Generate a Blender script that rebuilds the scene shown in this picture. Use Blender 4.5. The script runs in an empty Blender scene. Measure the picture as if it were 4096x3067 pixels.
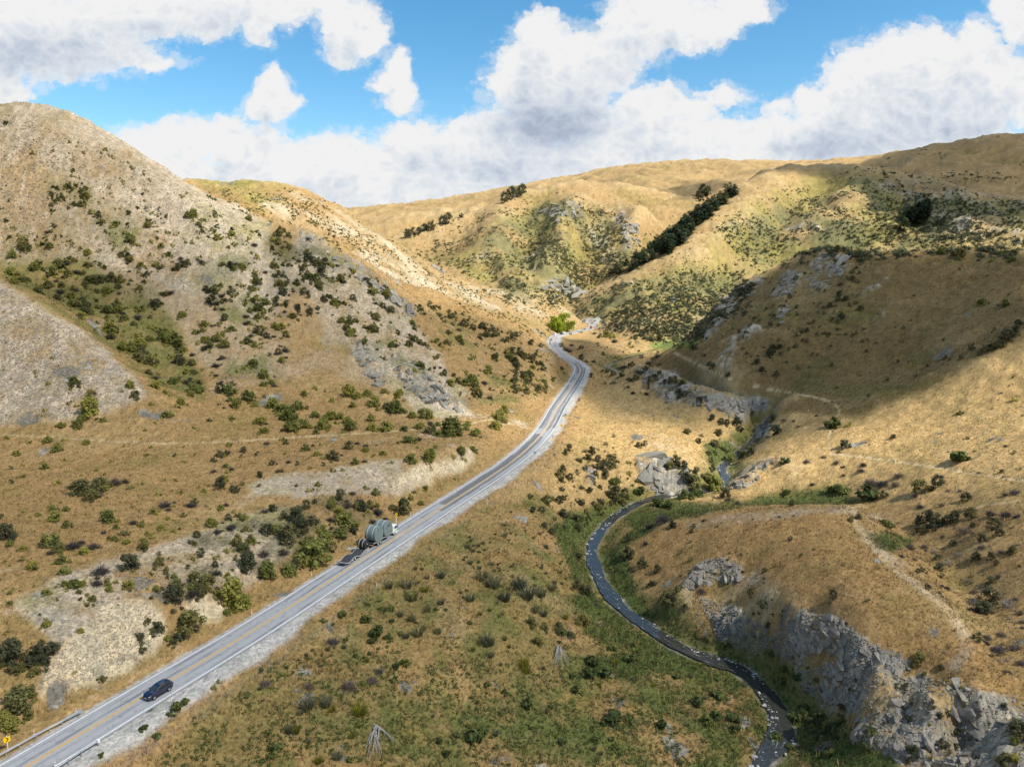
import bpy, bmesh, math, random
import numpy as np
from mathutils import Vector, Matrix, Euler
rnd = random.Random(7)
R = math.radians
scene = bpy.context.scene
COL = scene.collection
PI = math.pi

# ------------------------------------------------------------------ camera
H0 = 68.0                       # drone height above the road, metres
PITCH = R(9.5)
FPX = 0.72 * 2212               # focal length on the 2212 x 1656 tracing grid
CX, CY = 1106.0, 828.0
cam_d = bpy.data.cameras.new('camera')
cam_d.sensor_fit = 'HORIZONTAL'
cam_d.sensor_width = 36.0
cam_d.lens = 36.0 * 0.72
cam_d.clip_start = 0.5
cam_d.clip_end = 30000.0
cam = bpy.data.objects.new('camera', cam_d)
COL.objects.link(cam)
cam.location = (0, 0, H0)
cam.rotation_euler = (R(90) - PITCH, 0, 0)
scene.camera = cam

# ------------------------------------------------------------------ light and exposure
SUN_EL, SUN_AZ = R(50), R(118)   # azimuth clockwise from +Y (the view direction); the sun stands to the right
scene.view_settings.view_transform = 'Standard'
scene.view_settings.look = 'None'
scene.view_settings.exposure = 0.38
scene.view_settings.gamma = 1.0
scene.view_settings.use_curve_mapping = False
scene.cycles.max_bounces = 6
scene.cycles.transparent_max_bounces = 12
scene.cycles.use_denoising = True
sun_d = bpy.data.lights.new('sun', 'SUN')
sun_d.energy = 5.0
sun_d.angle = R(0.53)
sun_d.color = (1.0, 0.94, 0.84)
sun = bpy.data.objects.new('sun', sun_d)
COL.objects.link(sun)
SUNV = Vector((math.sin(SUN_AZ)*math.cos(SUN_EL), math.cos(SUN_AZ)*math.cos(SUN_EL), math.sin(SUN_EL)))
sun.location = SUNV * 3000
sun.rotation_euler = SUNV.to_track_quat('Z', 'Y').to_euler()

# ------------------------------------------------------------------ numpy noise
def _hash(ix, iy, seed):
    h = (ix.astype(np.int64) * 374761393 + iy.astype(np.int64) * 668265263 + seed * 1442695041) & 0xFFFFFFFF
    h = ((h ^ (h >> 13)) * 1274126177) & 0xFFFFFFFF
    h = (h ^ (h >> 16)) & 0xFFFFFFFF
    return h
def gnoise(x, y, seed=0):
    """2-D gradient noise, about -1..1"""
    x = np.asarray(x, np.float64); y = np.asarray(y, np.float64)
    xi = np.floor(x); yi = np.floor(y)
    fx = (x - xi).astype(np.float32); fy = (y - yi).astype(np.float32)
    u = fx*fx*fx*(fx*(fx*6-15)+10); v = fy*fy*fy*(fy*(fy*6-15)+10)
    def g(dx, dy):
        a = _hash(xi+dx, yi+dy, seed).astype(np.float32) * np.float32(2*np.pi/4294967296.0)
        return np.cos(a)*(fx-dx) + np.sin(a)*(fy-dy)
    n00, n10, n01, n11 = g(0, 0), g(1, 0), g(0, 1), g(1, 1)
    return (1.42*((n00*(1-u)+n10*u)*(1-v) + (n01*(1-u)+n11*u)*v)).astype(np.float32)
def fbm(x, y, octv=4, seed=0, gain=0.5, lac=2.03):
    s = 0; a = 1.0; t = 0
    for i in range(octv):
        s = s + a*gnoise(x, y, seed+i*17); t += a
        x = x*lac + 3.7; y = y*lac - 1.3; a *= gain
    return s/t*1.35
def ridged(x, y, octv=4, seed=0):
    s = 0; a = 1.0; t = 0
    for i in range(octv):
        s = s + a*(1-2*np.abs(gnoise(x, y, seed+i*31))); t += a
        x = x*2.07+1.1; y = y*2.07+5.3; a *= 0.5
    return s/t
def sst(a, b, x):
    t = np.clip((x-a)/(b-a), 0, 1)
    return t*t*(3-2*t)

# ------------------------------------------------------------------ sky: Nishita blue with cumulus laid over it in direction space
def cloud_field(px, py):
    """density of the cumulus field; px, py are directions written on the tracing grid"""
    # domain warp
    wx = px + 16*fbm(px/95, py/95, 3, 5) + 6*fbm(px/26, py/26, 3, 8)
    wy = py + 13*fbm(px/95, py/95, 3, 6) + 5*fbm(px/26, py/26, 3, 9)
    d = np.full(px.shape, -3.0, np.float32)
    for (x, y, rx, ry, k) in CLOUDS:
        q = 1 - np.sqrt(((wx-x)/rx)**2 + ((wy-y)/ry)**2)
        q = q*k
        m = np.maximum(d, q)
        d = m + 0.16*np.exp(-np.abs(d-q)/0.16)*0.35
    return d
CLOUDS = [
 # great cloud at the upper left
 (60,60,170,120,1.15),(-60,140,150,110,1.1),(190,70,150,95,1.1),(150,130,90,45,.9),(250,110,90,45,.8),(330,130,75,18,.55),
 (330,20,150,62,1),(470,15,150,62,1),(560,50,42,50,.8),(600,10,110,50,.9),(430,60,60,25,.6),(690,5,60,22,.6),
 (20,200,45,40,.9),
 # round cloud right of it
 (757,62,72,70,1.1),(735,115,40,30,.7),(800,95,36,36,.7),(720,20,50,40,.8),
 # two small towers
 (590,205,46,58,1.15),(588,165,24,28,.9),(625,215,30,22,.8),(560,235,36,34,.9),(575,285,40,24,.45),
 (865,150,28,44,.95),(845,180,42,30,.9),(880,195,26,28,.85),(815,192,26,14,.7),(860,225,40,20,.55),(868,115,18,18,.8),
 # bank along the horizon, left
 (300,330,90,62,1.1),(370,300,52,48,1),(425,300,48,50,1.05),(490,300,48,60,1.05),(530,340,90,60,1.0),(240,340,70,50,.95),
 (450,400,260,75,1.0),(640,370,130,68,1.05),(760,350,130,65,1.1),(890,320,75,62,1.1),(960,350,130,75,1.1),(820,420,220,70,.95),
 (995,290,26,30,.85),(1060,330,90,85,1.1),(640,455,260,50,.9),(950,420,160,36,.55),(1040,400,150,60,.9),(520,440,300,60,.9),
 (200,420,250,90,.9),
 # great centre cloud
 (1175,90,68,72,1.2),(1150,150,90,75,1.15),(1200,200,150,100,1.15),(1095,180,52,44,.95),(1280,120,110,72,1.15),(1370,75,95,72,1.15),
 (1450,40,95,62,1),(1540,40,80,48,.85),(1610,30,60,26,.7),(1480,80,60,40,.8),(1540,80,30,30,.65),(1310,160,80,50,.95),(1220,270,130,60,1),
 (1065,280,60,50,1),(1120,300,120,60,1.1),(1590,10,80,25,.75),(1400,10,90,40,.9),
 # middle right
 (1390,235,60,52,1.05),(1446,225,52,46,1.05),(1500,235,56,34,.9),(1570,208,50,22,.65),(1440,300,150,62,1.1),(1330,320,130,60,1.05),
 (1560,300,110,55,1.05),(1650,310,110,52,1.05),(1480,350,330,55,1.0),(1180,370,200,55,1.0),(1300,350,200,60,1.0),(1690,232,40,18,.5),
 # great right cloud
 (1800,240,90,70,1.15),(1850,170,72,76,1.15),(1930,140,90,70,1.15),(2000,110,70,62,1.1),(1980,200,150,90,1.15),(2070,150,70,72,1.15),
 (2110,80,44,44,.85),(2120,160,100,80,1.1),(1900,270,200,72,1.1),(2080,250,140,60,1.05),(1760,310,140,60,1.1),(2190,25,60,40,1),(2240,40,90,60,1),
 (2180,180,90,70,1.05),(2060,310,130,45,1),(2290,200,80,80,1),(1690,290,60,40,.9),(1880,330,250,40,1.0),(1740,215,30,30,.7),
]
def build_world():
    w = bpy.data.worlds.new('World'); scene.world = w; w.use_nodes = True
    nt = w.node_tree; nt.nodes.clear()
    N, L = nt.nodes.new, nt.links.new
    # equirectangular cloud map: R light, G shade tint, A cover
    TW, TH = 2048, 1024
    u = (np.arange(TW)+.5)/TW; v = (np.arange(TH)+.5)/TH
    img = np.zeros((TH, TW, 4), np.float32)
    # Blender: direction = ( -cos(phi)... ) -> phi = (u-0.5)*2pi measured so that u=.5 looks along -X... handled below
    lat = (v-.5)*np.pi
    lon = (u-.5)*2*np.pi
    def dirs(latv, lonv):
        # inverse of Blender's direction_to_equirectangular: u = -atan2(y, x)/2pi + .5
        cl = np.cos(latv)
        return cl*np.cos(-lonv), cl*np.sin(-lonv), np.sin(latv)
    def cover(x, y, z):
        c, s = math.cos(PITCH), math.sin(PITCH)
        dep = y*c - z*s; up = y*s + z*c
        ok = dep > 0.25
        dp = np.where(ok, dep, 1)
        px = CX + FPX*x/dp; py = CY - FPX*up/dp
        return px, py, ok
    def shade(latv, lonv, front):
        x, y, z = dirs(latv, lonv)
        px, py, ok = cover(x, y, z)
        if front:
            sc = 1.0
            f = lambda a, b: cloud_field(a, b)
        else:
            # elsewhere broken cumulus on a flat deck overhead, thinned to weaken the sky's fill
            zz = np.maximum(z, 0.03)+0.12
            gx, gy = x/zz, y/zz
            def f(a, b): return 1.1*fbm(a*.75, b*.75, 4, 77)+.02
            px, py = gx, gy
        d0 = f(px, py)
        k = 1.0 if front else 0.012
        n1 = fbm(px/(60*k), py/(48*k), 6, 21, .55)
        n2 = fbm(px/(22*k), py/(18*k), 5, 33, .55)
        n3 = fbm(px/(9*k), py/(8*k), 4, 35, .6)
        dens = d0 + 0.34*n1 + 0.13*n2 + .055*n3 + .02
        bil = 1-np.abs(fbm(px/(40*k), py/(34*k), 4, 55, .5))
        dens = dens + 0.13*(bil-.75)
        cov = sst(0.0, 0.12, dens)
        cov = cov*(.70+.30*sst(.05, .34, dens))
        # thin torn vapour round the edges, mostly below and to the right
        wisp = sst(-.30, .12, d0+.42*fbm(px/(34*k)+9, py/(26*k), 6, 91, .62)+.10*n3)*.42*sst(-.55, -.1, d0)
        cov = np.maximum(cov, wisp)
        # light from above and the right: lower parts of thick cloud are greyer, round billows catch the light
        q1 = f(px+10*k, py-36*k); q2 = f(px+22*k, py-88*k)
        depth = np.clip(q1, -.2, .9)*.55+np.clip(q2, -.2, .9)*.55
        wxx = px+7*k*n2; wyy = py+6*k*n1
        bl_ = lambda s_, sd: 1-np.abs(gnoise(wxx/(s_*k), wyy/(s_*.82*k), sd))
        puff = .50*bl_(46, 401)+.30*bl_(21, 402)+.14*bl_(9, 403)+.06*bl_(4.5, 404)
        edge_l = 1-sst(.0, .42, dens)
        lit = .93-.42*sst(.05, 1.05, depth)+.66*(puff-.70)+.14*edge_l+.08*n1
        if front: lit = lit+.06*sst(270, 420, py)
        lit = np.clip(lit, 0, 1)
        if not front: lit = lit*.42          # grey undersides overhead, out of view and darkened to lower the ambient light
        if front:
            # flat grey undersides of the large clouds
            for (x0, y0, rx, ry, kk) in ((1190,275,150,48,.75),(1790,318,110,36,.6),(930,345,90,26,.4),(60,120,160,40,.35),(480,30,120,35,.3),(610,415,150,26,.28),(2060,290,120,40,.3),(1100,370,120,26,.35),(250,60,130,30,.3)):
                lit = lit - kk*.78*np.exp(-(((px-x0)/rx)**2+((py-y0)/ry)**2))
        return cov, np.clip(lit, 0, 1)
    # whole sphere at a quarter of the resolution, upper half only
    step = 4
    la, lo = np.meshgrid(lat[::step], lon[::step], indexing='ij')
    c, l = shade(la, lo, False)
    c = np.where(la > R(-2), c, 0)
    img[..., 0] = np.kron(l, np.ones((step, step)))
    img[..., 3] = np.kron(c, np.ones((step, step)))
    # the part of the sky in and around the picture, at higher resolution: azimuth -44..44, elevation -4..32 degrees
    FW, FH = 1848, 756
    az_ = R(-44)+(np.arange(FW)+.5)/FW*R(88); el_ = R(-4)+(np.arange(FH)+.5)/FH*R(36)
    el2, az2 = np.meshgrid(el_, az_, indexing='ij')
    c, l = shade(el2, -(PI/2-az2), True)
    ed = np.clip(np.minimum(az2-az2.min(), az2.max()-az2)/R(4), 0, 1)*np.clip((el2.max()-el2)/R(4), 0, 1)
    fim = np.ones((FH, FW, 4), np.float32); fim[..., 0] = l; fim[..., 1] = c; fim[..., 2] = ed
    fi = bpy.data.images.new('cloud_field_north', FW, FH, alpha=True, float_buffer=False); fi.colorspace_settings.name = 'Non-Color'; fi.alpha_mode = 'CHANNEL_PACKED'
    fi.pixels.foreach_set(np.ascontiguousarray(fim.reshape(-1))); fi.update()
    im = bpy.data.images.new('cloud_field', TW, TH, alpha=True, float_buffer=False)
    im.colorspace_settings.name = 'Non-Color'
    im.alpha_mode = 'CHANNEL_PACKED'
    img[..., 1] = img[..., 3]; img[..., 3] = 1
    im.pixels.foreach_set(np.ascontiguousarray(img.reshape(-1)))
    im.update()
    sky = N('ShaderNodeTexSky'); sky.sky_type = 'NISHITA'; sky.sun_disc = False
    sky.sun_elevation = SUN_EL; sky.sun_rotation = SUN_AZ
    sky.altitude = 600; sky.air_density = 1.0; sky.dust_density = 0.6; sky.ozone_density = 1.6
    hs = N('ShaderNodeHueSaturation'); hs.inputs['Hue'].default_value = .488; hs.inputs['Saturation'].default_value = 1.32; hs.inputs['Value'].default_value = .90
    L(sky.outputs[0], hs.inputs['Color'])
    env = N('ShaderNodeTexEnvironment'); env.image = im; env.interpolation = 'Cubic'
    def M(op, a_, b_=None):
        q = N('ShaderNodeMath'); q.operation = op
        for i_, v_ in ((0, a_), (1, b_)):
            if v_ is None: continue
            if isinstance(v_, (int, float)): q.inputs[i_].default_value = v_
            else: L(v_, q.inputs[i_])
        return q.outputs[0]
    tc = N('ShaderNodeTexCoord'); sx_ = N('ShaderNodeSeparateXYZ'); L(tc.outputs['Generated'], sx_.inputs[0])
    az_n = M('ARCTAN2', sx_.outputs[0], sx_.outputs[1]); el_n = M('ARCSINE', sx_.outputs[2])
    cb = N('ShaderNodeCombineXYZ'); L(M('DIVIDE', M('ADD', az_n, R(44)), R(88)), cb.inputs[0]); L(M('DIVIDE', M('ADD', el_n, R(4)), R(36)), cb.inputs[1])
    ft = N('ShaderNodeTexImage'); ft.image = fi; ft.interpolation = 'Linear'; ft.extension = 'CLIP'; L(cb.outputs[0], ft.inputs[0])
    fs = N('ShaderNodeSeparateColor'); L(ft.outputs[0], fs.inputs[0])
    fm = N('ShaderNodeMix'); fm.data_type = 'RGBA'; L(fs.outputs[2], fm.inputs[0]); L(env.outputs[0], fm.inputs[6]); L(ft.outputs[0], fm.inputs[7])
    sep = N('ShaderNodeSeparateColor'); L(fm.outputs[2], sep.inputs[0])
    ramp = N('ShaderNodeValToRGB')
    e = ramp.color_ramp.elements
    e[0].position = 0.0; e[0].color = (.46, .53, .67, 1)
    e[1].position = .88; e[1].color = (1.0, 1.0, 1.0, 1)
    m = e.new(.32); m.color = (.64, .71, .82, 1)
    m = e.new(.62); m.color = (.84, .885, .94, 1)
    L(sep.outputs[0], ramp.inputs[0])
    cs = N('ShaderNodeVectorMath'); cs.operation = 'SCALE'; cs.inputs['Scale'].default_value = CLOUD_GAIN/SKY_STR
    L(ramp.outputs[0], cs.inputs[0])
    mix = N('ShaderNodeMix'); mix.data_type = 'RGBA'
    L(sep.outputs[1], mix.inputs[0]); L(hs.outputs[0], mix.inputs[6]); L(cs.outputs[0], mix.inputs[7])
    bg = N('ShaderNodeBackground'); bg.inputs['Strength'].default_value = SKY_STR
    L(mix.outputs[2], bg.inputs[0])
    out = N('ShaderNodeOutputWorld'); L(bg.outputs[0], out.inputs[0])
    w.cycles.sampling_method = 'MANUAL'; w.cycles.sample_map_resolution = 1024
SKY_STR = 0.15
CLOUD_GAIN = 0.68
build_world()

# ------------------------------------------------------------------ tracing helpers
def dep_of(y): return PITCH + math.atan((y-CY)/FPX)
def at_D(x, y, D):
    """point on the ray through tracing pixel (x, y) at forward distance D"""
    z = H0 - D*math.tan(dep_of(y))
    dc = D*math.cos(PITCH) + (H0-z)*math.sin(PITCH)
    return ((x-CX)/FPX*dc, D, z)
def at_z(x, y, z):
    D = (H0-z)/math.tan(dep_of(y))
    return at_D(x, y, D)
def to_px(x, y, z):
    c, s = math.cos(PITCH), math.sin(PITCH)
    dz = z-H0
    dep = y*c - dz*s; up = y*s + dz*c
    dep = np.where(dep > 0.5, dep, 0.5)
    return CX+FPX*x/dep, CY-FPX*up/dep
def dens_line(P, step):
    out = []
    for a, b in zip(P[:-1], P[1:]):
        a = np.array(a, float); b = np.array(b, float)
        n = max(1, int(np.linalg.norm(a[:2]-b[:2])/step))
        for i in range(n): out.append(a+(b-a)*i/n)
    out.append(np.array(P[-1], float))
    return np.array(out)
def catmull(P, per=8):
    P = np.array(P, float); P = np.vstack([2*P[0]-P[1], P, 2*P[-1]-P[-2]])
    o = []
    for i in range(1, len(P)-2):
        p0, p1, p2, p3 = P[i-1], P[i], P[i+1], P[i+2]
        for t in np.arange(per)/per:
            o.append(.5*((2*p1)+(-p0+p2)*t+(2*p0-5*p1+4*p2-p3)*t*t+(-p0+3*p1-3*p2+p3)*t**3))
    o.append(P[-2])
    return np.array(o)
def resample(P, step):
    s = np.r_[0, np.cumsum(np.linalg.norm(np.diff(P[:, :2], axis=0), axis=1))]
    n = int(s[-1]/step)
    t = np.linspace(0, s[-1], n+1)
    return np.stack([np.interp(t, s, P[:, k]) for k in range(P.shape[1])], 1)

# ---- road centre line (source pixels / 1.8517 -> tracing grid), on the level road
S = 2212/4096
road_px = [(-420,3380),(102,3067),(560,2792),(1024,2513),(1353,2300),(1700,2073),(2048,1845),(2178,1720.7),(2236,1623),(2299,1530),(2321,1483),(2308,1454.6),(2272,1433),(2234,1411),(2215,1386),(2211.5,1366),(2219,1347),(2231,1339),(2254,1333.5),(2281,1329.6),(2312,1323.5),(2342,1317),(2366,1311),(2376,1305),(2371,1299.5),(2353,1295.5),(2335,1292.5)]
ROAD = resample(catmull([at_z(x*S, y*S, 0.0) for x, y in road_px], 8), 2.0)
ROAD[:, 2] = 0
river_px = [(1560,1850,-20.8),(1600,1760,-20.4),(1640,1656,-20),(1690,1575,-19.7),(1655,1495,-19.4),(1602,1447,-19.2),(1540,1424,-19),(1470,1397,-18.8),(1400,1352,-18.5),(1335,1303,-18.2),(1292,1240,-17.8),(1280,1180,-17.4),(1312,1130,-17),(1350,1102,-16.7),(1395,1080,-16.4),(1450,1068,-16),(1510,1062,-15.7),(1555,1047,-15.3),(1566,1030,-15),(1560,1010,-14.8),(1580,990,-14.5),(1610,965,-14),(1635,942,-13.5),(1640,924,-13),(1600,911,-12.6),(1545,897,-12.2),(1480,877,-11.6),(1420,853,-11),(1370,823,-10.3),(1330,801,-9.4),(1312,790,-8.8),(1335,777,-8.3),(1400,762,-7.8),(1450,748,-7)]
RIVER = resample(catmull([at_z(*p) for p in river_px], 8), 2.0)

# ---- landform lines
ctrl = []
def LD(pts, step=14): ctrl.append(dens_line([at_D(*p) for p in pts], step))
def LZ(pts, step=14): ctrl.append(dens_line([at_z(*p) for p in pts], step))
def PZ(pts): ctrl.append(np.array([at_z(*p) for p in pts]))
def PD(pts): ctrl.append(np.array([at_D(*p) for p in pts]))
def PX(pts): ctrl.append(np.array(pts, float))
ctrl.append(resample(ROAD, 8.0))
rv = RIVER.copy(); rv[:, 2] += .6
ctrl.append(resample(rv, 6.0))
# left hill
LD([(-160,232,398),(0,230,400),(60,230,402),(110,245,402),(165,265,405),(200,290,406),(260,325,408),(330,372,410),(400,408,412),(460,440,413),(520,468,414),(600,492,415),(653,495,416),(708,528,418),(748,556,418),(773,571,419),(823,599,420),(836,615,420),(870,632,421),(889,661,410),(930,692,402)])
LD([(867,621,468),(905,628,468),(958,645,463),(1030,683,452),(1105,718,442),(1180,750,430),(1222,785,420)])
LD([(885,645,446),(960,692,438),(1050,738,428)])
PX([(-250,520,95),(-150,520,66),(-60,545,40),(10,545,20),(-330,500,120),(-420,450,130),(-330,400,150)])
LZ([(-150,930,15),(0,938,14),(150,945,13),(300,955,12),(450,955,11),(620,945,10),(850,930,8),(1000,915,6),(1130,893,3)])
LD([(-100,565,310),(0,610,300),(100,662,292),(180,716,282),(260,787,270),(310,832,260),(360,880,248)])
LD([(-20,585,338),(40,615,330),(100,645,322),(180,700,311),(260,765,298),(330,820,284),(420,870,262),(470,905,252)])
PD([(0,760,264),(150,830,252),(-120,700,272)])
LZ([(80,1420,6.5),(150,1335,8.5),(230,1290,9),(330,1262,8.5),(430,1290,4.5),(490,1305,3)],8)
PZ([(30,1500,3.5),(0,1560,2.2),(60,1400,7),(0,1250,12.5),(200,1190,11.5),(400,1180,9.5),(600,1230,3.5),(560,1185,5.5),(700,1100,6),(500,1050,9),(300,1050,11),(0,1080,13),(-150,1300,13),(-150,1100,14)])
LZ([(800,1050,6.5),(860,1020,7.5),(930,1000,7),(1000,980,6),(1050,962,5)],8)
PZ([(860,1065,3.2),(950,1030,2.5)])
# second left hill
LD([(250,395,600),(400,402,610),(440,403,615),(480,405,620),(540,403,630),(600,405,640),(640,415,645),(671,423,650),(729,450,665),(792,493,680),(854,528,695),(915,568,715),(980,604,735),(1030,629,750),(1106,631,765),(1164,651,775),(1214,672,785),(1247,688,790)],20)
PD([(1000,660,655),(1100,690,662),(1180,712,668),(1060,668,690),(600,450,560),(800,545,590)])
PX([(-100,860,40),(-300,850,90),(60,900,10),(-400,700,120),(-250,1000,60)])
# far middle hills
LD([(760,500,1560),(800,494,1600),(850,485,1600),(900,470,1620),(960,460,1640),(1000,455,1650),(1050,446,1660)],60)
LD([(870,522,1180),(930,495,1220),(1000,472,1270),(1060,447,1310),(1100,427,1340),(1130,412,1350),(1180,405,1360),(1250,400,1380),(1330,402,1400),(1400,420,1420)],40)
LD([(1195,665,915),(1290,598,1040),(1400,535,1180),(1450,490,1290),(1510,445,1420),(1590,400,1600),(1640,375,1800)],40)
LD([(1090,436,2000),(1160,408,2050),(1240,391,2150),(1290,378,2200),(1340,368,2250),(1400,360,2300),(1460,356,2320),(1560,355,2350),(1650,361,2350),(1740,364,2350)],80)
PD([(1450,400,1750),(1350,390,1800),(1520,392,1850),(1000,600,985),(1100,620,935),(1100,530,1090),(1200,500,1150),(1300,500,1180),(1250,560,1040)])
# ravines and spurs on the far hills
def fold(line, off, step=30):
    LD([(x, y, np.interp(y, ys_, ds_)+off) for x, y, ys_, ds_ in line], step)
mid_ = ([405, 470, 540, 600, 665], [1370, 1230, 1100, 1010, 925])
for pts, off in (([(1335,430),(1322,480),(1300,530),(1268,585),(1225,640)], 62), ([(1255,425),(1235,480),(1210,540),(1195,590),(1200,635)], -52), ([(1180,440),(1150,500),(1130,560),(1130,610)], 50), ([(1100,450),(1060,520),(1040,590)], -40), ([(1020,490),(985,540),(975,580)], 36), ([(1380,440),(1375,480),(1350,530),(1310,580)], -40)):
    fold([(x, y, *mid_) for x, y in pts], off)
right_ = ([375, 440, 520, 600, 690], [1330, 1170, 1010, 900, 790])
for pts, off in (([(1700,385),(1640,450),(1560,530),(1450,620),(1380,680)], -38), ([(1790,385),(1740,450),(1660,530),(1560,620),(1470,690)], 58), ([(1880,400),(1850,450),(1790,510)], -45), ([(1960,420),(1940,470),(1900,520)], 55), ([(2050,430),(2040,480),(2010,520)], -40), ([(2130,445),(2120,490),(2100,520)], 45)):
    fold([(x, y, *right_) for x, y in pts], off)
PX([(-60,1500,70),(-250,1400,60),(150,1750,190),(-50,1800,110),(500,1800,220)])
LZ([(1210,676,2),(1240,690,1),(1280,702,1),(1350,712,0),(1450,722,0),(1520,728,1)],30)
# far right hill
LD([(1220,668,890),(1280,620,950),(1350,585,1000),(1420,545,1060),(1480,500,1120),(1540,455,1190),(1590,415,1250),(1640,378,1310),(1690,362,1350),(1750,357,1370),(1800,358,1370),(1850,364,1350),(1900,375,1320),(2000,398,1260),(2100,418,1200),(2212,437,1150),(2330,455,1100)],30)
for (x_, y_, D_) in [(1250,645,915),(1280,620,950),(1315,602,975),(1350,585,1000),(1385,565,1030),(1420,545,1060),(1450,522,1090),(1480,500,1120),(1510,478,1155),(1540,455,1190),(1565,435,1220),(1590,415,1250),(1640,378,1310)]:
    q_ = at_D(x_, y_, D_); PX([(q_[0]+8, q_[1]+52, q_[2]-26)])          # the ravine behind this hill
PD([(1400,670,780),(1500,640,830),(1600,560,950),(1700,480,1080),(1800,460,1090),(1950,470,1050),(2100,500,960),(2212,520,900)])
LD([(1780,360,2050),(1834,356,2050),(1931,342.6,2050),(2016,325,2030),(2044,314,2030),(2121,301,2000),(2212,299,1980),(2350,305,1900)],60)
PD([(2000,375,1700),(2150,385,1600),(2212,380,1600),(2100,350,1800)])
PX([(700,1500,160),(900,1400,150),(800,1700,230)])
# right middle hill
LD([(1478,748,545),(1510,710,542),(1560,660,538),(1600,620,534),(1650,590,530),(1700,565,526),(1750,548,522),(1800,535,518),(1850,540,510),(1880,553,500),(1930,558,490),(2000,548,480),(2060,542,472),(2130,545,462),(2212,548,452),(2330,550,440)],16)
PX([(250,640,10),(330,620,25),(420,600,40),(170,660,-4),(550,560,60)])
LZ([(1455,762,7),(1530,797,9),(1600,826,8),(1700,847,7),(1780,862,6),(1812,884,5)])
PD([(1700,700,430),(1900,700,400),(2100,640,400)])
LD([(1900,850,326),(2000,808,326),(2100,755,329),(2212,690,332),(2330,628,335)])
LD([(1812,884,302),(1900,862,299),(2000,822,297),(2100,768,295),(2212,702,293),(2330,640,290)])
PZ([(2212,850,20),(2000,900,9),(1900,920,5)])
LZ([(1800,980,0),(1860,985,1),(2000,1005,4),(2100,1022,6),(2212,1037,9),(2330,1060,12)])
# between road and stream
PZ([(1330,812,-1.5),(1275,870,-1),(1350,895,-3),(1450,895,-5),(1530,920,-7),(1250,960,-2),(1350,940,-4),(1450,948,-6),(1180,1000,-1.5),(1300,760,-1.5),(1420,778,1),(1250,740,-1),(1380,880,-3)])
LZ([(1380,985,-6.5),(1430,985,-6.5),(1475,1005,-8)],6)
LZ([(1410,1066,-14.5),(1480,1066,-14.5)],6)
PZ([(1150,1100,-4.5),(1200,1150,-8.5),(1250,1200,-14),(1280,1000,-6),(1330,1040,-11.5),(1300,960,-3.5),(1540,1000,-11),(1500,960,-7.5)])
LZ([(1395,792,4),(1450,808,6.5),(1500,828,7),(1545,848,5)],6)
LZ([(1560,860,-.5),(1610,866,-.5),(1660,872,0)],6)
LZ([(1400,838,-9),(1450,858,-9.5),(1500,874,-10),(1550,892,-10.8),(1600,904,-11)],6)
PZ([(1400,864,-3),(1460,885,-4),(1340,830,-2)])
PZ([(1700,900,0),(1665,960,-5),(1620,1018,-8),(1655,1000,-6),(1590,1040,-13),(1700,1000,-3)])
LZ([(1590,1072,-14),(1700,1068,-12),(1800,1062,-9),(1880,1090,-7)])
LZ([(1900,1130,-5),(1960,1170,-4.5),(2080,1270,-3),(2150,1400,-2),(2190,1550,-2.5)])
PZ([(2212,1100,9),(2212,1260,3),(2212,1400,.5),(2110,1170,5),(2330,1200,10),(2330,1500,4)])
# knoll
LZ([(1330,1190,-15),(1420,1132,-8),(1490,1112,-5),(1560,1102,-2),(1640,1096,.5),(1700,1092,2),(1830,1087,3),(1870,1110,3),(1900,1180,3),(1980,1255,3.5),(2060,1330,3),(2110,1450,2.5)])
PZ([(1700,1200,.5),(1600,1180,-2.5),(1500,1200,-8),(1800,1300,1.2),(1900,1400,1),(2000,1450,1.2),(2212,1570,0)])
LZ([(1460,1280,-10),(1500,1240,-8),(1560,1215,-6),(1620,1250,-5.5),(1690,1345,-4.5),(1760,1325,-3),(1850,1385,-2.5),(1950,1475,-2),(2050,1500,-1.2),(2150,1530,-.5),(2212,1550,-.5)],5)
LZ([(1640,1425,-17.3),(1700,1485,-17.5),(1780,1533,-17.8),(1850,1583,-18.2),(1950,1642,-18.5),(2050,1722,-18.8)],6)
PZ([(1480,1330,-15),(1560,1390,-16.5),(1420,1290,-15.5),(1580,1320,-12)])
# foreground meadow
PZ([(1050,1300,-5),(1000,1200,-3),(1100,1180,-4),(1180,1230,-8),(1235,1300,-13.5),(1255,1400,-15.5),(1100,1400,-9),(900,1400,-6),(700,1450,-4),(500,1560,-4),(300,1656,-3),(600,1656,-7),(800,1600,-9),(1000,1550,-13),(1200,1500,-16),(1400,1480,-17.3),(1500,1550,-18),(1300,1656,-17.5),(1000,1720,-15),(1550,1650,-18.5),(1800,1620,-18.8),(2050,1590,-8),(2130,1620,-9),(2230,1640,-9.5),(1960,1570,-9),(2230,1720,-15),(2130,1720,-16)])
PX([(0,40,-17),(-60,30,-9),(60,40,-19),(-110,60,0),(-160,40,6),(160,30,-6),(0,-60,-17),(-120,-60,2),(120,-60,-12),(0,-300,-20),(-300,-150,60),(300,-150,40),(-260,120,30),(-330,250,90)])
for a in range(0, 360, 20):
    PX([(5200*math.sin(R(a)), 5200*math.cos(R(a)), 120), (9500*math.sin(R(a)), 9500*math.cos(R(a)), 60)])
    if 60 <= a <= 300:
        k = 60 + 80*abs(math.sin(R(a*1.7)))
        PX([(900*math.sin(R(a)), 900*math.cos(R(a)), k*1.2), (2200*math.sin(R(a)), 2200*math.cos(R(a)), k*2)])
CP = np.vstack(ctrl)
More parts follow.
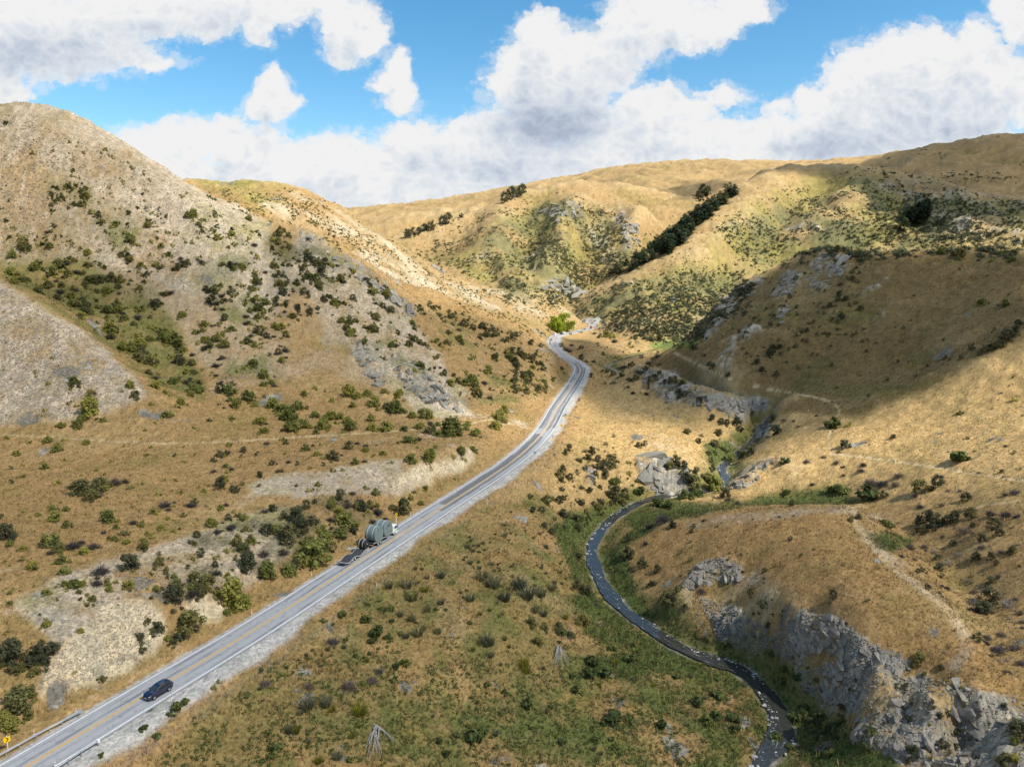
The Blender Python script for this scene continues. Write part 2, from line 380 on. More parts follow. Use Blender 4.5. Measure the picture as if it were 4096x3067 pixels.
# drop near-duplicates
key = np.round(CP[:, :2]/2.0).astype(int)
_, ix = np.unique(key, axis=0, return_index=True)
CP = CP[np.sort(ix)]
def rbf_fit(P):
    n = len(P); d = np.linalg.norm(P[:, None, :2]-P[None, :, :2], axis=2)
    A = np.zeros((n+1, n+1)); A[:n, :n] = -d
    A[np.arange(n), np.arange(n)] -= 0.0
    A[np.arange(n), np.arange(n)] += -0.6*0 + 0
    A[:n, n] = 1; A[n, :n] = 1
    A[:n, :n] += np.eye(n)*0.25
    return np.linalg.solve(A, np.r_[P[:, 2], 0])
RW = rbf_fit(CP)
def rbf_eval(x, y):
    x = x.ravel(); y = y.ravel(); out = np.zeros(len(x))
    for i in range(0, len(x), 20000):
        d = np.hypot(x[i:i+20000, None]-CP[None, :, 0], y[i:i+20000, None]-CP[None, :, 1])
        out[i:i+20000] = -d @ RW[:-1] + RW[-1]
    return out

# ---- polar grid: fine where the camera looks, coarse all round
fine = np.arange(-41, 41.001, 0.125)
coarse = np.arange(44, 316.1, 4.0)
AZ = np.r_[fine, coarse]              # degrees clockwise from +Y
nf = len(fine)
rr = [1.5, 6, 14, 24, 34, 44, 52, 58]
while rr[-1] < 700: rr.append(rr[-1]*1.0042)
while rr[-1] < 2700: rr.append(rr[-1]*1.0062)
while rr[-1] < 12000: rr.append(rr[-1]*1.08)
RR = np.array(rr)
azr = np.radians(AZ)
GX = RR[:, None]*np.sin(azr)[None]; GY = RR[:, None]*np.cos(azr)[None]
# coarse evaluation then bilinear in (log r, az)
ri = np.unique(np.r_[np.arange(0, len(RR), 4), len(RR)-1]); ci = np.unique(np.r_[np.arange(0, nf, 4), nf-1, np.arange(nf, len(AZ))])
Zc = rbf_eval(GX[np.ix_(ri, ci)], GY[np.ix_(ri, ci)]).reshape(len(ri), len(ci))
tmp = np.stack([np.interp(np.arange(len(RR)), ri, Zc[:, k]) for k in range(len(ci))], 1)
GZ = np.stack([np.interp(np.arange(len(AZ)), ci, tmp[i]) for i in range(len(RR))], 0)
def blur(a, n):
    for _ in range(n):
        a[:, 1:nf-1] = .25*a[:, :nf-2]+.5*a[:, 1:nf-1]+.25*a[:, 2:nf]
        a[1:-1] = .25*a[:-2]+.5*a[1:-1]+.25*a[2:]
    return a
GZ = blur(GZ, 5)
def near_line(x, y, L, maxd):
    """distance to a polyline, signed side (+ = right of travel), index; only inside its bounds"""
    sh = x.shape; x = x.ravel(); y = y.ravel()
    D = np.full(len(x), 1e3); SD = np.ones(len(x)); IX = np.zeros(len(x), int)
    b = (x > L[:, 0].min()-maxd) & (x < L[:, 0].max()+maxd) & (y > L[:, 1].min()-maxd) & (y < L[:, 1].max()+maxd)
    id_ = np.nonzero(b)[0]
    T = np.gradient(L[:, :2], axis=0); T /= np.linalg.norm(T, axis=1)[:, None]
    for i in range(0, len(id_), 20000):
        k = id_[i:i+20000]
        dx = x[k, None]-L[None, :, 0]; dy = y[k, None]-L[None, :, 1]
        d2 = dx*dx+dy*dy; j = d2.argmin(1); a = np.arange(len(k))
        px_, py_ = dx[a, j], dy[a, j]
        al = np.clip(px_*T[j, 0]+py_*T[j, 1], -1.5, 1.5)
        D[k] = np.hypot(px_-al*T[j, 0], py_-al*T[j, 1])
        SD[k] = np.where(T[j, 0]*py_-T[j, 1]*px_ > 0, -1, 1); IX[k] = j
    return D.reshape(sh), SD.reshape(sh), IX.reshape(sh)
roadD, roadS, roadI = near_line(GX, GY, ROAD, 40)
rivD, rivS, rivI = near_line(GX, GY, RIVER, 40)
RAD = np.hypot(GX, GY)
def nband(w, octv, seed, kind='f', X=None, Y=None):
    """noise whose wavelength grows with distance, blended from fixed-wavelength bands"""
    X = GX if X is None else X; Y = GY if Y is None else Y
    Lw = np.log2(np.broadcast_to(w, X.shape)); out = np.zeros(X.shape, np.float32)
    for k in range(int(np.floor(Lw.min())), int(np.ceil(Lw.max()))+1):
        wt = np.clip(1-np.abs(Lw-k), 0, 1); ii = np.nonzero(wt > 0)
        if len(ii[0]) == 0: continue
        f = {'f': fbm, 'r': ridged}[kind]
        v = f(X[ii]/2.0**k+k*7.31, Y[ii]/2.0**k-k*3.17, octv, seed+k)
        q = wt[ii]; out[ii] += (v*q/np.sqrt(1)).astype(np.float32)
    return out*1.12
# landform noise: none beside the road and stream, stronger on far hills
calm = sst(9, 34, roadD)*sst(3, 18, rivD)
hill = sst(2, 26, np.abs(GZ+2))
amp = np.interp(RAD, [60, 150, 300, 600, 1000, 2000, 4000], [.5, .8, 2.8, 6, 14, 19, 20])
wl = np.interp(RAD, [60, 200, 400, 800, 1400, 2500], [16, 26, 46, 80, 130, 200])
def band(w, seed, kind):
    f = ridged if kind else fbm
    return f(GX/w, GY/w, 4, seed)
n_near, n_mid, n_far = band(22, 1, 0), band(52, 2, 1), band(150, 3, 1)
wm = sst(120, 300, RAD); wf = sst(550, 950, RAD)
nn = n_near*(1-wm)+n_mid*wm*(1-wf)+n_far*wf
GZ = GZ + nn*amp*calm*(.25+.75*hill)
GZ = GZ + fbm(GX/6.0, GY/6.0, 3, 40)*np.interp(RAD, [60, 300, 900], [.22, .7, 1.6])*calm
# road bed and cut banks
rz = 0.0
blendL = sst(5.2, 15, roadD); blendR = sst(5.4, 15, roadD)
bl = np.where(roadS < 0, blendL, blendR)
shape = np.where(roadS > 0, -.35*sst(6, 11, roadD)*1.5, 0)
GZ = np.where(roadD < 900, (rz-.14+shape)*(1-bl)+GZ*bl, GZ)
# stream bed
rbed = RIVER[rivI, 2]
bw = sst(1.7+1.1*fbm(GX/8, GY/8, 3, 60), 7.5, rivD)
GZ = np.where(rivD < 900, (rbed-.45)*(1-bw)+GZ*bw, GZ)

# ------------------------------------------------------------------ ground cover: what grows or lies where (albedo per vertex)
def in_poly(x, y, P):
    P = np.array(P, float); c = np.zeros(x.shape, bool); j = len(P)-1
    for i in range(len(P)):
        xi, yi = P[i]; xj, yj = P[j]
        if yi != yj:
            c ^= ((yi > y) != (yj > y)) & (x < (xj-xi)*(y-yi)/(yj-yi)+xi)
        j = i
    return c
PXv, PYv = to_px(GX, GY, GZ)
SX = PXv.copy(); SY = PYv.copy()
# uneven borders: shift by noise that lives on the land, about 6-18 tracing pixels
sc = np.interp(RAD, [60, 200, 600, 2000], [3, 9, 26, 80])
SX += 26*nband(sc*1.6, 4, 301); SY += 17*nband(sc*1.6, 4, 302)
def region(polys, r0=0, r1=1e9, soft=3):
    m = np.zeros(GX.shape, np.float32)
    for P in polys: m[in_poly(SX, SY, P)] = 1
    m[(RAD < r0) | (RAD > r1)] = 0
    return blur(m, soft)
def line_mask(pts, half, r0=0, r1=1e9, z=None):
    """mask of a path along traced pixels (walked on the land)"""
    P = np.array(pts, float)
    P = resample(catmull(np.c_[P, np.zeros(len(P))], 6), 3.0)[:, :2]
    m = np.zeros(GX.shape, np.float32)
    b = (PXv > P[:, 0].min()-20) & (PXv < P[:, 0].max()+20) & (PYv > P[:, 1].min()-20) & (PYv < P[:, 1].max()+20) & (RAD > r0) & (RAD < r1)
    ii = np.nonzero(b)
    x = PXv[ii]+1.5*gnoise(GX[ii]/5, GY[ii]/5, 9); y = PYv[ii]
    out = np.zeros(len(x), np.float32)
    for k in range(0, len(x), 20000):
        d = np.sqrt(((x[k:k+20000, None]-P[None, :, 0])**2+((y[k:k+20000, None]-P[None, :, 1])*1.6)**2).min(1))
        out[k:k+20000] = 1-sst(half*.6, half*1.5, d)
    m[ii] = out
    return m
SCREE = region([[(0,195),(60,198),(125,220),(280,302),(420,392),(540,455),(595,480),(570,560),(480,640),(420,640),(330,600),(150,560),(-80,560),(-80,195)],
    [(-60,600),(0,615),(100,665),(180,722),(260,795),(330,850),(260,885),(120,908),(-60,925)],
    [(470,560),(600,530),(640,600),(600,690),(540,700),(500,640)],
    [(640,500),(760,580),(860,650),(900,700),(1000,850),(1020,905),(900,890),(800,790),(690,700),(620,600)],
    [(560,1040),(640,1022),(760,1008),(870,1000),(870,1070),(760,1062),(640,1070),(540,1060)],
    [(20,1310),(150,1235),(300,1190),(480,1130),(620,1095),(640,1180),(540,1260),(490,1290),(300,1298),(120,1390)]], 0, 480)
SCREEH = region([[(180,540),(560,540),(700,620),(860,720),(1010,860),(1000,900),(860,850),(700,800),(560,830),(470,850),(430,760),(340,660),(200,600)]], 0, 480, 10)
SCREE2 = region([[(640,415),(671,423),(729,450),(792,493),(915,568),(980,604),(1090,650),(1080,680),(960,640),(800,580),(700,530),(560,440)],
    [(1040,625),(1106,631),(1164,651),(1214,672),(1247,690),(1200,700),(1130,690)]], 500, 900)
CLAY = region([[(75,1495),(100,1430),(180,1350),(240,1308),(335,1296),(352,1330),(335,1405),(225,1465),(130,1505)],
    [(395,1305),(440,1283),(492,1308),(470,1335),(420,1335)],
    [(845,1072),(850,1040),(900,1012),(980,988),(1035,972),(1025,1000),(950,1032),(880,1062)]], 0, 330, 2)
ROCKP = [[(768,728),(800,755),(832,830),(812,832),(778,790)],[(850,765),(900,788),(965,850),(1005,890),(930,872),(868,822)],
    [(640,488),(700,522),(780,575),(860,628),(905,668),(890,680),(800,620),(720,560),(650,510)],
    [(1380,985),(1430,976),(1482,1006),(1492,1060),(1440,1074),(1408,1060),(1393,1020)],[(1260,1008),(1278,1018),(1288,1052),(1268,1044)],
    [(1385,796),(1450,812),(1500,832),(1548,852),(1562,868),(1530,886),(1440,860),(1385,826)],[(1540,862),(1600,866),(1662,870),(1652,886),(1600,908),(1565,896)],
    [(1634,922),(1668,918),(1662,940),(1638,946)],[(1575,1062),(1588,1030),(1620,1000),(1664,994),(1645,1030),(1602,1062)],
    [(1475,1266),(1508,1214),(1562,1202),(1605,1225),(1592,1262),(1540,1252),(1500,1274)],[(1538,1332),(1590,1308),(1604,1350),(1552,1382)],
    [(1678,1415),(1688,1350),(1740,1322),(1800,1330),(1850,1366),(1905,1400),(1830,1425),(1780,1405),(1720,1425)],
    [(1715,1455),(1800,1430),(1900,1398),(1965,1430),(1945,1472),(1885,1484),(1852,1535),(1790,1538),(1738,1490)],
    [(1845,1592),(1838,1540),(1898,1480),(1990,1455),(2100,1488),(2230,1520),(2230,1690),(1950,1645)]]
ROCK = region(ROCKP, 0, 560, 1)
ROCKM = region([[(1500,700),(1560,648),(1600,618),(1645,592),(1655,612),(1595,662),(1562,702),(1520,732)],[(1672,640),(1700,590),(1722,585),(1715,620),(1690,650)],
    [(1740,570),(1780,545),(1830,548),(1822,590),(1770,600)],[(1738,600),(1800,580),(1790,620),(1745,640)],[(1668,690),(1690,655),(1705,660),(1690,700)],[(1570,740),(1620,690),(1650,700),(1600,760)],
    [(1540,790),(1590,755),(1620,770),(1570,800)],[(1850,640),(1910,600),(1915,608),(1860,655)],[(1870,690),(1900,670),(1905,680),(1880,700)]], 380, 620, 1)
ROCKF = region([[(1326,470),(1350,460),(1378,490),(1382,532),(1355,535),(1343,500)],[(1170,455),(1215,432),(1260,440),(1250,470),(1200,480)],[(1260,500),(1300,480),(1320,520),(1300,560),(1270,540)],
    [(1185,600),(1215,588),(1258,625),(1250,640),(1200,640)],[(1106,625),(1180,628),(1190,645),(1120,640)],[(1270,445),(1330,430),(1360,455),(1310,470)],[(1000,560),(1060,540),(1090,590),(1040,610)],
    [(1290,520),(1330,500),(1340,560),(1300,590)],[(1090,640),(1150,600),(1200,640),(1150,660)],[(1130,560),(1180,540),(1190,580),(1150,590)],[(1690,500),(1760,480),(1770,500),(1700,515)],[(1530,650),(1570,640),(1570,660)],[(1880,400),(1990,395),(2230,440),(2230,545),(2080,540),(1960,480)],[(1560,490),(1620,480),(1625,500),(1570,505)],[(1340,620),(1400,610),(1420,640),(1360,650)]], 800, 1700, 1)
LUSH = region([[(1305,1190),(1335,1180),(1400,1320),(1500,1370),(1600,1400),(1690,1420),(1720,1500),(1850,1592),(1950,1650),(1960,1690),(1760,1690),(1720,1600),(1690,1540),(1640,1470),(1500,1400),(1380,1335),(1308,1260)],
    [(1365,1092),(1450,1078),(1600,1080),(1800,1058),(1900,1078),(1770,1088),(1560,1102),(1430,1130),(1340,1180)],
    [(1520,965),(1580,928),(1632,950),(1592,985),(1562,1015)],[(1190,1130),(1300,1090),(1390,1070),(1350,1100),(1270,1170),(1270,1250),(1240,1260)],
    [(1230,1290),(1268,1270),(1310,1320),(1400,1370),(1340,1400),(1260,1360)],[(1260,1430),(1420,1390),(1520,1440),(1330,1470)],[(1880,1150),(1960,1150),(1965,1185),(1900,1190)]], 0, 420, 4)
MEAD = region([[(300,1690),(420,1540),(700,1340),(860,1200),(1010,1110),(1170,1060),(1250,1180),(1280,1300),(1560,1430),(1660,1560),(1620,1700)]], 0, 300, 8)
GREENFLAT = region([[(1400,738),(1500,735),(1500,752),(1410,756)]], 450, 800, 2)
BENCH = sst(1180, 1330, PXv+.55*(PYv-900))*sst(1130, 1040, PYv+.0*PXv)
YG = region([[(400,380),(600,385),(640,410),(560,470),(700,540),(900,640),(1100,700),(1000,700),(800,600),(600,490),(480,420)]], 500, 900, 6)
def mixc(a, b, m): return a*(1-m[..., None])+np.array(b, np.float32)*m[..., None]
def N2(w, o=4, s=0): return nband(w, o, s)
w1 = np.interp(RAD, [60, 200, 600, 1500], [.7, 1.5, 4.0, 11]); w2 = np.interp(RAD, [60, 200, 600, 1500], [5, 11, 31, 90]); w3 = w2*3.6
n1 = N2(w1, 3, 401); n2 = N2(w2, 4, 402); n3 = N2(w3, 4, 403); n4 = N2(w2*1.7, 4, 404); n5 = N2(w1*.5, 2, 405)
col = np.zeros(GX.shape+(3,), np.float32)+np.array((.335, .218, .096), np.float32)           # brown dry grass
col = mixc(col, (.49, .335, .150), BENCH)                                             # golden bench
far_ = sst(560, 760, RAD)
col = mixc(col, (.375, .255, .122), far_)
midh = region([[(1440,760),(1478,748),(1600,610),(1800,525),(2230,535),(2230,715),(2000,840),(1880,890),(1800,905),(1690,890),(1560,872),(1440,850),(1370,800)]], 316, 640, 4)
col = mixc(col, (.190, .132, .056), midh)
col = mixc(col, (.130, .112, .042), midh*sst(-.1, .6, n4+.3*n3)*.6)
KNOLL = region([[(1310,1190),(1420,1130),(1560,1100),(1830,1088),(1910,1170),(2060,1330),(2230,1500),(2230,1580),(1950,1485),(1760,1330),(1640,1240),(1480,1330),(1380,1310)]], 0, 300, 6)
col = mixc(col, (.345, .215, .090), KNOLL*.85)
# paler and darker, greener drifts
col = mixc(col, (.46, .335, .175), sst(.05, .75, n3)*.45)
col = mixc(col, (.27, .160, .068), sst(.1, .8, n2)*.40)
col = mixc(col, (.205, .170, .055), sst(.0, .7, n4)*.50*(1-.3*BENCH))
col = mixc(col, (.245, .235, .065), sst(-.45, .35, n3*.6+n4*.5)*YG*.9)
far_green = region([[(940,560),(1100,470),(1250,450),(1380,520),(1300,590),(1200,670),(1050,620)],[(1240,660),(1420,600),(1560,480),(1720,380),(1900,370),(2230,450),(2230,540),(1900,560),(1600,620),(1500,720),(1300,700)]], 700, 1700, 6)
col = mixc(col, (.275, .240, .078), sst(-.5, .35, n4+.4*n3)*far_green*.88)
# meadow: olive, pale and green mosaic
col = mixc(col, (.205, .158, .060), MEAD*sst(-.5, .25, n3+.4*n2)*.85)
col = mixc(col, (.125, .130, .042), MEAD*sst(-.15, .5, n2+.5*n4)*.8)
col = mixc(col, (.360, .255, .130), MEAD*sst(.15, .6, n4-.2*n2)*.55)
low = MEAD*sst(1400, 1560, PYv)*sst(700, 1000, PXv)
col = mixc(col, (.095, .118, .034), low*sst(-.35, .4, n2+.5*n3)*.75)
col = mixc(col, (.360, .225, .080), low*sst(.1, .5, n4)*.6)
col = mixc(col, (.075, .105, .030), LUSH*sst(-1.1, -.1, n2+.3*n1)*.95)
col = mixc(col, (.22, .26, .075), GREENFLAT)
stream_g = (1-sst(4, 11+5*n3, rivD))
col = mixc(col, (.090, .115, .034), stream_g*sst(-.6, .2, n2)*.85)
# leafy cover under the scrub, so that thickets read as one
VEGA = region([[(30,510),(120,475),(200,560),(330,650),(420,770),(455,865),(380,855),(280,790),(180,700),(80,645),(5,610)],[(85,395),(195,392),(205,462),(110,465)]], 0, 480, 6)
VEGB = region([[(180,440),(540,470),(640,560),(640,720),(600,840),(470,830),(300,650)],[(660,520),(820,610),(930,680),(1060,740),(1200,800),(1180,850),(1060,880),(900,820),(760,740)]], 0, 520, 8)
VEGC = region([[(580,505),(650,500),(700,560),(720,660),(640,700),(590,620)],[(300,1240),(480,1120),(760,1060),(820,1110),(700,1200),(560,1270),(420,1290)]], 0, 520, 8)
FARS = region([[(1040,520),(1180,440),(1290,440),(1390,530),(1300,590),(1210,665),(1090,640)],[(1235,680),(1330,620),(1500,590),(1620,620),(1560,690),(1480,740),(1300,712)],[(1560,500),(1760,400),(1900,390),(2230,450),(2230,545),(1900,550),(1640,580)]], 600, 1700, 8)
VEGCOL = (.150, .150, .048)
SCRUBM = np.zeros(GX.shape, np.float32)
# hollows hold moisture and green, brows are pale and dry; stock tracks follow the contours
gb = blur(GZ.copy(), 14); curv = (gb-GZ)/np.interp(RAD, [60, 200, 600, 1500], [.25, .6, 1.6, 4])
gb2 = blur(gb.copy(), 60); curv2 = (gb2-gb)/np.interp(RAD, [60, 200, 600, 1500], [.6, 1.4, 4, 10])
hol = sst(.15, 1.2, .5*curv+.9*curv2); brow = sst(.15, 1.2, -.5*curv-.9*curv2)
col = mixc(col, (.175, .155, .052), hol*.60*(1-.4*MEAD))
col = mixc(col, (.50, .375, .205), brow*.45*(1-.6*MEAD)*(1-.7*KNOLL))
gyv = np.gradient(GZ, axis=0)/np.gradient(RAD, axis=0)
slope_r = np.abs(gyv)
terr = np.sin((GZ+1.6*nband(np.interp(RAD, [60, 300, 900], [6, 12, 30]), 3, 640))*2*np.pi/np.interp(RAD, [100, 300, 700, 1500], [1.1, 2.2, 4.5, 9]))
tm = sst(.2, .45, slope_r)*sst(-.2, .5, n4+.3*n3)*sst(90, 140, RAD)
col = col*(1+(.13*terr*tm)[..., None])
# bare ground
sm = SCREE*sst(-.75, .15, n2*.8+n3*.6+n1*.3+.1)
col = mixc(col, (.45, .375, .285), sm*.92)
col = mixc(col, (.345, .310, .265), sm*sst(.05, .6, n4)*.7)
col = mixc(col, (.33, .225, .11), sm*sst(.25, .6, n2-.5*n3)*.8)
run = fbm(GX/3.2+.15*GY/3.2, GY/34, 4, 680)
col = mixc(col, (.52, .44, .34), sm*sst(.15, .6, run)*.5)
col = mixc(col, (.30, .25, .195), sm*sst(.15, .6, -run)*.45)
col = mixc(col, (.53, .455, .36), sm*sst(.1, .7, n3)*.6)
smh = SCREEH*(1-sm)*sst(-.6, .3, n2*.6+n3*.5)
col = mixc(col, (.41, .325, .225), smh*.72)
col = mixc(col, (.33, .295, .25), smh*sst(.1, .6, n4)*.5)
col = mixc(col, (.27, .235, .085), sm*sst(.0, .5, n3*.7-n2*.6)*.75)
sm2 = SCREE2*sst(-.3, .5, n2*.8+n3*.3)
col = mixc(col, (.46, .39, .285), sm2*.85)
cl = CLAY*sst(-.9, -.2, n2*.8)
col = mixc(col, (.60, .50, .345), cl)
col = mixc(col, (.47, .40, .285), cl*sst(0, .6, n4)*.7)
TAN = region([[(1475,1270),(1560,1212),(1640,1228),(1705,1335),(1682,1400),(1560,1392),(1495,1340)],[(1840,1095),(1900,1095),(1930,1130),(1860,1140)],[(1700,1010),(1760,1000),(1800,1030),(1720,1040)],[(1330,920),(1420,930),(1500,960),(1480,1000),(1380,975)]], 0, 380, 5)
col = mixc(col, (.45, .36, .235), TAN*sst(-.15, .5, n2+.5*n1)*.8)
stony = sst(.28, .62, n2+.25*n1)*sst(60, 20, roadD)*sst(0, 1, -roadS)*.6
col = mixc(col, (.44, .39, .31), stony)
rk = np.clip(ROCK*1.3, 0, 1)*sst(-.95, -.3, n2+.25*n1)
rkm = ROCKM*sst(-.35, .35, n2+.6*n1); rkf = ROCKF*sst(-.35, .35, n2+.5*n1)
# relief of rock and scree
bx = GX*.62+GY*.78; by = -GX*.78+GY*.62
def blocky(w, s): 
    a = nband(np.broadcast_to(w, GX.shape), 3, s, 'f', bx/.55, by/1.5); q = np.round(a*4)/4
    return .7*q+.3*a
rs = np.interp(RAD, [60, 200, 500, 1200], [1.0, 1.7, 3.6, 9])
REL = np.clip(rk, 0, 1)*(blocky(2.6*rs, 501)*.85*rs**.8+nband(1.5*rs, 3, 502, 'r', bx, by/2.8)*.55*rs+nband(.7*rs, 2, 512, 'r', bx, by/3.5)*.30*rs)
REL = REL + np.clip(rkm, 0, 1)*(1.0+blocky(8, 503)*2.8+ridged(bx/5, by/9, 3, 504)*1.4)
REL = REL + np.clip(rkf, 0, 1)*(blocky(26, 505)*10+ridged(bx/16, by/30, 3, 506)*5)
GZ = GZ + blur(FARS.copy(), 10)*(nband(np.full(GX.shape, 120.), 4, 660, 'r')-.35)*22
GZ = GZ + REL
dzr = np.gradient(GZ, axis=0)/np.gradient(RAD, axis=0)
daz = np.gradient(np.radians(np.where(np.arange(GX.shape[1]) < nf, AZ, AZ)))
dzt = np.gradient(GZ, axis=1)/(RAD*np.maximum(daz, 1e-3)[None])
steep = np.hypot(dzr, dzt); steep = blur(steep.astype(np.float32), 1)
def rock_col(m_, f_, lo, hi):
    global col
    k = m_*(.15+.85*sst(lo, hi, steep+.25*n1))*f_*(1-.9*sst(-.02, .28, n4+.35*n2))
    tone = np.clip(.48+.42*n1+.30*n2+.25*n5, 0, 1)[..., None]
    rc = np.array((.175, .160, .135), np.float32)*(1-tone)+np.array((.48, .45, .385), np.float32)*tone
    col = col*(1-k[..., None])+rc*k[..., None]
    return k
rk = rock_col(rk, 1.0, .45, .95); rkm = rock_col(rkm, 1.0, .3, .8); rkf = rock_col(rkf, .85, .3, .8)
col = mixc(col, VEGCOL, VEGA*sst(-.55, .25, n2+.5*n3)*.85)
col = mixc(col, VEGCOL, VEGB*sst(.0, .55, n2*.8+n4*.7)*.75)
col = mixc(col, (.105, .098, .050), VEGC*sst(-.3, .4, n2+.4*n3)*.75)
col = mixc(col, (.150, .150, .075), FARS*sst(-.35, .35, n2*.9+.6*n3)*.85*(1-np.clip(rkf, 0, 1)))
# tracks
TR = np.zeros(GX.shape, np.float32); TRE = TR.copy()
for pts, h, r0, r1, k in (([(0,938),(150,946),(300,956),(450,955),(620,945),(760,937),(850,931),(1000,916),(1090,900)],2.6,180,330,.55),
    ([(1458,762),(1530,797),(1600,826),(1700,847),(1780,862),(1812,884),(1800,915),(1790,950),(1798,980)],2.4,180,560,.8),
    ([(1798,980),(1860,986),(2000,1005),(2100,1022),(2230,1040)],3.6,150,320,.75),
    ([(1840,1085),(1850,1130),(1880,1170),(1930,1225),(1990,1268),(2050,1320),(2085,1370)],8,80,240,.5),
    ([(2000,1130),(2060,1115),(2130,1090),(2230,1080)],3,80,300,.5),
    ([(2010,1180),(2060,1185),(2110,1190)],3,80,300,.2),
    ([(1420,440),(1460,420),(1500,405)],1.5,1000,3000,.5),([(1420,368),(1450,358)],1.5,1500,3000,.5)):
    TR = np.maximum(TR, line_mask(pts, h, r0, r1)*k); TRE = np.maximum(TRE, line_mask(pts, h*2.6, r0, r1)*k)
col = mixc(col, (.215, .175, .065), TRE*.55)
col = mixc(col, (.64, .49, .31), TR)
pale = line_mask([(1500,1130),(1840,1100),(1880,1170),(1960,1240),(2040,1310),(2085,1390),(2060,1440)], 16, 80, 240)*sst(-.3, .4, n2)
col = mixc(col, (.40, .335, .26), pale*.55)
# gravel shoulders: wide on the stream side
wR = 6.6+1.2*gnoise(ROAD[roadI, 0]/18, ROAD[roadI, 1]/18, 77)+1.0*n2+1.4*sst(180, 100, RAD)
wL = 4.7+.7*n2
gv = np.where(roadS > 0, 1-sst(wR-.9, wR+.7, roadD), 1-sst(wL-.5, wL+.6, roadD))
gv = gv*(RAD < 900)
col = mixc(col, (.46, .45, .435), gv*.95)
col = mixc(col, (.36, .345, .325), gv*sst(.0, .7, n1+.4*n5)*.55)
edge = np.exp(-((roadD-np.where(roadS > 0, wR+.9, wL+1.0))/1.1)**2)*(RAD < 500)
col = mixc(col, (.43, .27, .115), edge*np.where(roadS > 0, .35, .75)*sst(-.5, .5, n2))
col = mixc(col, (.165, .115, .075), edge*np.where(roadS > 0, .7, .0)*sst(-.1, .5, n2+n1))
# stream bed and stony margins
bed = (1-sst(1.3, 2.5+2.2*n2, rivD))*(RAD < 800)
col = mixc(col, (.20, .185, .155), bed)
col = mixc(col, (.44, .425, .39), bed*sst(.0, .35, fbm(GX/7, GY/7, 3, 690))*.8)
# speckle
sp = 1+.24*n1+.26*n5+.12*n2
col = np.clip(col*sp[..., None], .012, .8)
STONY = np.clip(np.maximum.reduce([sm, sm2*.7, cl*.5, gv*.6, rk, rkm, rkf]), 0, 1)

GZ = GZ + sm*(n1*.14+n5*.10)*np.interp(RAD, [60, 400], [.6, 2.2]) + cl*(n1*.20+n5*.1)
GZ = GZ - cl*.25*sst(.1, .7, ridged(GX/3.0, GY/3.0, 3, 520))
GZ = GZ + (1-np.clip(gv+bed+(roadD < 5), 0, 1))*(n1*.10+n5*.07)*np.interp(RAD, [60, 200, 700], [1, 1.6, 3])
GZ = GZ - TR*.25*(RAD < 500)

# ------------------------------------------------------------------ materials
def mat(name, rgb=(.5, .5, .5), rough=.8, metal=0.0, spec=.3):
    m = bpy.data.materials.new(name); m.use_nodes = True
    b = m.node_tree.nodes['Principled BSDF']
    b.inputs['Base Color'].default_value = (*rgb, 1); b.inputs['Roughness'].default_value = rough
    b.inputs['Metallic'].default_value = metal; b.inputs['Specular IOR Level'].default_value = spec
    return m
class NT:
    def __init__(s, m): s.nt = m.node_tree; s.b = s.nt.nodes['Principled BSDF']; s.out = s.nt.nodes['Material Output']
    def n(s, t, **kw):
        x = s.nt.nodes.new(t)
        for k, v in kw.items(): setattr(x, k, v)
        return x
    def l(s, a, b): s.nt.links.new(a, b)
    def noise(s, scale, detail=4, rough=.6, vec=None, dim='3D'):
        x = s.n('ShaderNodeTexNoise'); x.inputs['Scale'].default_value = scale; x.inputs['Detail'].default_value = detail; x.inputs['Roughness'].default_value = rough
        if vec is not None: s.l(vec, x.inputs['Vector'])
        return x.outputs[0]
    def ramp(s, src, stops):
        r = s.n('ShaderNodeValToRGB'); e = r.color_ramp.elements
        e[0].position, e[0].color = stops[0][0], (*stops[0][1], 1)
        e[1].position, e[1].color = stops[-1][0], (*stops[-1][1], 1)
        for p, c in stops[1:-1]:
            k = e.new(p); k.color = (*c, 1)
        s.l(src, r.inputs[0]); return r.outputs[0]
    def mix(s, f, a, b, mode='MIX'):
        x = s.n('ShaderNodeMix', data_type='RGBA', blend_type=mode)
        for i, v in ((0, f), (6, a), (7, b)):
            if isinstance(v, (int, float)): x.inputs[i].default_value = v
            elif isinstance(v, tuple): x.inputs[i].default_value = (*v, 1)
            else: s.l(v, x.inputs[i])
        return x.outputs[2]
    def math(s, op, a, b=None, c=None):
        x = s.n('ShaderNodeMath', operation=op)
        for i, v in enumerate((a, b, c)):
            if v is None: continue
            if isinstance(v, (int, float)): x.inputs[i].default_value = v
            else: s.l(v, x.inputs[i])
        return x.outputs[0]
    def bump(s, h, strength, dist):
        x = s.n('ShaderNodeBump'); x.inputs['Strength'].default_value = strength; x.inputs['Distance'].default_value = dist
        s.l(h, x.inputs['Height']); s.l(x.outputs[0], s.b.inputs['Normal']); return x
def attr_node(t, name):
    a = t.n('ShaderNodeAttribute'); a.attribute_name = name; return a
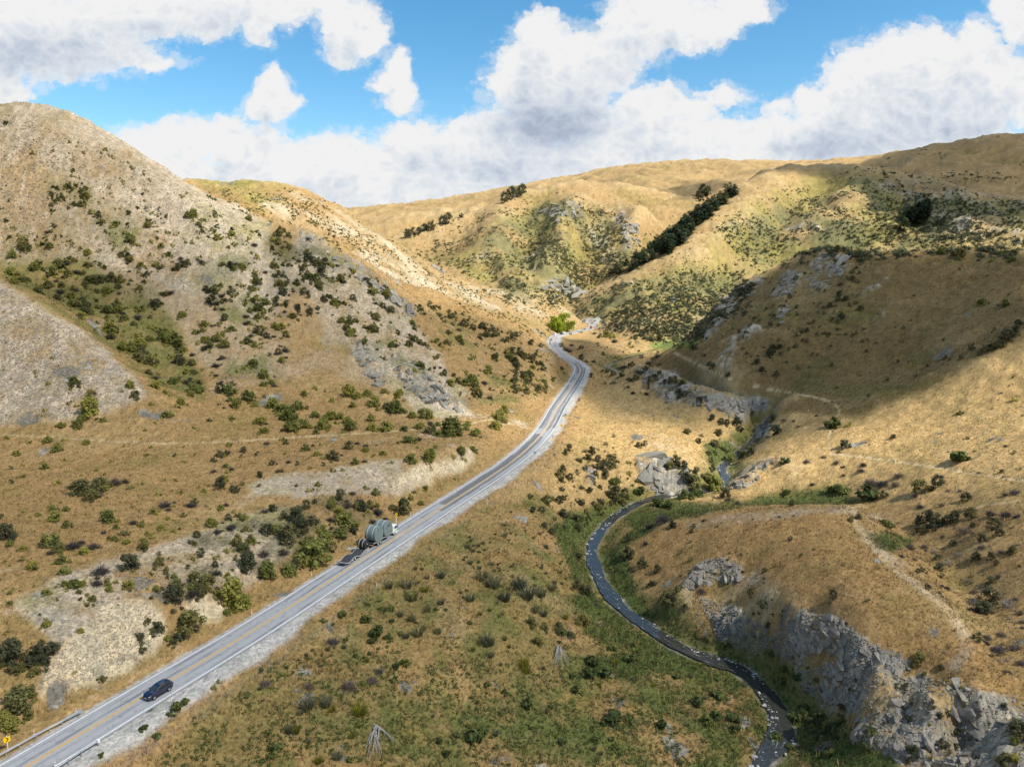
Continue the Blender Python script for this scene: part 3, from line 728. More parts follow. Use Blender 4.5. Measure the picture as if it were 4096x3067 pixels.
def ground_material():
    m = mat('dry_grassland', rough=.95, spec=.1); t = NT(m)
    a = attr_node(t, 'cover'); st = attr_node(t, 'stony')
    pos = t.n('ShaderNodeNewGeometry').outputs['Position']
    f1 = t.noise(1.7, 5, .68, pos); f2 = t.noise(.35, 4, .6, pos); f3 = t.noise(6.0, 3, .6, pos)
    mp = t.n('ShaderNodeMapping'); mp.inputs['Scale'].default_value = (1, 1, .35); t.l(pos, mp.inputs[0])
    v = t.n('ShaderNodeTexVoronoi'); v.inputs['Scale'].default_value = 1.5; t.l(mp.outputs[0], v.inputs['Vector'])
    g = t.ramp(f1, [(.25, (.62, .60, .56)), (.5, (1, 1, 1)), (.75, (1.38, 1.36, 1.30))])
    g2 = t.ramp(f2, [(.3, (.82, .85, .80)), (.7, (1.16, 1.13, 1.1))])
    c = t.mix(1.0, a.outputs['Color'], g, 'MULTIPLY'); c = t.mix(1.0, c, g2, 'MULTIPLY')
    peb = t.ramp(v.outputs['Color'], [(.0, (.66, .66, .68)), (.5, (1, 1, 1)), (1, (1.35, 1.33, 1.28))])
    c2 = t.mix(1.0, c, peb, 'MULTIPLY')
    c = t.mix(st.outputs['Fac'], c, c2)
    t.l(c, t.b.inputs['Base Color'])
    h = t.math('ADD', t.math('MULTIPLY', f1, .5), t.math('MULTIPLY', f3, .25))
    h = t.math('ADD', h, t.math('MULTIPLY', t.math('MULTIPLY', v.outputs['Distance'], st.outputs['Fac']), -.45))
    t.bump(h, .85, .55)
    return m
GROUND_MAT = ground_material()

def set_attr(me, name, data, typ):
    a = me.attributes.new(name, typ, 'POINT')
    if typ == 'FLOAT_COLOR':
        d = np.ones((len(data), 4), np.float32); d[:, :3] = data; a.data.foreach_set('color', d.ravel())
    else: a.data.foreach_set('value', np.asarray(data, np.float32).ravel())
def np_mesh(name, V, F, smooth=False):
    me = bpy.data.meshes.new(name); V = np.asarray(V, np.float32); F = np.asarray(F, np.int32)
    k = F.shape[1]
    me.vertices.add(len(V)); me.vertices.foreach_set('co', V.ravel())
    me.loops.add(F.size); me.loops.foreach_set('vertex_index', F.ravel())
    me.polygons.add(len(F)); me.polygons.foreach_set('loop_start', np.arange(0, F.size, k, dtype=np.int32))
    if smooth: me.polygons.foreach_set('use_smooth', np.ones(len(F), bool))
    me.update(calc_edges=True)
    return me
nr, nc = GX.shape
_i = np.arange(nr-1)[:, None]*nc+np.arange(nc)[None]; _j = np.arange(nr-1)[:, None]*nc+(np.arange(nc)[None]+1) % nc
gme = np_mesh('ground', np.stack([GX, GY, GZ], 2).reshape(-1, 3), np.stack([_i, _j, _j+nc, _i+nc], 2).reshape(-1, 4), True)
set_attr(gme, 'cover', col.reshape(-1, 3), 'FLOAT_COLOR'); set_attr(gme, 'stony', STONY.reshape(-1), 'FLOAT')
gme.materials.append(GROUND_MAT)
ground = bpy.data.objects.new('ground', gme); COL.objects.link(ground); ground['kind'] = 'structure'

# ---- looking things up on the land
def gidx(x, y):
    r = math.hypot(x, y); a = math.degrees(math.atan2(x, y))
    return r, a
_lr = np.log(RR)
def grid_val(A, x, y):
    x = np.atleast_1d(np.asarray(x, float)); y = np.atleast_1d(np.asarray(y, float))
    r = np.hypot(x, y); a = np.degrees(np.arctan2(x, y))
    fi = np.interp(np.log(np.maximum(r, 2)), _lr, np.arange(nr)); fj = np.clip((a+41)/.125, 0, nf-1.001)
    i = np.clip(fi.astype(int), 0, nr-2); j = fj.astype(int); u = fi-i; v = fj-j
    return (A[i, j]*(1-u)*(1-v)+A[i+1, j]*u*(1-v)+A[i, j+1]*(1-u)*v+A[i+1, j+1]*u*v)
def ground_z(x, y): return float(grid_val(GZ, x, y)[0])
def hit(px, py, rmin=40):
    """where the line of sight through a tracing pixel first meets the land"""
    c, s = math.cos(PITCH), math.sin(PITCH)
    X = (px-CX)/FPX; Y = -(py-CY)/FPX
    d = np.array([X, c+s*Y, -s+c*Y]); hl = math.hypot(d[0], d[1])
    t = RR/hl; z = H0+d[2]*t; gz = grid_val(GZ, d[0]*t, d[1]*t)
    k = np.nonzero((z <= gz) & (RR > rmin))[0]
    if len(k) == 0 or k[0] == 0: return None
    k = k[0]
    e0 = z[k-1]-gz[k-1]; e1 = z[k]-gz[k]; f = e0/(e0-e1) if e0 != e1 else 0
    tt = t[k-1]+(t[k]-t[k-1])*f
    x, y = d[0]*tt, d[1]*tt
    return Vector((x, y, ground_z(x, y)))
def slope_n(x, y, e=1.5):
    zx = (ground_z(x+e, y)-ground_z(x-e, y))/(2*e); zy = (ground_z(x, y+e)-ground_z(x, y-e))/(2*e)
    return Vector((-zx, -zy, 1)).normalized()

# ------------------------------------------------------------------ object helpers
def link(o, parent=None):
    COL.objects.link(o)
    if parent is not None: o.parent = parent
    return o
def tag(o, label, cat, group=None):
    o['label'] = label; o['category'] = cat
    if group: o['group'] = group
    return o
def empty(name, loc=(0, 0, 0), rz=0.0):
    o = bpy.data.objects.new(name, None); COL.objects.link(o); o.location = loc; o.rotation_euler = (0, 0, rz)
    o.empty_display_size = .3
    return o
class MB:
    """collects simple shapes into one mesh"""
    def __init__(s): s.bm = bmesh.new()
    def box(s, x0, x1, y0, y1, z0, z1, bev=0.0):
        r = bmesh.ops.create_cube(s.bm, size=1); vs = r['verts']
        for v in vs: v.co = Vector((x0+(x1-x0)*(v.co.x+.5), y0+(y1-y0)*(v.co.y+.5), z0+(z1-z0)*(v.co.z+.5)))
        if bev:
            es = list({e for v in vs for e in v.link_edges})
            bmesh.ops.bevel(s.bm, geom=es, offset=bev, segments=1, affect='EDGES')
        return s
    def cyl(s, p0, p1, r0, r1=None, seg=10, caps=True):
        p0 = Vector(p0); p1 = Vector(p1); r1 = r0 if r1 is None else r1
        d = p1-p0; q = d.to_track_quat('Z', 'Y'); M = Matrix.Translation((p0+p1)/2) @ q.to_matrix().to_4x4()
        bmesh.ops.create_cone(s.bm, cap_ends=caps, segments=seg, radius1=r0, radius2=r1, depth=d.length, matrix=M)
        return s
    def poly(s, pts):
        s.bm.faces.new([s.bm.verts.new(p) for p in pts]); return s
    def prism(s, pts, d):
        """polygon pts extruded by vector d"""
        a = [s.bm.verts.new(p) for p in pts]; b = [s.bm.verts.new(Vector(p)+Vector(d)) for p in pts]
        n = len(a); s.bm.faces.new(a[::-1]); s.bm.faces.new(b)
        for i in range(n): s.bm.faces.new((a[i], a[(i+1) % n], b[(i+1) % n], b[i]))
        return s
    def loft(s, rings, close=True, caps=True):
        R_ = [[s.bm.verts.new(p) for p in r] for r in rings]
        n = len(R_[0])
        for a, b in zip(R_[:-1], R_[1:]):
            for i in range(n if close else n-1):
                s.bm.faces.new((a[i], a[(i+1) % n], b[(i+1) % n], b[i]))
        if caps: s.bm.faces.new(R_[0][::-1]); s.bm.faces.new(R_[-1])
        return s
    def mesh(s, name, m=None, smooth=False):
        bmesh.ops.recalc_face_normals(s.bm, faces=s.bm.faces)
        me = bpy.data.meshes.new(name); s.bm.to_mesh(me); s.bm.free()
        if m is not None: me.materials.append(m)
        if smooth:
            me.polygons.foreach_set('use_smooth', [True]*len(me.polygons))
        return me
    def build(s, name, m, parent=None, smooth=False):
        return link(bpy.data.objects.new(name, s.mesh(name, m, smooth)), parent)
def inst(name, me, parent=None, loc=(0, 0, 0), rot=(0, 0, 0), sc=(1, 1, 1)):
    o = bpy.data.objects.new(name, me); link(o, parent); o.location = loc; o.rotation_euler = rot
    o.scale = sc if not isinstance(sc, (int, float)) else (sc, sc, sc)
    return o
def jit_mat(name, rgb, rough=.8, amt=.25, scale=4.0, spec=.2):
    """plain colour broken up by object-space noise"""
    m = mat(name, rgb, rough, spec=spec); t = NT(m)
    tc = t.n('ShaderNodeTexCoord').outputs['Object']
    f = t.noise(scale, 5, .65, tc)
    c = t.ramp(f, [(.25, tuple(v*(1-amt) for v in rgb)), (.75, tuple(min(1, v*(1+amt)) for v in rgb))])
    t.l(c, t.b.inputs['Base Color']); return m

# ------------------------------------------------------------------ road
def frame_of(L):
    T = np.gradient(L[:, :2], axis=0); T /= np.linalg.norm(T, axis=1)[:, None]
    return T, np.stack([T[:, 1], -T[:, 0]], 1)       # tangent, right-hand normal
RF = resample(ROAD, .5); RF_T, RF_N = frame_of(RF)
ROADT, ROADN = frame_of(ROAD)
def sroad(px, py):
    """index along the fine centre line for a source-photo pixel on the road"""
    p = at_z(px*S, py*S, 0); return int(np.hypot(RF[:, 0]-p[0], RF[:, 1]-p[1]).argmin())
HW = 3.95
ds = np.linspace(-HW, HW, 33)
Vr = np.concatenate([np.c_[RF[:, :2]+RF_N*d, np.full(len(RF), .03-.02*abs(d)/HW)][:, None, :] for d in ds], 1)   # slight camber
na, nb = Vr.shape[:2]
i_ = np.arange(na-1)[:, None]*nb+np.arange(nb-1)[None]
rme = np_mesh('road', Vr.reshape(-1, 3), np.stack([i_, i_+1, i_+nb+1, i_+nb], 2).reshape(-1, 4), True)
sa = np.arange(na)*.5
SS, DD = np.meshgrid(sa, ds, indexing='ij')
patch = np.zeros(SS.shape, np.float32)
def add_patch(p0, p1, d0, d1, v, ragged=.25):
    a, b = sorted((sroad(*p0), sroad(*p1))); a *= .5; b *= .5
    wv = ragged*gnoise(SS/9, DD*0+d0, 12)
    m = (SS > a+ragged*2*gnoise(DD*2, SS*0, 3)) & (SS < b+ragged*2*gnoise(DD*2, SS*0, 5)) & (DD > d0+wv) & (DD < d1+wv)
    patch[m] = np.maximum(patch[m], v)
# darker reseals seen along the road
add_patch((1770,2015),(2155,1735),-2.5,-.35,.95); add_patch((1765,2042),(2170,1745),.35,1.7,.75)
add_patch((2165,1712),(2290,1540),-3.3,-1.5,.75); add_patch((2200,1720),(2300,1530),.35,1.7,.55); add_patch((2210,1712),(2320,1530),2.2,3.5,.85)
add_patch((2290,1540),(2325,1482),.4,1.9,.9); add_patch((2310,1530),(2330,1470),2.2,3.6,.95); add_patch((2285,1530),(2300,1500),-3.2,-2.0,.7)
add_patch((2320,1490),(2290,1445),.3,1.6,.9); add_patch((2316,1495),(2296,1452),-2.3,-.4,.85); add_patch((2300,1455),(2262,1428),-3.2,-2.3,.9)
add_patch((2203,1380),(2202,1356),-3.2,-1.9,.8)
add_patch((2320,1321),(2372,1300),-2,-.5,.5)
set_attr(rme, 'along', SS.ravel(), 'FLOAT'); set_attr(rme, 'across', DD.ravel(), 'FLOAT'); set_attr(rme, 'reseal', patch.ravel(), 'FLOAT')
def road_material():
    m = mat('chip_seal', rough=.85, spec=.25); t = NT(m)
    a = attr_node(t, 'along').outputs['Fac']; d = attr_node(t, 'across').outputs['Fac']; rs = attr_node(t, 'reseal').outputs['Fac']
    cx = t.n('ShaderNodeCombineXYZ'); t.l(t.math('MULTIPLY', a, .12), cx.inputs[0]); t.l(t.math('MULTIPLY', d, 1.6), cx.inputs[1])
    streak = t.noise(1.0, 5, .65, cx.outputs[0])
    cx2 = t.n('ShaderNodeCombineXYZ'); t.l(t.math('MULTIPLY', a, .035), cx2.inputs[0]); t.l(t.math('MULTIPLY', d, .5), cx2.inputs[1])
    broad = t.noise(1.0, 3, .5, cx2.outputs[0])
    pos = t.n('ShaderNodeNewGeometry').outputs['Position']
    chip = t.noise(9.0, 3, .7, pos); spot = t.noise(.8, 5, .7, pos)
    base = t.ramp(chip, [(.3, (.315, .320, .325)), (.7, (.420, .424, .428))])
    # polished wheel paths: two in each lane
    ad = t.math('ABSOLUTE', d)
    def track(c): 
        q = t.math('SUBTRACT', ad, c); q = t.math('MULTIPLY', q, q); return t.math('POWER', 2.718, t.math('MULTIPLY', q, -9.0))
    wp = t.math('ADD', track(1.05), track(2.75))
    dark = t.math('MULTIPLY', wp, t.ramp(streak, [(.40, (0, 0, 0)), (.58, (1, 1, 1))]))
    dark = t.math('MULTIPLY', dark, t.ramp(broad, [(.38, (.15, .15, .15)), (.6, (1, 1, 1))]))
    c = t.mix(t.math('MULTIPLY', dark, .9), base, (.105, .110, .120))
    c = t.mix(t.math('MULTIPLY', t.ramp(spot, [(.54, (0, 0, 0)), (.68, (1, 1, 1))]), .5), c, (.14, .145, .155))
    seal = t.ramp(chip, [(.3, (.100, .106, .112)), (.7, (.165, .170, .172))])
    c = t.mix(t.math('MULTIPLY', rs, .92), c, seal)
    c = t.mix(t.math('MULTIPLY', t.ramp(ad, [(.0, (0, 0, 0)), (1.0, (0, 0, 0))]), 0.0), c, (.3, .3, .3))
    t.l(c, t.b.inputs['Base Color']); t.bump(chip, .4, .02)
    return m
rme.materials.append(road_material())
road = link(bpy.data.objects.new('road', rme)); road['kind'] = 'structure'
def paint_mat(name, rgb):
    m = mat(name, rgb, .6); t = NT(m); pos = t.n('ShaderNodeNewGeometry').outputs['Position']
    f = t.noise(3.0, 5, .7, pos)
    t.l(t.ramp(f, [(.28, tuple(v*.62 for v in rgb)), (.5, rgb)]), t.b.inputs['Base Color']); return m
WHITE_LINE = paint_mat('white_road_paint', (.80, .80, .78)); YEL_LINE = paint_mat('yellow_road_paint', (.70, .40, .045))
def stripe(name, d, w, m, a=0, b=None, z=.012):
    b = len(RF) if b is None else b
    P = RF[a:b]; Nn = RF_N[a:b]; cam_ = .03-.02*abs(d)/HW+z
    L_ = np.c_[P[:, :2]+Nn*(d-w/2), np.full(len(P), cam_)]; R_ = np.c_[P[:, :2]+Nn*(d+w/2), np.full(len(P), cam_)]
    k = len(P); q = np.arange(k-1)
    me = np_mesh(name, np.vstack([L_, R_]), np.stack([q, q+k, q+k+1, q+1], 1)); me.materials.append(m)
    return link(bpy.data.objects.new(name, me), road)
stripe('edge_line', -3.45, .20, WHITE_LINE); stripe('edge_line', 3.45, .20, WHITE_LINE)
stripe('centre_line', -.16, .17, YEL_LINE); stripe('centre_line', .16, .17, YEL_LINE)

# ------------------------------------------------------------------ stream
RV = resample(RIVER, .7); RV_T, RV_N = frame_of(RV)
half = np.interp(np.hypot(RV[:, 0], RV[:, 1]), [110, 230, 300, 420, 520], [1.65, 1.25, 1.15, 1.0, .8])*(1+.55*gnoise(np.arange(len(RV))*.075, np.zeros(len(RV)), 5))
dd = np.linspace(-1, 1, 13)
Vw = np.concatenate([np.c_[RV[:, :2]+RV_N*(half*1.25*d*(1+.22*gnoise(np.arange(len(RV))*.31+(9 if d > 0 else 0), np.zeros(len(RV)), 8)))[:, None], RV[:, 2]-.05+.05*gnoise(RV[:, 0]/.9+d*3, RV[:, 1]/.9, 6)][:, None, :] for d in dd], 1)
na, nb = Vw.shape[:2]; i_ = np.arange(na-1)[:, None]*nb+np.arange(nb-1)[None]
wme = np_mesh('stream', Vw.reshape(-1, 3), np.stack([i_, i_+1, i_+nb+1, i_+nb], 2).reshape(-1, 4), True)
AL, AC = np.meshgrid(np.arange(na)*.7, dd, indexing='ij')
set_attr(wme, 'along', AL.ravel(), 'FLOAT'); set_attr(wme, 'across', AC.ravel(), 'FLOAT')
def water_material():
    m = mat('stream_water', (.02, .03, .032), .05, spec=.5); t = NT(m)
    pos = t.n('ShaderNodeNewGeometry').outputs['Position']
    a = attr_node(t, 'along').outputs['Fac']; d = attr_node(t, 'across').outputs['Fac']
    cx = t.n('ShaderNodeCombineXYZ'); t.l(t.math('MULTIPLY', a, .28), cx.inputs[0]); t.l(t.math('MULTIPLY', d, 3.4), cx.inputs[1])
    f = t.noise(1.0, 6, .72, cx.outputs[0])
    cx2 = t.n('ShaderNodeCombineXYZ'); t.l(t.math('MULTIPLY', a, .055), cx2.inputs[0]); t.l(t.math('MULTIPLY', d, .8), cx2.inputs[1])
    riff = t.noise(1.0, 3, .5, cx2.outputs[0])
    bed = t.ramp(t.noise(1.1, 5, .7, pos), [(.3, (.024, .027, .024)), (.6, (.050, .050, .042)), (.8, (.105, .094, .072))])
    fo = t.math('MULTIPLY', t.ramp(f, [(.57, (0, 0, 0)), (.69, (1, 1, 1))]), t.ramp(riff, [(.49, (0, 0, 0)), (.63, (1, 1, 1))]))
    c = t.mix(t.math('MULTIPLY', fo, .9), bed, (.78, .82, .86)); t.l(c, t.b.inputs['Base Color'])
    t.l(t.math('ADD', t.math('MULTIPLY', fo, .6), .05), t.b.inputs['Roughness'])
    t.bump(t.math('ADD', f, t.noise(2.2, 4, .6, pos)), .28, .12)
    return m
wme.materials.append(water_material())
stream = link(bpy.data.objects.new('stream', wme)); stream['kind'] = 'structure'

# ------------------------------------------------------------------ clouds overhead whose shade lies on the valley
def cloud_mat():
    m = bpy.data.materials.new('cloud_vapour'); m.use_nodes = True; nt = m.node_tree; nt.nodes.clear()
    N = nt.nodes.new; L = nt.links.new
    a = N('ShaderNodeAttribute'); a.attribute_name = 'vapour'
    tr = N('ShaderNodeBsdfTransparent'); df = N('ShaderNodeBsdfDiffuse'); tl = N('ShaderNodeBsdfTranslucent')
    df.inputs[0].default_value = tl.inputs[0].default_value = (.95, .96, 1, 1)
    m1 = N('ShaderNodeMixShader'); m1.inputs[0].default_value = .2; L(df.outputs[0], m1.inputs[1]); L(tl.outputs[0], m1.inputs[2])
    m2 = N('ShaderNodeMixShader'); L(a.outputs['Fac'], m2.inputs[0]); L(tr.outputs[0], m2.inputs[1]); L(m1.outputs[0], m2.inputs[2])
    out = N('ShaderNodeOutputMaterial'); L(m2.outputs[0], out.inputs[0])
    return m
CLOUD_MAT = cloud_mat()
def seg_dist(x, y, P):
    d = np.full(x.shape, 1e9)
    for i in range(len(P)):
        a = P[i]; b = P[(i+1) % len(P)]; ab = b-a
        t = np.clip(((x-a[0])*ab[0]+(y-a[1])*ab[1])/max(ab@ab, 1e-6), 0, 1)
        d = np.minimum(d, np.hypot(x-a[0]-t*ab[0], y-a[1]-t*ab[1]))
    return d
def shade_cloud(px_poly, alt, label, opac=.82, edge=45, cell=9, holes=()):
    P = []
    for q in px_poly:
        p = Vector(at_D(*q)) if len(q) == 3 else hit(*q)
        k = (alt-p.z)/SUNV.z
        P.append(np.array((p.x+SUNV.x*k, p.y+SUNV.y*k)))
    A = np.array(P); lo = A.min(0)-edge; hi = A.max(0)+edge
    xs = np.arange(lo[0], hi[0], cell); ys = np.arange(lo[1], hi[1], cell)
    X, Y = np.meshgrid(xs, ys, indexing='ij')
    w = edge*.9
    Xw = X+w*.55*fbm(X/90, Y/90, 4, 711); Yw = Y+w*.55*fbm(X/90, Y/90, 4, 712)
    ins = in_poly(Xw, Yw, P); sd = seg_dist(Xw, Yw, P)*np.where(ins, 1, -1)
    d = sst(-edge*.6, edge*.4, sd+edge*.35*fbm(X/38, Y/38, 4, 713))
    d = d*(.93+.14*np.clip(fbm(X/120, Y/120, 4, 715), -.9, .5))
    thick = np.clip(sd+10, 0, 400)**.7*2.2*(1+.35*fbm(X/70, Y/70, 4, 716))
    keep = d > .01
    nxy = X.shape
    idx = -np.ones(nxy, int)
    cells = keep[:-1, :-1] | keep[1:, :-1] | keep[:-1, 1:] | keep[1:, 1:]
    used = np.zeros(nxy, bool)
    used[:-1, :-1] |= cells; used[1:, :-1] |= cells; used[:-1, 1:] |= cells; used[1:, 1:] |= cells
    n = used.sum(); idx[used] = np.arange(n)
    zb = alt-thick[used]*.12+6*fbm(X[used]/25, Y[used]/25, 3, 718); zt = alt+1.0+thick[used]+14*fbm(X[used]/30, Y[used]/30, 4, 719)*sst(0, 30, thick[used])
    V = np.vstack([np.c_[X[used], Y[used], zb], np.c_[X[used], Y[used], np.maximum(zt, zb+.5)]])
    ci = np.nonzero(cells); a = idx[ci[0], ci[1]]; b = idx[ci[0]+1, ci[1]]; c = idx[ci[0]+1, ci[1]+1]; e = idx[ci[0], ci[1]+1]
    F = np.vstack([np.stack([a, e, c, b], 1), np.stack([a, b, c, e], 1)+n])
    me = np_mesh('cloud', V, F, True)
    o = 1-np.sqrt(np.clip(1-opac*d[used], 0, 1))
    set_attr(me, 'vapour', np.r_[o, o], 'FLOAT'); me.materials.append(CLOUD_MAT)
    ob = link(bpy.data.objects.new('cloud', me)); tag(ob, label, 'cloud', None)
    return ob
SHADE_E = [(-240,170,404),(60,165,404),(200,235,408),(330,330,412),(430,400,412),(450,470),(470,560),(400,640),(250,650),(100,640),(-60,650),(-240,640,260)]
SHADE_A = [(-330,700,250),(-60,640),(120,630),(300,600),(470,580),(590,520),(655,500),(760,566),(880,645),(960,660),(1060,700),(1170,752),(1212,785),(1190,815),(1120,850),(1060,880),(1010,920),(1040,960),(1160,985),(1260,1010),(1420,1085),(1540,1085),(1700,1080),(1850,1070),(2000,1085),(2215,1090),(2330,1100),(2330,1700),(1106,1900),(-200,1700)]
SHADE_B = [(1200,748),(1240,735),(1290,735),(1400,772),(1475,752),(1520,698),(1600,622),(1700,568),(1800,538),(1930,560),(2050,545),(2210,552),(2330,555,440),(2330,650),(2212,712),(2100,775),(2000,835),(1890,915),(1800,938),(1700,940),(1620,925),(1540,925),(1440,918),(1330,895),(1235,835),(1205,785)]
SHADE_C = [(1800,340,1700),(2020,290,2250),(2212,260,2250),(2450,250,2100),(2400,470,1000),(2230,535,900),(2100,525,930),(1980,505,970),(1900,460,1050),(1860,420,1150),(1800,385,1330),(1720,382,1330),(1640,402,1290),(1610,392,1290),(1690,345,1400)]
SHADE_D = [(1430,408),(1500,395),(1565,398),(1550,418),(1470,425)]
shade_cloud(SHADE_A, 640, 'broad grey cloud overhead shading the near valley and meadow', opac=.54)
shade_cloud(SHADE_B, 660, 'smaller cloud overhead shading the brown hill right of the road', opac=.92, edge=26)
shade_cloud(SHADE_C, 800, 'long cloud overhead shading the hills at the far right', opac=.95, edge=46, cell=12)
shade_cloud(SHADE_D, 800, 'little cloud overhead shading a hollow on the far middle hill', edge=50, cell=14)
shade_cloud(SHADE_E, 700, 'thin cloud overhead veiling the top of the left hill', opac=.42, edge=50)

# ------------------------------------------------------------------ rock outcrops built of slabs, boulders, stream stones
def rock_mesh(name, seed, dims, n=18, flat=.0):
    r = random.Random(seed); bm = bmesh.new()
    for _ in range(n):
        v = Vector((r.gauss(0, 1), r.gauss(0, 1), r.gauss(0, 1))).normalized()
        m = max(abs(v.x), abs(v.y), abs(v.z)); v = v/(m**.65)*r.uniform(.82, 1.05)
        bm.verts.new((v.x*dims[0]/2, v.y*dims[1]/2, v.z*dims[2]/2))
    g = bmesh.ops.convex_hull(bm, input=bm.verts)
    bmesh.ops.delete(bm, geom=[e for e in g['geom_unused'] if isinstance(e, bmesh.types.BMVert)], context='VERTS')
    bmesh.ops.recalc_face_normals(bm, faces=bm.faces)
    me = bpy.data.meshes.new(name); bm.to_mesh(me); bm.free()
    return me
def rock_material(name, dark, light, lichen):
    m = mat(name, light, .9, spec=.15); t = NT(m)
    pos = t.n('ShaderNodeNewGeometry').outputs['Position']
    oi = t.n('ShaderNodeObjectInfo').outputs['Random']
    f = t.noise(.9, 6, .7, pos); f2 = t.noise(4.0, 5, .7, pos)
    c = t.ramp(f, [(.28, dark), (.55, tuple((a+b)/2 for a, b in zip(dark, light))), (.78, light)])
    c = t.mix(t.ramp(f2, [(.52, (0, 0, 0)), (.68, (.6, .6, .6))]), c, lichen)
    k = t.ramp(oi, [(0, (.72, .72, .74)), (.5, (1, 1, 1)), (1, (1.28, 1.25, 1.18))])
    t.l(t.mix(1.0, c, k, 'MULTIPLY'), t.b.inputs['Base Color'])
    t.bump(t.math('ADD', f2, f), .8, .25); return m
SCHIST = rock_material('grey_schist', (.155, .146, .126), (.45, .42, .355), (.30, .26, .18))
PALE_STONE = rock_material('pale_stone', (.34, .33, .31), (.62, .61, .58), (.46, .45, .41))
TAN_STONE = rock_material('tan_stone', (.32, .27, .20), (.54, .46, .35), (.40, .35, .27))
SLABS = [rock_mesh('rock', 100+i, d, 16+i % 4) for i, d in enumerate([(1.9,.75,1.5),(1.3,.9,1.9),(2.4,.7,1.1),(1.1,1.0,1.2),(1.7,.6,2.2),(2.0,1.1,.9),(.9,.8,1.4),(1.5,1.2,1.7),(2.6,.9,1.8),(1.2,.5,1.0)])]
for me in SLABS: me.materials.append(SCHIST)
def bbox(P):
    a = np.array(P, float); return a[:, 0].min(), a[:, 0].max(), a[:, 1].min(), a[:, 1].max()
def pip(x, y, P): return bool(in_poly(np.array([x], float), np.array([y], float), P)[0])
def outcrop(P, n, s0, s1, label, strike=.9, lean=.35, seed=0, keep=.0):
    r = random.Random(1000+seed); x0, x1, y0, y1 = bbox(P)
    pts = []
    tries = 0
    while len(pts) < n and tries < n*30:
        tries += 1
        x, y = r.uniform(x0, x1), r.uniform(y0, y1)
        if not pip(x, y, P): continue
        p = hit(x, y)
        if p is None: continue
        if gnoise(p.x/5.5, p.y/5.5, 90+seed) < keep+(.06 if seed in (11, 12, 13) else -.10): continue
        pts.append(p)
    c = sum((p for p in pts), Vector())/len(pts); c.z = min(p.z for p in pts)
    root = empty('rock_outcrop', c); tag(root, label, 'rock outcrop')
    for p in pts:
        s = s0+(s1-s0)*r.random()**1.8
        nrm = slope_n(p.x, p.y, 2.0)
        q = p - nrm*(.12*s)
        up = (nrm*1.0+Vector((r.gauss(0, .20), r.gauss(0, .20), .25+r.gauss(0, .15)))).normalized()
        qd = up.to_track_quat('Z', 'Y').to_euler(); qd.rotate_axis('Z', strike+r.gauss(0, .5))
        o = inst('rock', r.choice(SLABS), root, q-c, qd, (s*r.uniform(.8, 1.5), s*r.uniform(.8, 1.35), s*r.uniform(.30, .62)))
    return root
OUT_SPEC = [(0,34,1.6,3.6,'narrow grey rock rib running down the lower face of the left hill'),
 (1,70,1.6,4.2,'broad grey scree covered rock rib low on the left hill nearest the road bend'),
 (2,60,1.6,4.6,'line of grey crags along the shaded ridge of the left hill'),
 (3,46,1.4,4.4,'big pale grey outcrop standing above the stream bend below the road'),
 (4,8,1.0,2.6,'small thin grey rock fin among the dark shrubs below the road'),
 (5,70,1.6,4.4,'dark broken cliff on the near side of the gorge'),
 (6,44,1.4,4.0,'pale cliff band at the foot of the brown hill by the gorge'),
 (7,10,1.4,3.2,'white rock block beside the stream below the gorge cliff'),
 (8,26,1.0,3.2,'rocky knob on the stream bank beside the sunlit bench'),
 (9,46,.6,2.1,'highest grey outcrop on the stream side of the brown knoll'),
 (10,30,.5,1.8,'low crumbling shale outcrop under the knoll beside the stream'),
 (11,110,.45,2.0,'upper grey crag of the stepped cliff on the knoll'),
 (12,120,.45,1.9,'middle grey crag of the stepped cliff beside the stream'),
 (13,250,.4,1.9,'wide grey cliff in the lower right corner above the stream flat')]
for k, n, s0, s1, lab in OUT_SPEC:
    outcrop(ROCKP[k], n, s0, s1, lab, seed=k, strike=(.9 if k < 9 else 2.2), lean=.45)
MID_ROCK = [[(1500,700),(1560,648),(1600,618),(1645,592),(1655,612),(1595,662),(1562,702),(1520,732)],[(1672,640),(1700,590),(1722,585),(1715,620),(1690,650)],
    [(1740,570),(1780,545),(1830,548),(1822,590),(1770,600)],[(1738,600),(1800,580),(1790,620),(1745,640)],[(1668,690),(1690,655),(1705,660),(1690,700)]]
for k, (P, n, lab) in enumerate(zip(MID_ROCK, (60, 26, 34, 22, 14), ('long grey rock rib on the left edge of the shaded brown hill','pale rock pile high on the left shoulder of the brown hill','bushy grey crag at the top of the brown hill','grey rock streak under the top crag of the brown hill','short pale rock rib halfway down the brown hill'))):
    outcrop(P, n, 1.6, 4.6, lab, seed=40+k, strike=1.2, lean=.5)
FAR_ROCK = [[(1326,470),(1350,460),(1378,490),(1382,532),(1355,535),(1343,500)],[(1185,600),(1215,588),(1258,625),(1250,640),(1200,640)],[(1170,455),(1215,432),(1260,440),(1250,470),(1200,480)]]
for k, (P, n, lab) in enumerate(zip(FAR_ROCK, (50, 44, 44), ('tall grey bluff on the far middle hill beside the pine gully','brown cliff at the foot of the far middle hill','pale crags near the top of the far middle hill'))):
    outcrop(P, n, 4, 12, lab, seed=60+k, strike=.6, lean=.3)

# ---- stones in and along the stream
STONES = [rock_mesh('stone', 300+i, d, 14) for i, d in enumerate([(1,.8,.5),(1.2,.7,.5),(.8,.8,.6),(1.4,.9,.6),(.9,.6,.45)])]
for me in STONES: me.materials.append(PALE_STONE)
rs_ = random.Random(5)
def on_stream(i, off):
    p = RV[i]; return p[0]+RV_N[i, 0]*off, p[1]+RV_N[i, 1]*off
stone_pts = []
n_s = 0
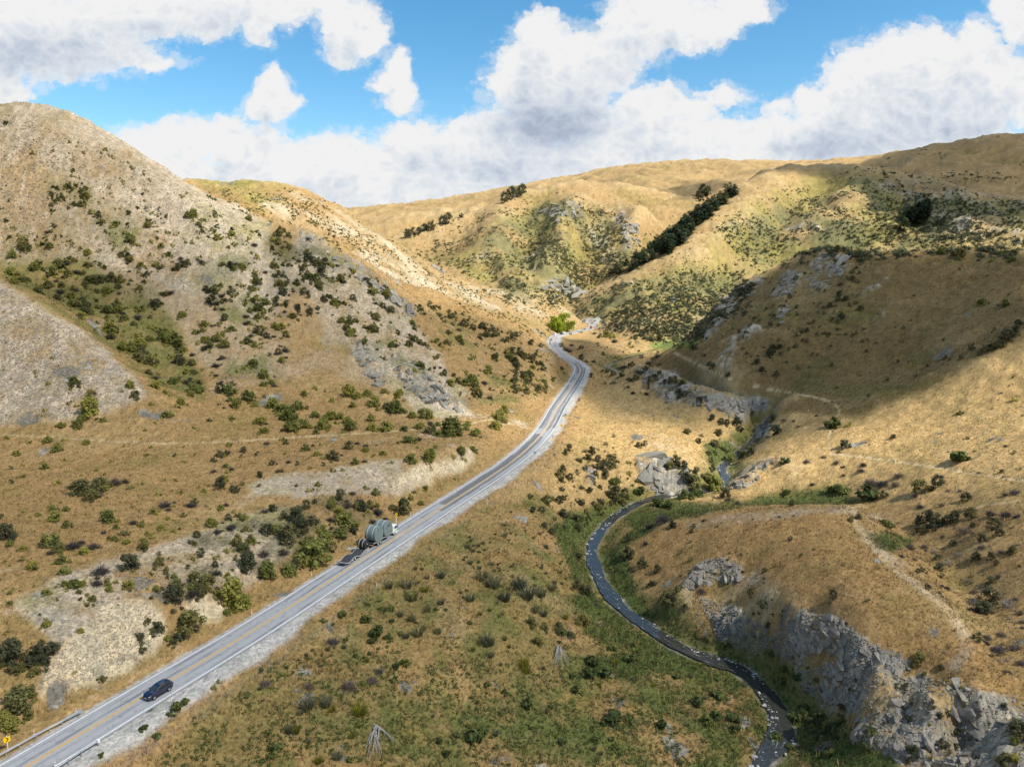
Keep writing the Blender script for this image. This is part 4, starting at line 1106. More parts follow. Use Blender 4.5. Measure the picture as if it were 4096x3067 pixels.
# traced: the stony margins that show white
for px_, py_, n, w, side in [(1283,1190,14,1.3,-1),(1290,1160,16,1.5,-1),(1300,1140,16,1.6,0),(1325,1115,18,1.2,-1),(1345,1102,14,1.1,-1),(1372,1088,12,1,-1),(1290,1240,6,1,0),(1275,1220,8,1,-1),
    (1300,1262,5,1,0),(1345,1305,7,1.2,0),(1355,1325,10,1,1),(1390,1345,12,1,1),(1410,1360,12,1,1),(1440,1378,10,1,1),(1470,1392,12,1.2,1),(1500,1405,10,1.2,1),(1560,1428,12,1.4,1),(1600,1440,14,1.3,1),(1640,1465,12,1.2,1),
    (1648,1500,20,1.3,-1),(1655,1530,18,1.3,-1),(1665,1560,16,1.4,-1),(1690,1590,8,1.6,1),(1640,1645,9,1.8,-1),(1660,1620,8,1.2,0),(1568,1010,12,1,-1),(1590,985,12,1,-1),(1620,955,10,1,0),(1640,935,8,1.5,0)]:
    h_ = at_z(px_, py_, -18) if py_ > 1060 else at_z(px_, py_, -14.5)
    i = int(np.hypot(RV[:, 0]-h_[0], RV[:, 1]-h_[1]).argmin())
    for q in range(n):
        j = min(max(i+rs_.randint(-5, 5), 0), len(RV)-1)
        off = (half[j]*.98+rs_.gauss(.1, .55))*(side if side else rs_.choice((-1, 1, .2, -.3, .5)))
        x, y = on_stream(j, off); s = (.22+.75*rs_.random()**3)*w*.8
        z = max(ground_z(x, y), RV[j, 2]-.05)
        stone_pts.append((s, x, y, z, j))
stone_pts.sort(reverse=True)
for k, (s, x, y, z, j) in enumerate(stone_pts[:300]):
    o = inst('river_stone', rs_.choice(STONES), None, (x, y, z-.05*s), (rs_.gauss(0, .2), rs_.gauss(0, .2), rs_.uniform(0, 6.28)), (s, s*rs_.uniform(.8, 1.2), s*rs_.uniform(.8, 1.2)))
    px_, py_ = to_px(x, y, z)
    place = 'by the narrow upper stream below the gorge' if py_ < 1060 else ('along the stony edge of the stream bend' if py_ < 1260 else ('lining the stream under the knoll' if py_ < 1470 else 'beside the lowest stretch of the stream'))
    size = 'large' if s > .62 else ('middling' if s > .38 else 'small')
    tag(o, f'{size} pale stone {place}', 'stone', f'{size} pale stones {place}')
# ---- loose boulders and stones on the slopes
def scatter_px(P, n, rr_, cond=None):
    x0, x1, y0, y1 = bbox(P); out = []; t = 0
    while len(out) < n and t < n*25:
        t += 1
        x, y = rr_.uniform(x0, x1), rr_.uniform(y0, y1)
        if not pip(x, y, P): continue
        p = hit(x, y)
        if p is None or (cond and not cond(p)): continue
        out.append((x, y, p))
    return out
BO = [rock_mesh('boulder', 330+i, d, 15) for i, d in enumerate([(1,.8,.7),(1.2,.7,.6),(.8,.9,.8)])]
for me in BO: me.materials.append(SCHIST)
for P, n, s0, s1, lab in [([(60,1290),(300,1235),(480,1210),(470,1290),(300,1300),(120,1400)],26,.35,1.0,'loose grey stone on the stony bank above the clay cutting'),
    ([(1480,1290),(1700,1360),(1680,1410),(1500,1380)],30,.3,.8,'loose grey stone on the slope between knoll and stream'),
    ([(1400,1080),(1560,1100),(1620,1130),(1440,1220)],12,.4,.9,'pale stone in the brown grass at the back of the knoll'),
    ([(560,1040),(760,1010),(860,1010),(850,1065),(620,1068)],20,.4,1.0,'pale stone on the stony slope below the farm track'),
    ([(1850,950),(2150,960),(2200,1020),(1900,1000)],10,.5,1.2,'pale stone lying in golden grass on the sunlit bench')]:
    for x, y, p in scatter_px(P, n, rs_):
        s = rs_.uniform(s0, s1)
        tag(inst('boulder', rs_.choice(BO), None, p, (rs_.gauss(0, .3), rs_.gauss(0, .3), rs_.uniform(0, 6.28)), s), lab, 'stone', lab.replace('stone', 'stones', 1))
# ---- stone chips: nobody could count them
def chips(name, polys, n, s0, s1, m, seed):
    rg = np.random.default_rng(seed); V = []; per = max(1, n//len(polys))
    for P in polys:
        x0, x1, y0, y1 = bbox(P)
        qx = rg.uniform(x0, x1, per*2); qy = rg.uniform(y0, y1, per*2)
        ok = in_poly(qx, qy, P); qx, qy = qx[ok][:per], qy[ok][:per]
        for a, b in zip(qx, qy):
            p = hit(a, b)
            if p is not None: V.append(p[:])
    V = np.array(V); s = rg.uniform(s0, s1, len(V))*np.interp(np.hypot(V[:, 0], V[:, 1]), [80, 450], [.8, 1.8])
    base = np.array([(1, 0, 0), (-.5, .8, 0), (-.5, -.8, 0), (.1, .1, .75)])
    an = rg.uniform(0, 6.28, len(V)); c, sn = np.cos(an), np.sin(an)
    el = rg.uniform(.6, 1.7, len(V))
    B = np.zeros((len(V), 4, 3)); bxx = base[None, :, 0]*el[:, None]; byy = base[None, :, 1]/el[:, None]
    B[..., 0] = (bxx*c[:, None]-byy*sn[:, None])*s[:, None]; B[..., 1] = (bxx*sn[:, None]+byy*c[:, None])*s[:, None]
    B[..., 2] = (base[None, :, 2]+rg.normal(0, .16, (len(V), 4)))*s[:, None]*.8
    B += V[:, None, :]
    F = np.array([(0, 1, 3), (1, 2, 3), (2, 0, 3)]); FF = (F[None]+np.arange(len(V))[:, None, None]*4).reshape(-1, 3)
    me = np_mesh(name, B.reshape(-1, 3), FF); me.materials.append(m)
    o = link(bpy.data.objects.new(name, me)); o['kind'] = 'stuff'; return o
chips('scree_chips', [[(0,240),(265,330),(520,480),(560,560),(420,640),(150,560),(0,540)],[(0,620),(180,725),(330,850),(120,905),(0,920)],[(650,510),(860,660),(1010,890),(760,770),(640,600)]], 9000, .14, .42, TAN_STONE, 1)
chips('bank_rubble', [[(75,1490),(110,1420),(240,1308),(335,1300),(335,1400),(225,1462)],[(60,1300),(300,1235),(500,1200),(510,1262),(300,1295),(120,1390)],[(560,1042),(760,1010),(1030,975),(950,1030),(860,1065),(640,1068)],[(560,1042),(760,1010),(860,1065),(640,1068)]], 5200, .12, .34, TAN_STONE, 2)
chips('cliff_rubble', [ROCKP[k] for k in (9, 10, 11, 12, 13)]+[[(1500,1280),(1680,1360),(1690,1420),(1560,1390)]], 5000, .15, .5, SCHIST, 3)
chips('shoulder_gravel', [[(230,1656),(420,1530),(700,1345),(1000,1125),(1010,1135),(720,1370),(450,1550),(300,1656)]], 2500, .05, .14, PALE_STONE, 4)

# ------------------------------------------------------------------ plants
def leaf_mat(name, dark, light, warm=None):
    m = mat(name, light, .75, spec=.15); t = NT(m)
    a = attr_node(t, 'leaf').outputs['Fac']; oi = t.n('ShaderNodeObjectInfo').outputs['Random']
    c = t.ramp(a, [(0, dark), (.55, tuple((x+y)/2 for x, y in zip(dark, light))), (1, light)])
    k = t.ramp(oi, [(0, (.66, .70, .72)), (.45, (1, 1, 1)), (1, (1.42, 1.26, 1.0))])
    c = t.mix(1.0, c, k, 'MULTIPLY')
    t.l(c, t.b.inputs['Base Color'])
    tl = t.n('ShaderNodeBsdfTranslucent'); t.l(c, tl.inputs[0]); mx = t.n('ShaderNodeMixShader'); mx.inputs[0].default_value = .5
    t.l(t.b.outputs[0], mx.inputs[1]); t.l(tl.outputs[0], mx.inputs[2]); t.l(mx.outputs[0], t.out.inputs['Surface'])
    return m
def twig_mat(name, rgb): return jit_mat(name, rgb, .85, .35, 2.5)
M_GREEN = leaf_mat('briar_leaf', (.150, .165, .045), (.420, .430, .130))
M_OLIVE = leaf_mat('olive_leaf', (.130, .135, .052), (.350, .330, .135))
M_DARK = leaf_mat('dark_leaf', (.060, .068, .036), (.215, .220, .125))
M_GREY = leaf_mat('grey_twig', (.085, .078, .074), (.270, .245, .232))
M_LILAC = leaf_mat('dead_twig', (0.149, 0.127, 0.121), (0.380, 0.339, 0.328))
M_SILVER = leaf_mat('silver_branch', (0.260, 0.245, 0.235), (0.560, 0.540, 0.520))
M_BROOM = leaf_mat('broom_stem', (0.095, 0.115, 0.019), (0.324, 0.304, 0.047))
M_SAGE = leaf_mat('sage_leaf', (.105, .112, .066), (.270, .270, .165))
M_HERB = leaf_mat('herb_leaf', (.075, .098, .034), (.210, .250, .085))
M_PINE = leaf_mat('pine_needle', (.034, .055, .032), (.135, .175, .095))
M_WILLOW = leaf_mat('willow_leaf', (0.163, 0.213, 0.022), (0.450, 0.525, 0.062))
M_STALK = leaf_mat('seed_stalk', (0.187, 0.176, 0.050), (0.440, 0.396, 0.132))
M_BARK = twig_mat('bark', (.085, .070, .055))
def finish(name, V, F, leaf, m):
    if np.abs(V).max() < 1.3 and name not in ('crown', 'stems', 'seed_stalks'):
        V = V/np.array((2*np.percentile(np.abs(V[:, 0]), 97),)*2+(2*np.percentile(np.abs(V[:, 0]), 97),))      # true width 1
    me = np_mesh(name, V, F); set_attr(me, 'leaf', leaf, 'FLOAT'); me.materials.append(m); return me
def leafy(name, seed, m, n_clump=16, per=22, leaf=.10, flat=.75, gap=.0, drop=.0, up=1.0):
    """unit-size bush (diameter 1, base at z=0): leaf-sized quads in uneven clumps through the crown"""
    g = np.random.default_rng(seed); V = []; L = []
    cs = []
    for i in range(n_clump):
        th = g.uniform(0, 6.283); rr_ = g.uniform(.05, 1)**.6*.40; zz = g.uniform(.12, 1)
        prof = math.sqrt(max(0.03, 1-(zz-.32)**2/.52)) if zz > .32 else .72+.9*zz
        cs.append((math.cos(th)*rr_*prof, math.sin(th)*rr_*prof, zz*.80*flat, g.uniform(.10, .19)))
    for (x, y, z, r) in cs:
        k = int(per*g.uniform(.6, 1.4)); tone = g.uniform(.0, .45)
        d = g.normal(0, 1, (k, 3)); d /= np.linalg.norm(d, axis=1)[:, None]
        P = np.array((x, y, z))+d*(r*g.uniform(.35, 1.05, (k, 1)))*np.array((1, 1, .85))
        P[:, 2] = np.maximum(P[:, 2], .01)
        s = leaf*g.uniform(.55, 1.3, k)
        nrm = d+np.array((0, 0, up))+g.normal(0, .55, (k, 3)); nrm /= np.linalg.norm(nrm, axis=1)[:, None]
        t = np.cross(nrm, g.normal(0, 1, (k, 3))); t /= np.linalg.norm(t, axis=1)[:, None]; b = np.cross(nrm, t)
        q = np.stack([P-t*s[:, None]*.5-b*s[:, None]*.28, P+t*s[:, None]*.15-b*s[:, None]*.42, P+t*s[:, None]*.6+b*s[:, None]*.1, P-t*s[:, None]*.1+b*s[:, None]*.45], 1)
        V.append(q.reshape(-1, 3)); L.append(np.repeat(np.clip(tone+g.uniform(0, .6, k), 0, 1), 4))
    V = np.vstack(V); F = np.arange(len(V)).reshape(-1, 4)
    return finish(name, V, F, np.concatenate(L), m)
def twiggy(name, seed, m, n=150, h=.7, spread=1.0, w=.012, droop=.25, forks=2):
    """thin crooked twigs fanning out from the base"""
    g = np.random.default_rng(seed); V = []; F = []; L = []
    for i in range(n):
        th = g.uniform(0, 6.283); el = math.asin(min(.98, g.uniform(.12, 1)**.8)); ln = g.uniform(.55, 1)*.52
        d = np.array((math.cos(th)*math.cos(el)*spread, math.sin(th)*math.cos(el)*spread, math.sin(el)*h*1.5))
        p0 = np.array((g.normal(0, .05), g.normal(0, .05), 0)); p1 = p0+d*ln*.55+g.normal(0, .03, 3); p2 = p1+d*ln*.5+g.normal(0, .07, 3)-np.array((0, 0, droop*ln*.35))
        tips = [(p1, p2)]
        for f in range(forks): tips.append((p1+(p2-p1)*g.uniform(.1, .5), p1+(p2-p1)*g.uniform(.7, 1)+g.normal(0, .09, 3)))
        tone = g.uniform(0, 1); sd = np.cross(d, (0, 0, 1)); sd = sd/(np.linalg.norm(sd)+1e-6)*w
        segs = [(p0, p1, 1.0, .7)]+[(a, b, .7, .1) for a, b in tips]
        for a, b, wa, wb in segs:
            k = len(V); a = a.copy(); b = b.copy(); a[2] = max(a[2], 0); b[2] = max(b[2], .02)
            up_ = np.array((0, 0, w))
            V += [a-sd*wa, a+sd*wa, b+sd*wb, b-sd*wb]; F.append((k, k+1, k+2, k+3)); L += [tone]*4
            k = len(V); V += [a-up_*wa, a+up_*wa, b+up_*wb, b-up_*wb]; F.append((k, k+1, k+2, k+3)); L += [tone*.8]*4
    return finish(name, np.array(V), np.array(F), np.array(L), m)
def bladed(name, seed, m, n=70, h=.8, spread=.5, w=.03, curl=.3):
    """upright narrow blades, like broom, tussock or wormwood"""
    g = np.random.default_rng(seed); V = []; F = []; L = []
    for i in range(n):
        th = g.uniform(0, 6.283); r0 = g.uniform(0, 1)**.6*.30; p0 = np.array((math.cos(th)*r0, math.sin(th)*r0, 0))
        th2 = th+g.normal(0, .6); hh = h*g.uniform(.5, 1); o = spread*g.uniform(.2, 1)*.5
        p1 = p0+np.array((math.cos(th2)*o*.45, math.sin(th2)*o*.45, hh*.6)); p2 = p0+np.array((math.cos(th2)*o*(1+curl), math.sin(th2)*o*(1+curl), hh))
        a = g.uniform(0, 6.283); sd = np.array((math.cos(a), math.sin(a), 0))*w; k = len(V)
        V += [p0-sd, p0+sd, p1+sd*.9, p1-sd*.9, p2+sd*.15, p2-sd*.15]; F += [(k, k+1, k+2, k+3), (k+3, k+2, k+4, k+5)]; t_ = g.uniform(.1, 1); L += [t_*.6, t_*.6, t_, t_, t_, t_]
    return finish(name, np.array(V), np.array(F), np.array(L), m)
BUSH = {
 'g': [leafy('green_shrub', 10+i, M_GREEN, 26+3*i, 30, .088, .72) for i in range(5)],
 'og': [leafy('olive_shrub', 20+i, M_OLIVE, 24+3*i, 28, .088, .75) for i in range(4)],
 'd': [leafy('dark_shrub', 30+i, M_DARK, 22+2*i, 36, .075, .86, up=1.0) for i in range(5)],
 'y': [twiggy('grey_shrub', 40+i, M_GREY, 120, .62, 1.0, .016, .3, 3) for i in range(4)],
 'l': [twiggy('dead_shrub', 50+i, M_LILAC, 130, .60, 1.0, .015, .45, 3) for i in range(4)],
 's': [twiggy('bare_shrub', 60+i, M_SILVER, 46, .62, 1.0, .014, .2, 3) for i in range(3)],
 'b': [bladed('broom_clump', 70+i, M_BROOM, 110, .75, .9, .022) for i in range(3)],
 'a': [bladed('wormwood_clump', 80+i, M_SAGE, 90, .72, .75, .026) for i in range(3)],
 'h': [leafy('leafy_herb', 90+i, M_HERB, 12, 20, .17, .42, up=.8) for i in range(4)],
 'm': [bladed('seed_stalks', 95+i, M_STALK, 14, 1.5, .35, .020, .1) for i in range(2)],
}
STEM = [twiggy('stems', 66+i, M_BARK, 16, .55, .9, .022, 0, 1) for i in range(2)]
KIND = {'g': ('green_shrub', 'light green shrub', 'shrub'), 'og': ('olive_shrub', 'olive shrub', 'shrub'), 'd': ('dark_shrub', 'dark rounded shrub', 'shrub'),
 'y': ('grey_shrub', 'grey twiggy shrub', 'shrub'), 'l': ('dead_shrub', 'dead grey shrub', 'shrub'), 's': ('bare_shrub', 'silvery bare shrub', 'shrub'),
 'b': ('broom_clump', 'yellow green clump', 'plant'), 'a': ('wormwood_clump', 'grey green clump', 'plant'), 'h': ('leafy_herb', 'low leafy plant', 'plant'), 'm': ('seed_stalks', 'tall yellow seed stalks', 'plant')}
T = {'r5': (0, 1530, 2.15), 'r6': (1024, 1530, 2.15), 'r7': (2048, 1530, 2.15), 'r8': (3072, 1530, 2.15), 'r1': (0, 2300, 2.159), 'r2': (1024, 2300, 2.159), 'r3': (2048, 2300, 2.159), 'r4': (3072, 2300, 2.159), 'q3': (2048, 760, 2.15), 'q4': (3072, 760, 2.15)}
TRACED = {
'r5': 'g 770,265,150 720,325,70 890,335,55 530,385,70 670,385,90 55,480,50 250,525,50 410,515,70 555,500,50 500,590,110 745,525,60 150,625,60 380,740,70 965,685,35 835,755,40 545,675,40 1710,75,80 1640,110,60 1560,185,70 1525,210,50 1450,290,80 1400,310,40 1330,350,30 1245,415,30 1215,485,25 1340,50,80 1430,95,50 1310,190,40 640,25,100 1120,45,80 1055,75,30 600,180,35 370,285,25 1985,95,100 1980,160,60 2030,210,90 2140,160,110 2190,210,60 1980,315,50 1680,395,40 1580,560,30 1065,555,30 1975,550,50 1945,730,60 1920,840,80 1760,935,50 1900,1095,60 1705,1185,30 1545,950,50 1365,965,50 1600,690,30 450,1095,60 410,1120,40 325,1145,50 200,1115,40 530,1035,30 470,1180,100 580,1245,70 750,1140,30 930,1195,110 1150,1070,40 1320,1125,70 1430,1175,50 1680,1035,60 975,1355,60 1080,1380,65 1280,1310,50 1480,1285,40 2090,1175,60 430,1395,160 715,1470,90 525,1550,100 275,1600,90 545,1640,100 90,1405,60 1870,1510,50;og 700,965,170 860,895,120 790,1010,110 840,930,110 1240,1440,90 2040,1395,110 2090,1450,90 520,1445,90 780,115,60 1150,130,60;d 1170,115,65 1895,90,80 1990,25,60 1800,335,45 2100,600,60 1895,640,80 1830,680,45 1950,620,60 1890,900,110 2020,945,80 2080,880,40 45,1350,130 1120,1610,150 1365,1485,40 2160,1375,60 1850,1585,50 2130,1580,150;y 1885,190,40 1925,220,30 1840,770,60 1990,750,55 1940,815,40 1945,1060,60 770,910,70 850,980,90 990,880,130 1080,865,80 1420,1070,110 1445,1100,60 1500,1035,40 1640,1065,110 1145,1215,80 890,1295,60 620,1425,150 700,1385,80 805,1425,100 425,1475,60 165,1535,40 1065,1500,60 870,1640,160',
'r6': 'g 40,350,90 70,430,80 145,205,110 220,255,130 300,320,150 310,415,130 400,385,120 360,225,90 505,300,80 520,440,60 590,395,140 650,315,120 700,355,50 790,350,80 810,410,100 1005,405,100 1120,410,110 1280,420,70 1410,400,80 1565,375,60 1570,465,80 1690,450,180 1820,370,60 1800,405,60 1890,460,90 2050,395,110 2110,320,120 2130,250,80 1300,510,90 1350,515,80 830,210,60 655,165,50 1010,195,90 1060,235,50 1190,255,150 1200,215,70 1340,295,80 1460,305,110 1515,255,30 985,330,70 75,125,40 410,110,60 505,55,50 590,80,30 800,115,120 870,130,80 960,115,70 1100,85,60 1230,125,80 1280,155,40 425,585,60 520,630,70 560,540,35 220,495,50 255,615,35 940,590,70 1095,615,60 1010,635,40 855,700,70 1175,690,40 1500,685,140 1340,685,100 1550,560,50 1760,615,80 1700,645,50 1870,590,60 535,885,60 660,765,40 460,935,50 950,915,50 1030,960,80 1460,925,60 1705,830,30 1330,1005,60 1420,1050,55 770,1230,190 520,1550,290 600,1370,130 170,1290,110 720,1330,110 280,1645,130 100,1655,150 900,1370,30 850,1390,30;d 1500,440,95 435,230,40 1415,255,50 800,570,70 665,665,80 140,705,60 355,710,30 30,810,50 35,895,40 190,770,40 225,770,40 435,1085,70 505,1040,45 340,1190,130 240,1175,60 480,1220,90 400,1280,120 100,1310,110 280,1380,150 920,1100,90 840,1295,70 1360,955,40;y 1400,500,65 90,530,65 490,545,40 870,530,55 945,550,60 1035,540,30 735,630,35 280,690,50 15,600,30 930,685,50 75,1115,70 640,1190,80 650,1260,50 790,1070,100 1050,1130,110 1110,1185,60 1000,1205,80 60,1490,130 230,1475,120;og 1260,1120,150 330,1215,50 660,1030,70 1000,1070,80',
'r1': 'g 640,110,110 560,90,60 720,90,60 1500,20,60 2000,235,220 400,165,70 410,445,70 90,255,60 800,225,70 940,135,60 1110,110,90 700,495,60 60,505,50 20,790,60 190,705,50 640,850,50 300,1085,50 250,1230,90 80,1320,130 1840,980,50 1900,930,50;og 160,1130,210 1660,490,210 895,915,70;d 1500,240,130 90,760,200 300,740,180 130,650,120 440,680,120 360,610,60 260,800,80 380,770,90 1280,410,60 1370,500,100 1215,555,80 1235,670,80 1520,570,120 1740,180,100;y 840,80,100 1650,180,140 215,1160,80 1740,150,90;h 1540,1170,130 1600,1110,90 1470,1210,90 1250,1330,90 1350,1400,80 880,1560,70',
'r2': 'b 660,1170,110 900,1200,200 1460,140,90 350,1360,110 540,1620,110 830,1400,80 2040,600,60 2150,560,70;a 1150,110,110 1300,110,140 1350,210,160 1480,310,100 1600,250,90 1250,350,90 1340,390,80 1570,500,100 1400,520,130 1300,540,80 2000,600,180 2030,700,80 2050,100,220 1950,40,150 1850,220,110 2150,220,130 620,650,70 760,630,60 440,1150,200 600,1130,150 280,1350,120 700,1580,120 380,1200,80 1600,20,110 1480,30,70;h 1080,300,70 1160,280,60 740,360,90 940,400,130 1050,520,150 1150,550,110 1000,590,80 580,400,80 670,430,40 1250,510,60 780,570,70 430,720,30 620,710,30 980,680,40 1060,640,40 1130,620,40 50,830,60 260,800,50 320,840,40 920,940,70 1200,900,60 870,1010,50 130,1290,50 110,1370,90 1210,800,120 1280,770,100 170,1540,180 60,1620,90 200,1480,60 1530,910,40 1720,970,60 1920,960,40 1860,1060,60 1990,960,70 2150,1020,80 1640,1150,50 1720,1400,100 1870,1430,180 1960,1390,140 1640,1560,110 1580,1450,80 810,1610,90 2110,1200,70;m 630,1350,20 540,1400,20 480,1480,20 1710,1000,20;l 70,950,120 450,970,90 800,980,170 1000,920,140 1060,840,100 670,590,130;g 1340,195,80 1170,300,60',
'r3': 'd 570,120,90 640,170,100 690,205,40 1215,85,70 2160,280,80 2060,170,80;og 1340,260,140 1500,280,40 400,460,90 620,430,110 430,510,90 500,530,70 290,470,90 230,600,90 170,430,90;l 1640,140,80 1500,290,60 730,260,60;a 130,200,200 60,120,160 250,180,150 340,130,120 270,350,110 200,320,90 70,100,110;b 460,380,70 890,760,80 650,280,50 120,840,140 100,780,120;h 1050,640,120 860,640,130 700,780,150 800,880,140 670,880,160 1020,750,120 1240,760,90 1420,890,80 1780,1050,170 1600,1130,140 1680,1280,120 880,1250,180 1020,1250,130 1300,1320,120 550,1000,80 950,840,50 600,1020,60 130,1130,110 330,1150,80 520,880,80 1300,1060,40 720,1430,120 430,1450,100 1900,1260,130 1750,1230,110 1930,1350,120 900,1500,110;m 1010,720,80 1080,740,50 810,900,60 840,920,40 1340,820,30 1370,790,30 1920,1360,30 1100,640,40',
'r7': 'd 495,585,55 460,620,45 365,625,25 690,610,65 625,595,35 655,665,60 585,680,40 740,685,60 835,710,95 875,645,40 730,745,70 790,755,70 805,815,60 720,805,50 630,745,50 430,775,55 500,835,55 565,790,30 800,535,30 820,535,20 875,470,30 870,565,25 1035,515,25 1080,555,50 1140,545,45 1630,465,35 1600,525,60 1410,695,80 1480,735,60 1520,775,55 1580,790,60 1510,860,90 1480,805,50 1690,625,50 1710,690,60 1750,620,50 1820,585,50 1720,765,50 1780,450,70 1800,355,50 1850,365,50 1720,325,50 1930,365,80 1960,415,70 2080,270,40 2040,630,80 2060,590,70 1970,650,80 440,1150,90 430,925,50 160,995,60 280,1240,50 180,1115,50 570,1270,70 540,1180,60 680,1185,30 345,1300,60 600,1050,90 400,1030,60 260,1120,70 1380,1250,60 1540,1290,50 1560,1240,40 1000,1355,70 1830,985,90 1000,1510,90 1130,1580,80 1250,1625,60 1060,1625,40 1530,1535,40 1865,1525,40 570,1530,70 1520,1645,40;og 1510,440,55 1560,900,120 1360,725,70 1740,545,80 300,1030,80 740,1100,80 880,1000,140 960,970,80 1690,850,90;g 885,880,100 1870,670,100 1740,920,130 1005,785,40 1000,690,40;y 1300,1200,150 1180,1250,80 1650,1190,40 1860,1015,60 1940,1045,60 1150,1390,60 560,760,40;h 1100,960,120 1250,1060,130 1350,1080,110 1500,990,140 1600,980,120 650,1220,60',
'r8': 'd 595,50,30 870,115,30 660,560,90 1080,480,45 1460,890,110 1000,990,80 1700,1015,80 1365,1240,130 1450,1225,110 1540,1215,80 1740,1165,110 1940,1260,120 1985,1315,70 1760,1235,50 1590,1395,60 1320,1295,80 1420,1275,70 1840,1365,70 1790,1525,80 1920,1505,60 2100,1460,60 780,1170,50 720,1175,40 60,450,90 40,335,60 205,1055,50 1330,1625,60 1610,1185,80 1450,1525,60;og 1640,275,50 1300,940,120 710,1195,50;l 890,875,120 950,885,90 1000,885,110 1100,890,90 800,765,70 1130,810,90 1550,935,50 1655,935,50 2040,970,60 2120,955,90 1310,1075,80 1495,1060,60 1650,1110,70 2150,1155,60 1700,1295,130 1220,1425,90 1345,1420,80 330,685,70 480,645,60 590,695,60 140,330,60 220,335,40 1840,1425,70;y 1915,1150,110 2050,1155,110 820,715,60 650,730,40 380,880,45 260,385,45 1505,1330,60 650,800,40;s 1470,445,70 1430,1460,70 1540,1560,120 60,690,140 1120,1430,60 1310,1510,50 1640,1490,80;g 690,375,50 2120,155,50;h 850,990,180 1000,1230,150 600,960,200 150,960,120 1650,680,160 560,380,140 150,690,110',
'r4': 's 1720,60,60 2060,260,180 1820,260,50 1520,670,60 2080,380,50;d 1930,60,60 1910,240,150 1860,330,130 560,200,70 870,225,40 1490,810,50 2140,1370,160 1510,1490,110 1270,1520,60 1240,1570,100 2040,1140,60 640,1160,60 1380,125,50;og 2030,1650,150 1300,745,100;l 1780,150,90 1860,100,70 1760,310,100 2010,520,80 1890,550,90 1860,570,60 2140,640,130 1990,660,140 2180,770,70;y 680,420,50;h 30,700,90 150,830,120 250,900,110 120,950,110 330,1160,130 450,1230,120 250,1250,130 560,1330,120 640,1270,80 850,1500,110 900,1350,90 80,1420,130 330,1560,110 180,1500,120 550,1560,120',
'q4': 'd 515,525,20 550,530,40 595,530,50 655,530,50 735,560,40 755,540,40 800,580,60 700,590,50 580,620,35 720,715,40 760,675,30 785,720,30 770,795,40 720,775,50 615,820,40 610,910,45 600,955,50 665,950,50 690,995,40 755,980,40 530,1005,50 580,1000,30 480,1070,30 540,1120,40 600,1135,40 630,1100,60 330,1215,45 300,1230,30 350,1155,30 260,1195,25 420,1245,30 485,1235,30 670,1245,30 725,1250,25 755,1235,25 540,1345,25 855,1290,25 825,1200,25 930,1320,22 845,1390,35 600,1205,25 305,1295,30 335,1305,25 245,1260,40 95,1295,25 185,930,40 135,1005,40 45,1000,30 20,1165,40 95,1365,50 40,1375,60 20,1425,60 395,975,20 435,865,30 490,870,25 540,1505,35 250,1535,35 350,1525,20 165,1485,25 70,1595,45 430,1420,30 390,1415,30 1290,525,35 1270,575,20 1260,915,25 1510,1455,35 1370,1515,40 1265,1605,35 1660,1445,40 1750,1375,70 1870,1390,90 1950,1355,100 2050,1295,110 2130,1235,70 2150,1185,70 2180,1155,40;g 630,1060,50 1435,540,40 1500,540,70 2005,560,60 2095,605,60 1935,605,40 1840,980,70 2045,990,70;og 1650,575,100 2110,560,60 795,1030,50',
'q3': 'd 595,1365,50 430,1350,40 450,1380,40 250,1350,50 60,1420,60 180,1460,50 40,1520,60 30,1580,50 380,1320,40 1190,1290,50 1140,1280,40 1280,1290,60 1390,1345,30 2110,1490,50 2150,1560,50 1700,1520,60 1730,1530,50 1860,1590,50 1560,1370,50 1640,1430,40 1950,1230,40 2010,1230,40 2050,1170,40;y 480,1390,80 880,1310,60 510,1340,50 700,1480,40 1250,1440,60 1180,1500,70 960,1530,70 1080,1570,60;g 820,1255,70 910,1450,50 860,1270,50 500,1240,30 590,1225,30'}
def zone(px_, py_, side):
    x, y = px_, py_
    if y > 900 and x < 1250 and side > 0:
        return 'in the meadow beside the gravel shoulder' if x < 620 else ('in the meadow between road and stream' if y > 1250 else 'on the slope dropping from road to stream')
    if side < 0 and y > 760 and x < 1260:
        if y > 1330: return 'on the bank above the car'
        if y > 1050: return 'on the roadside bank left of the loaded truck' if x > 480 else 'on the brown slope above the clay cutting'
        if y > 930: return 'on the terrace under the farm track'
        if y > 820: return 'above the farm track on the left hill'
        return 'on the shaded lower left hill'
    if x < 700 and y < 930: return 'on the pale scree of the left hill' if y < 600 else 'in the gully of the left hill'
    if x < 1200 and y < 780: return 'on the shaded ridge of the left hill'
    if y < 560: return 'on the crest of the shaded brown hill'
    if x > 1440 and y < 900 and x < 2300 and y < 700+.0*x+160: return 'on the face of the shaded brown hill'
    if x < 1500 and y < 880: return 'beside the far road bend'
    if x < 1560 and y < 1090: return 'above the stream below the road'
    if x < 1400: return 'on the stream bank under the road'
    if y < 960: return 'by the gorge at the edge of the sunlit bench'
    if y < 1120: return 'on the sunlit bench beyond the stream' if x > 1640 else 'on the grassy stream flat behind the knoll'
    if x > 1880: return 'in the hollow right of the brown knoll'
    if y > 1360 and x > 1650: return 'among the grey cliffs by the stream'
    return 'on the brown knoll by the stream'
plants = []      # (kind, x, y, z, width, px, py)
def river_side(p):
    d = (ROAD[:, 0]-p[0])**2+(ROAD[:, 1]-p[1])**2; j = d.argmin(); dx = p[0]-ROAD[j, 0]; dy = p[1]-ROAD[j, 1]
    return (1 if dx*ROADN[j, 0]+dy*ROADN[j, 1] > 0 else -1), math.sqrt(d[j])
def depth_c(p): return p[1]*math.cos(PITCH)+(H0-p[2])*math.sin(PITCH)
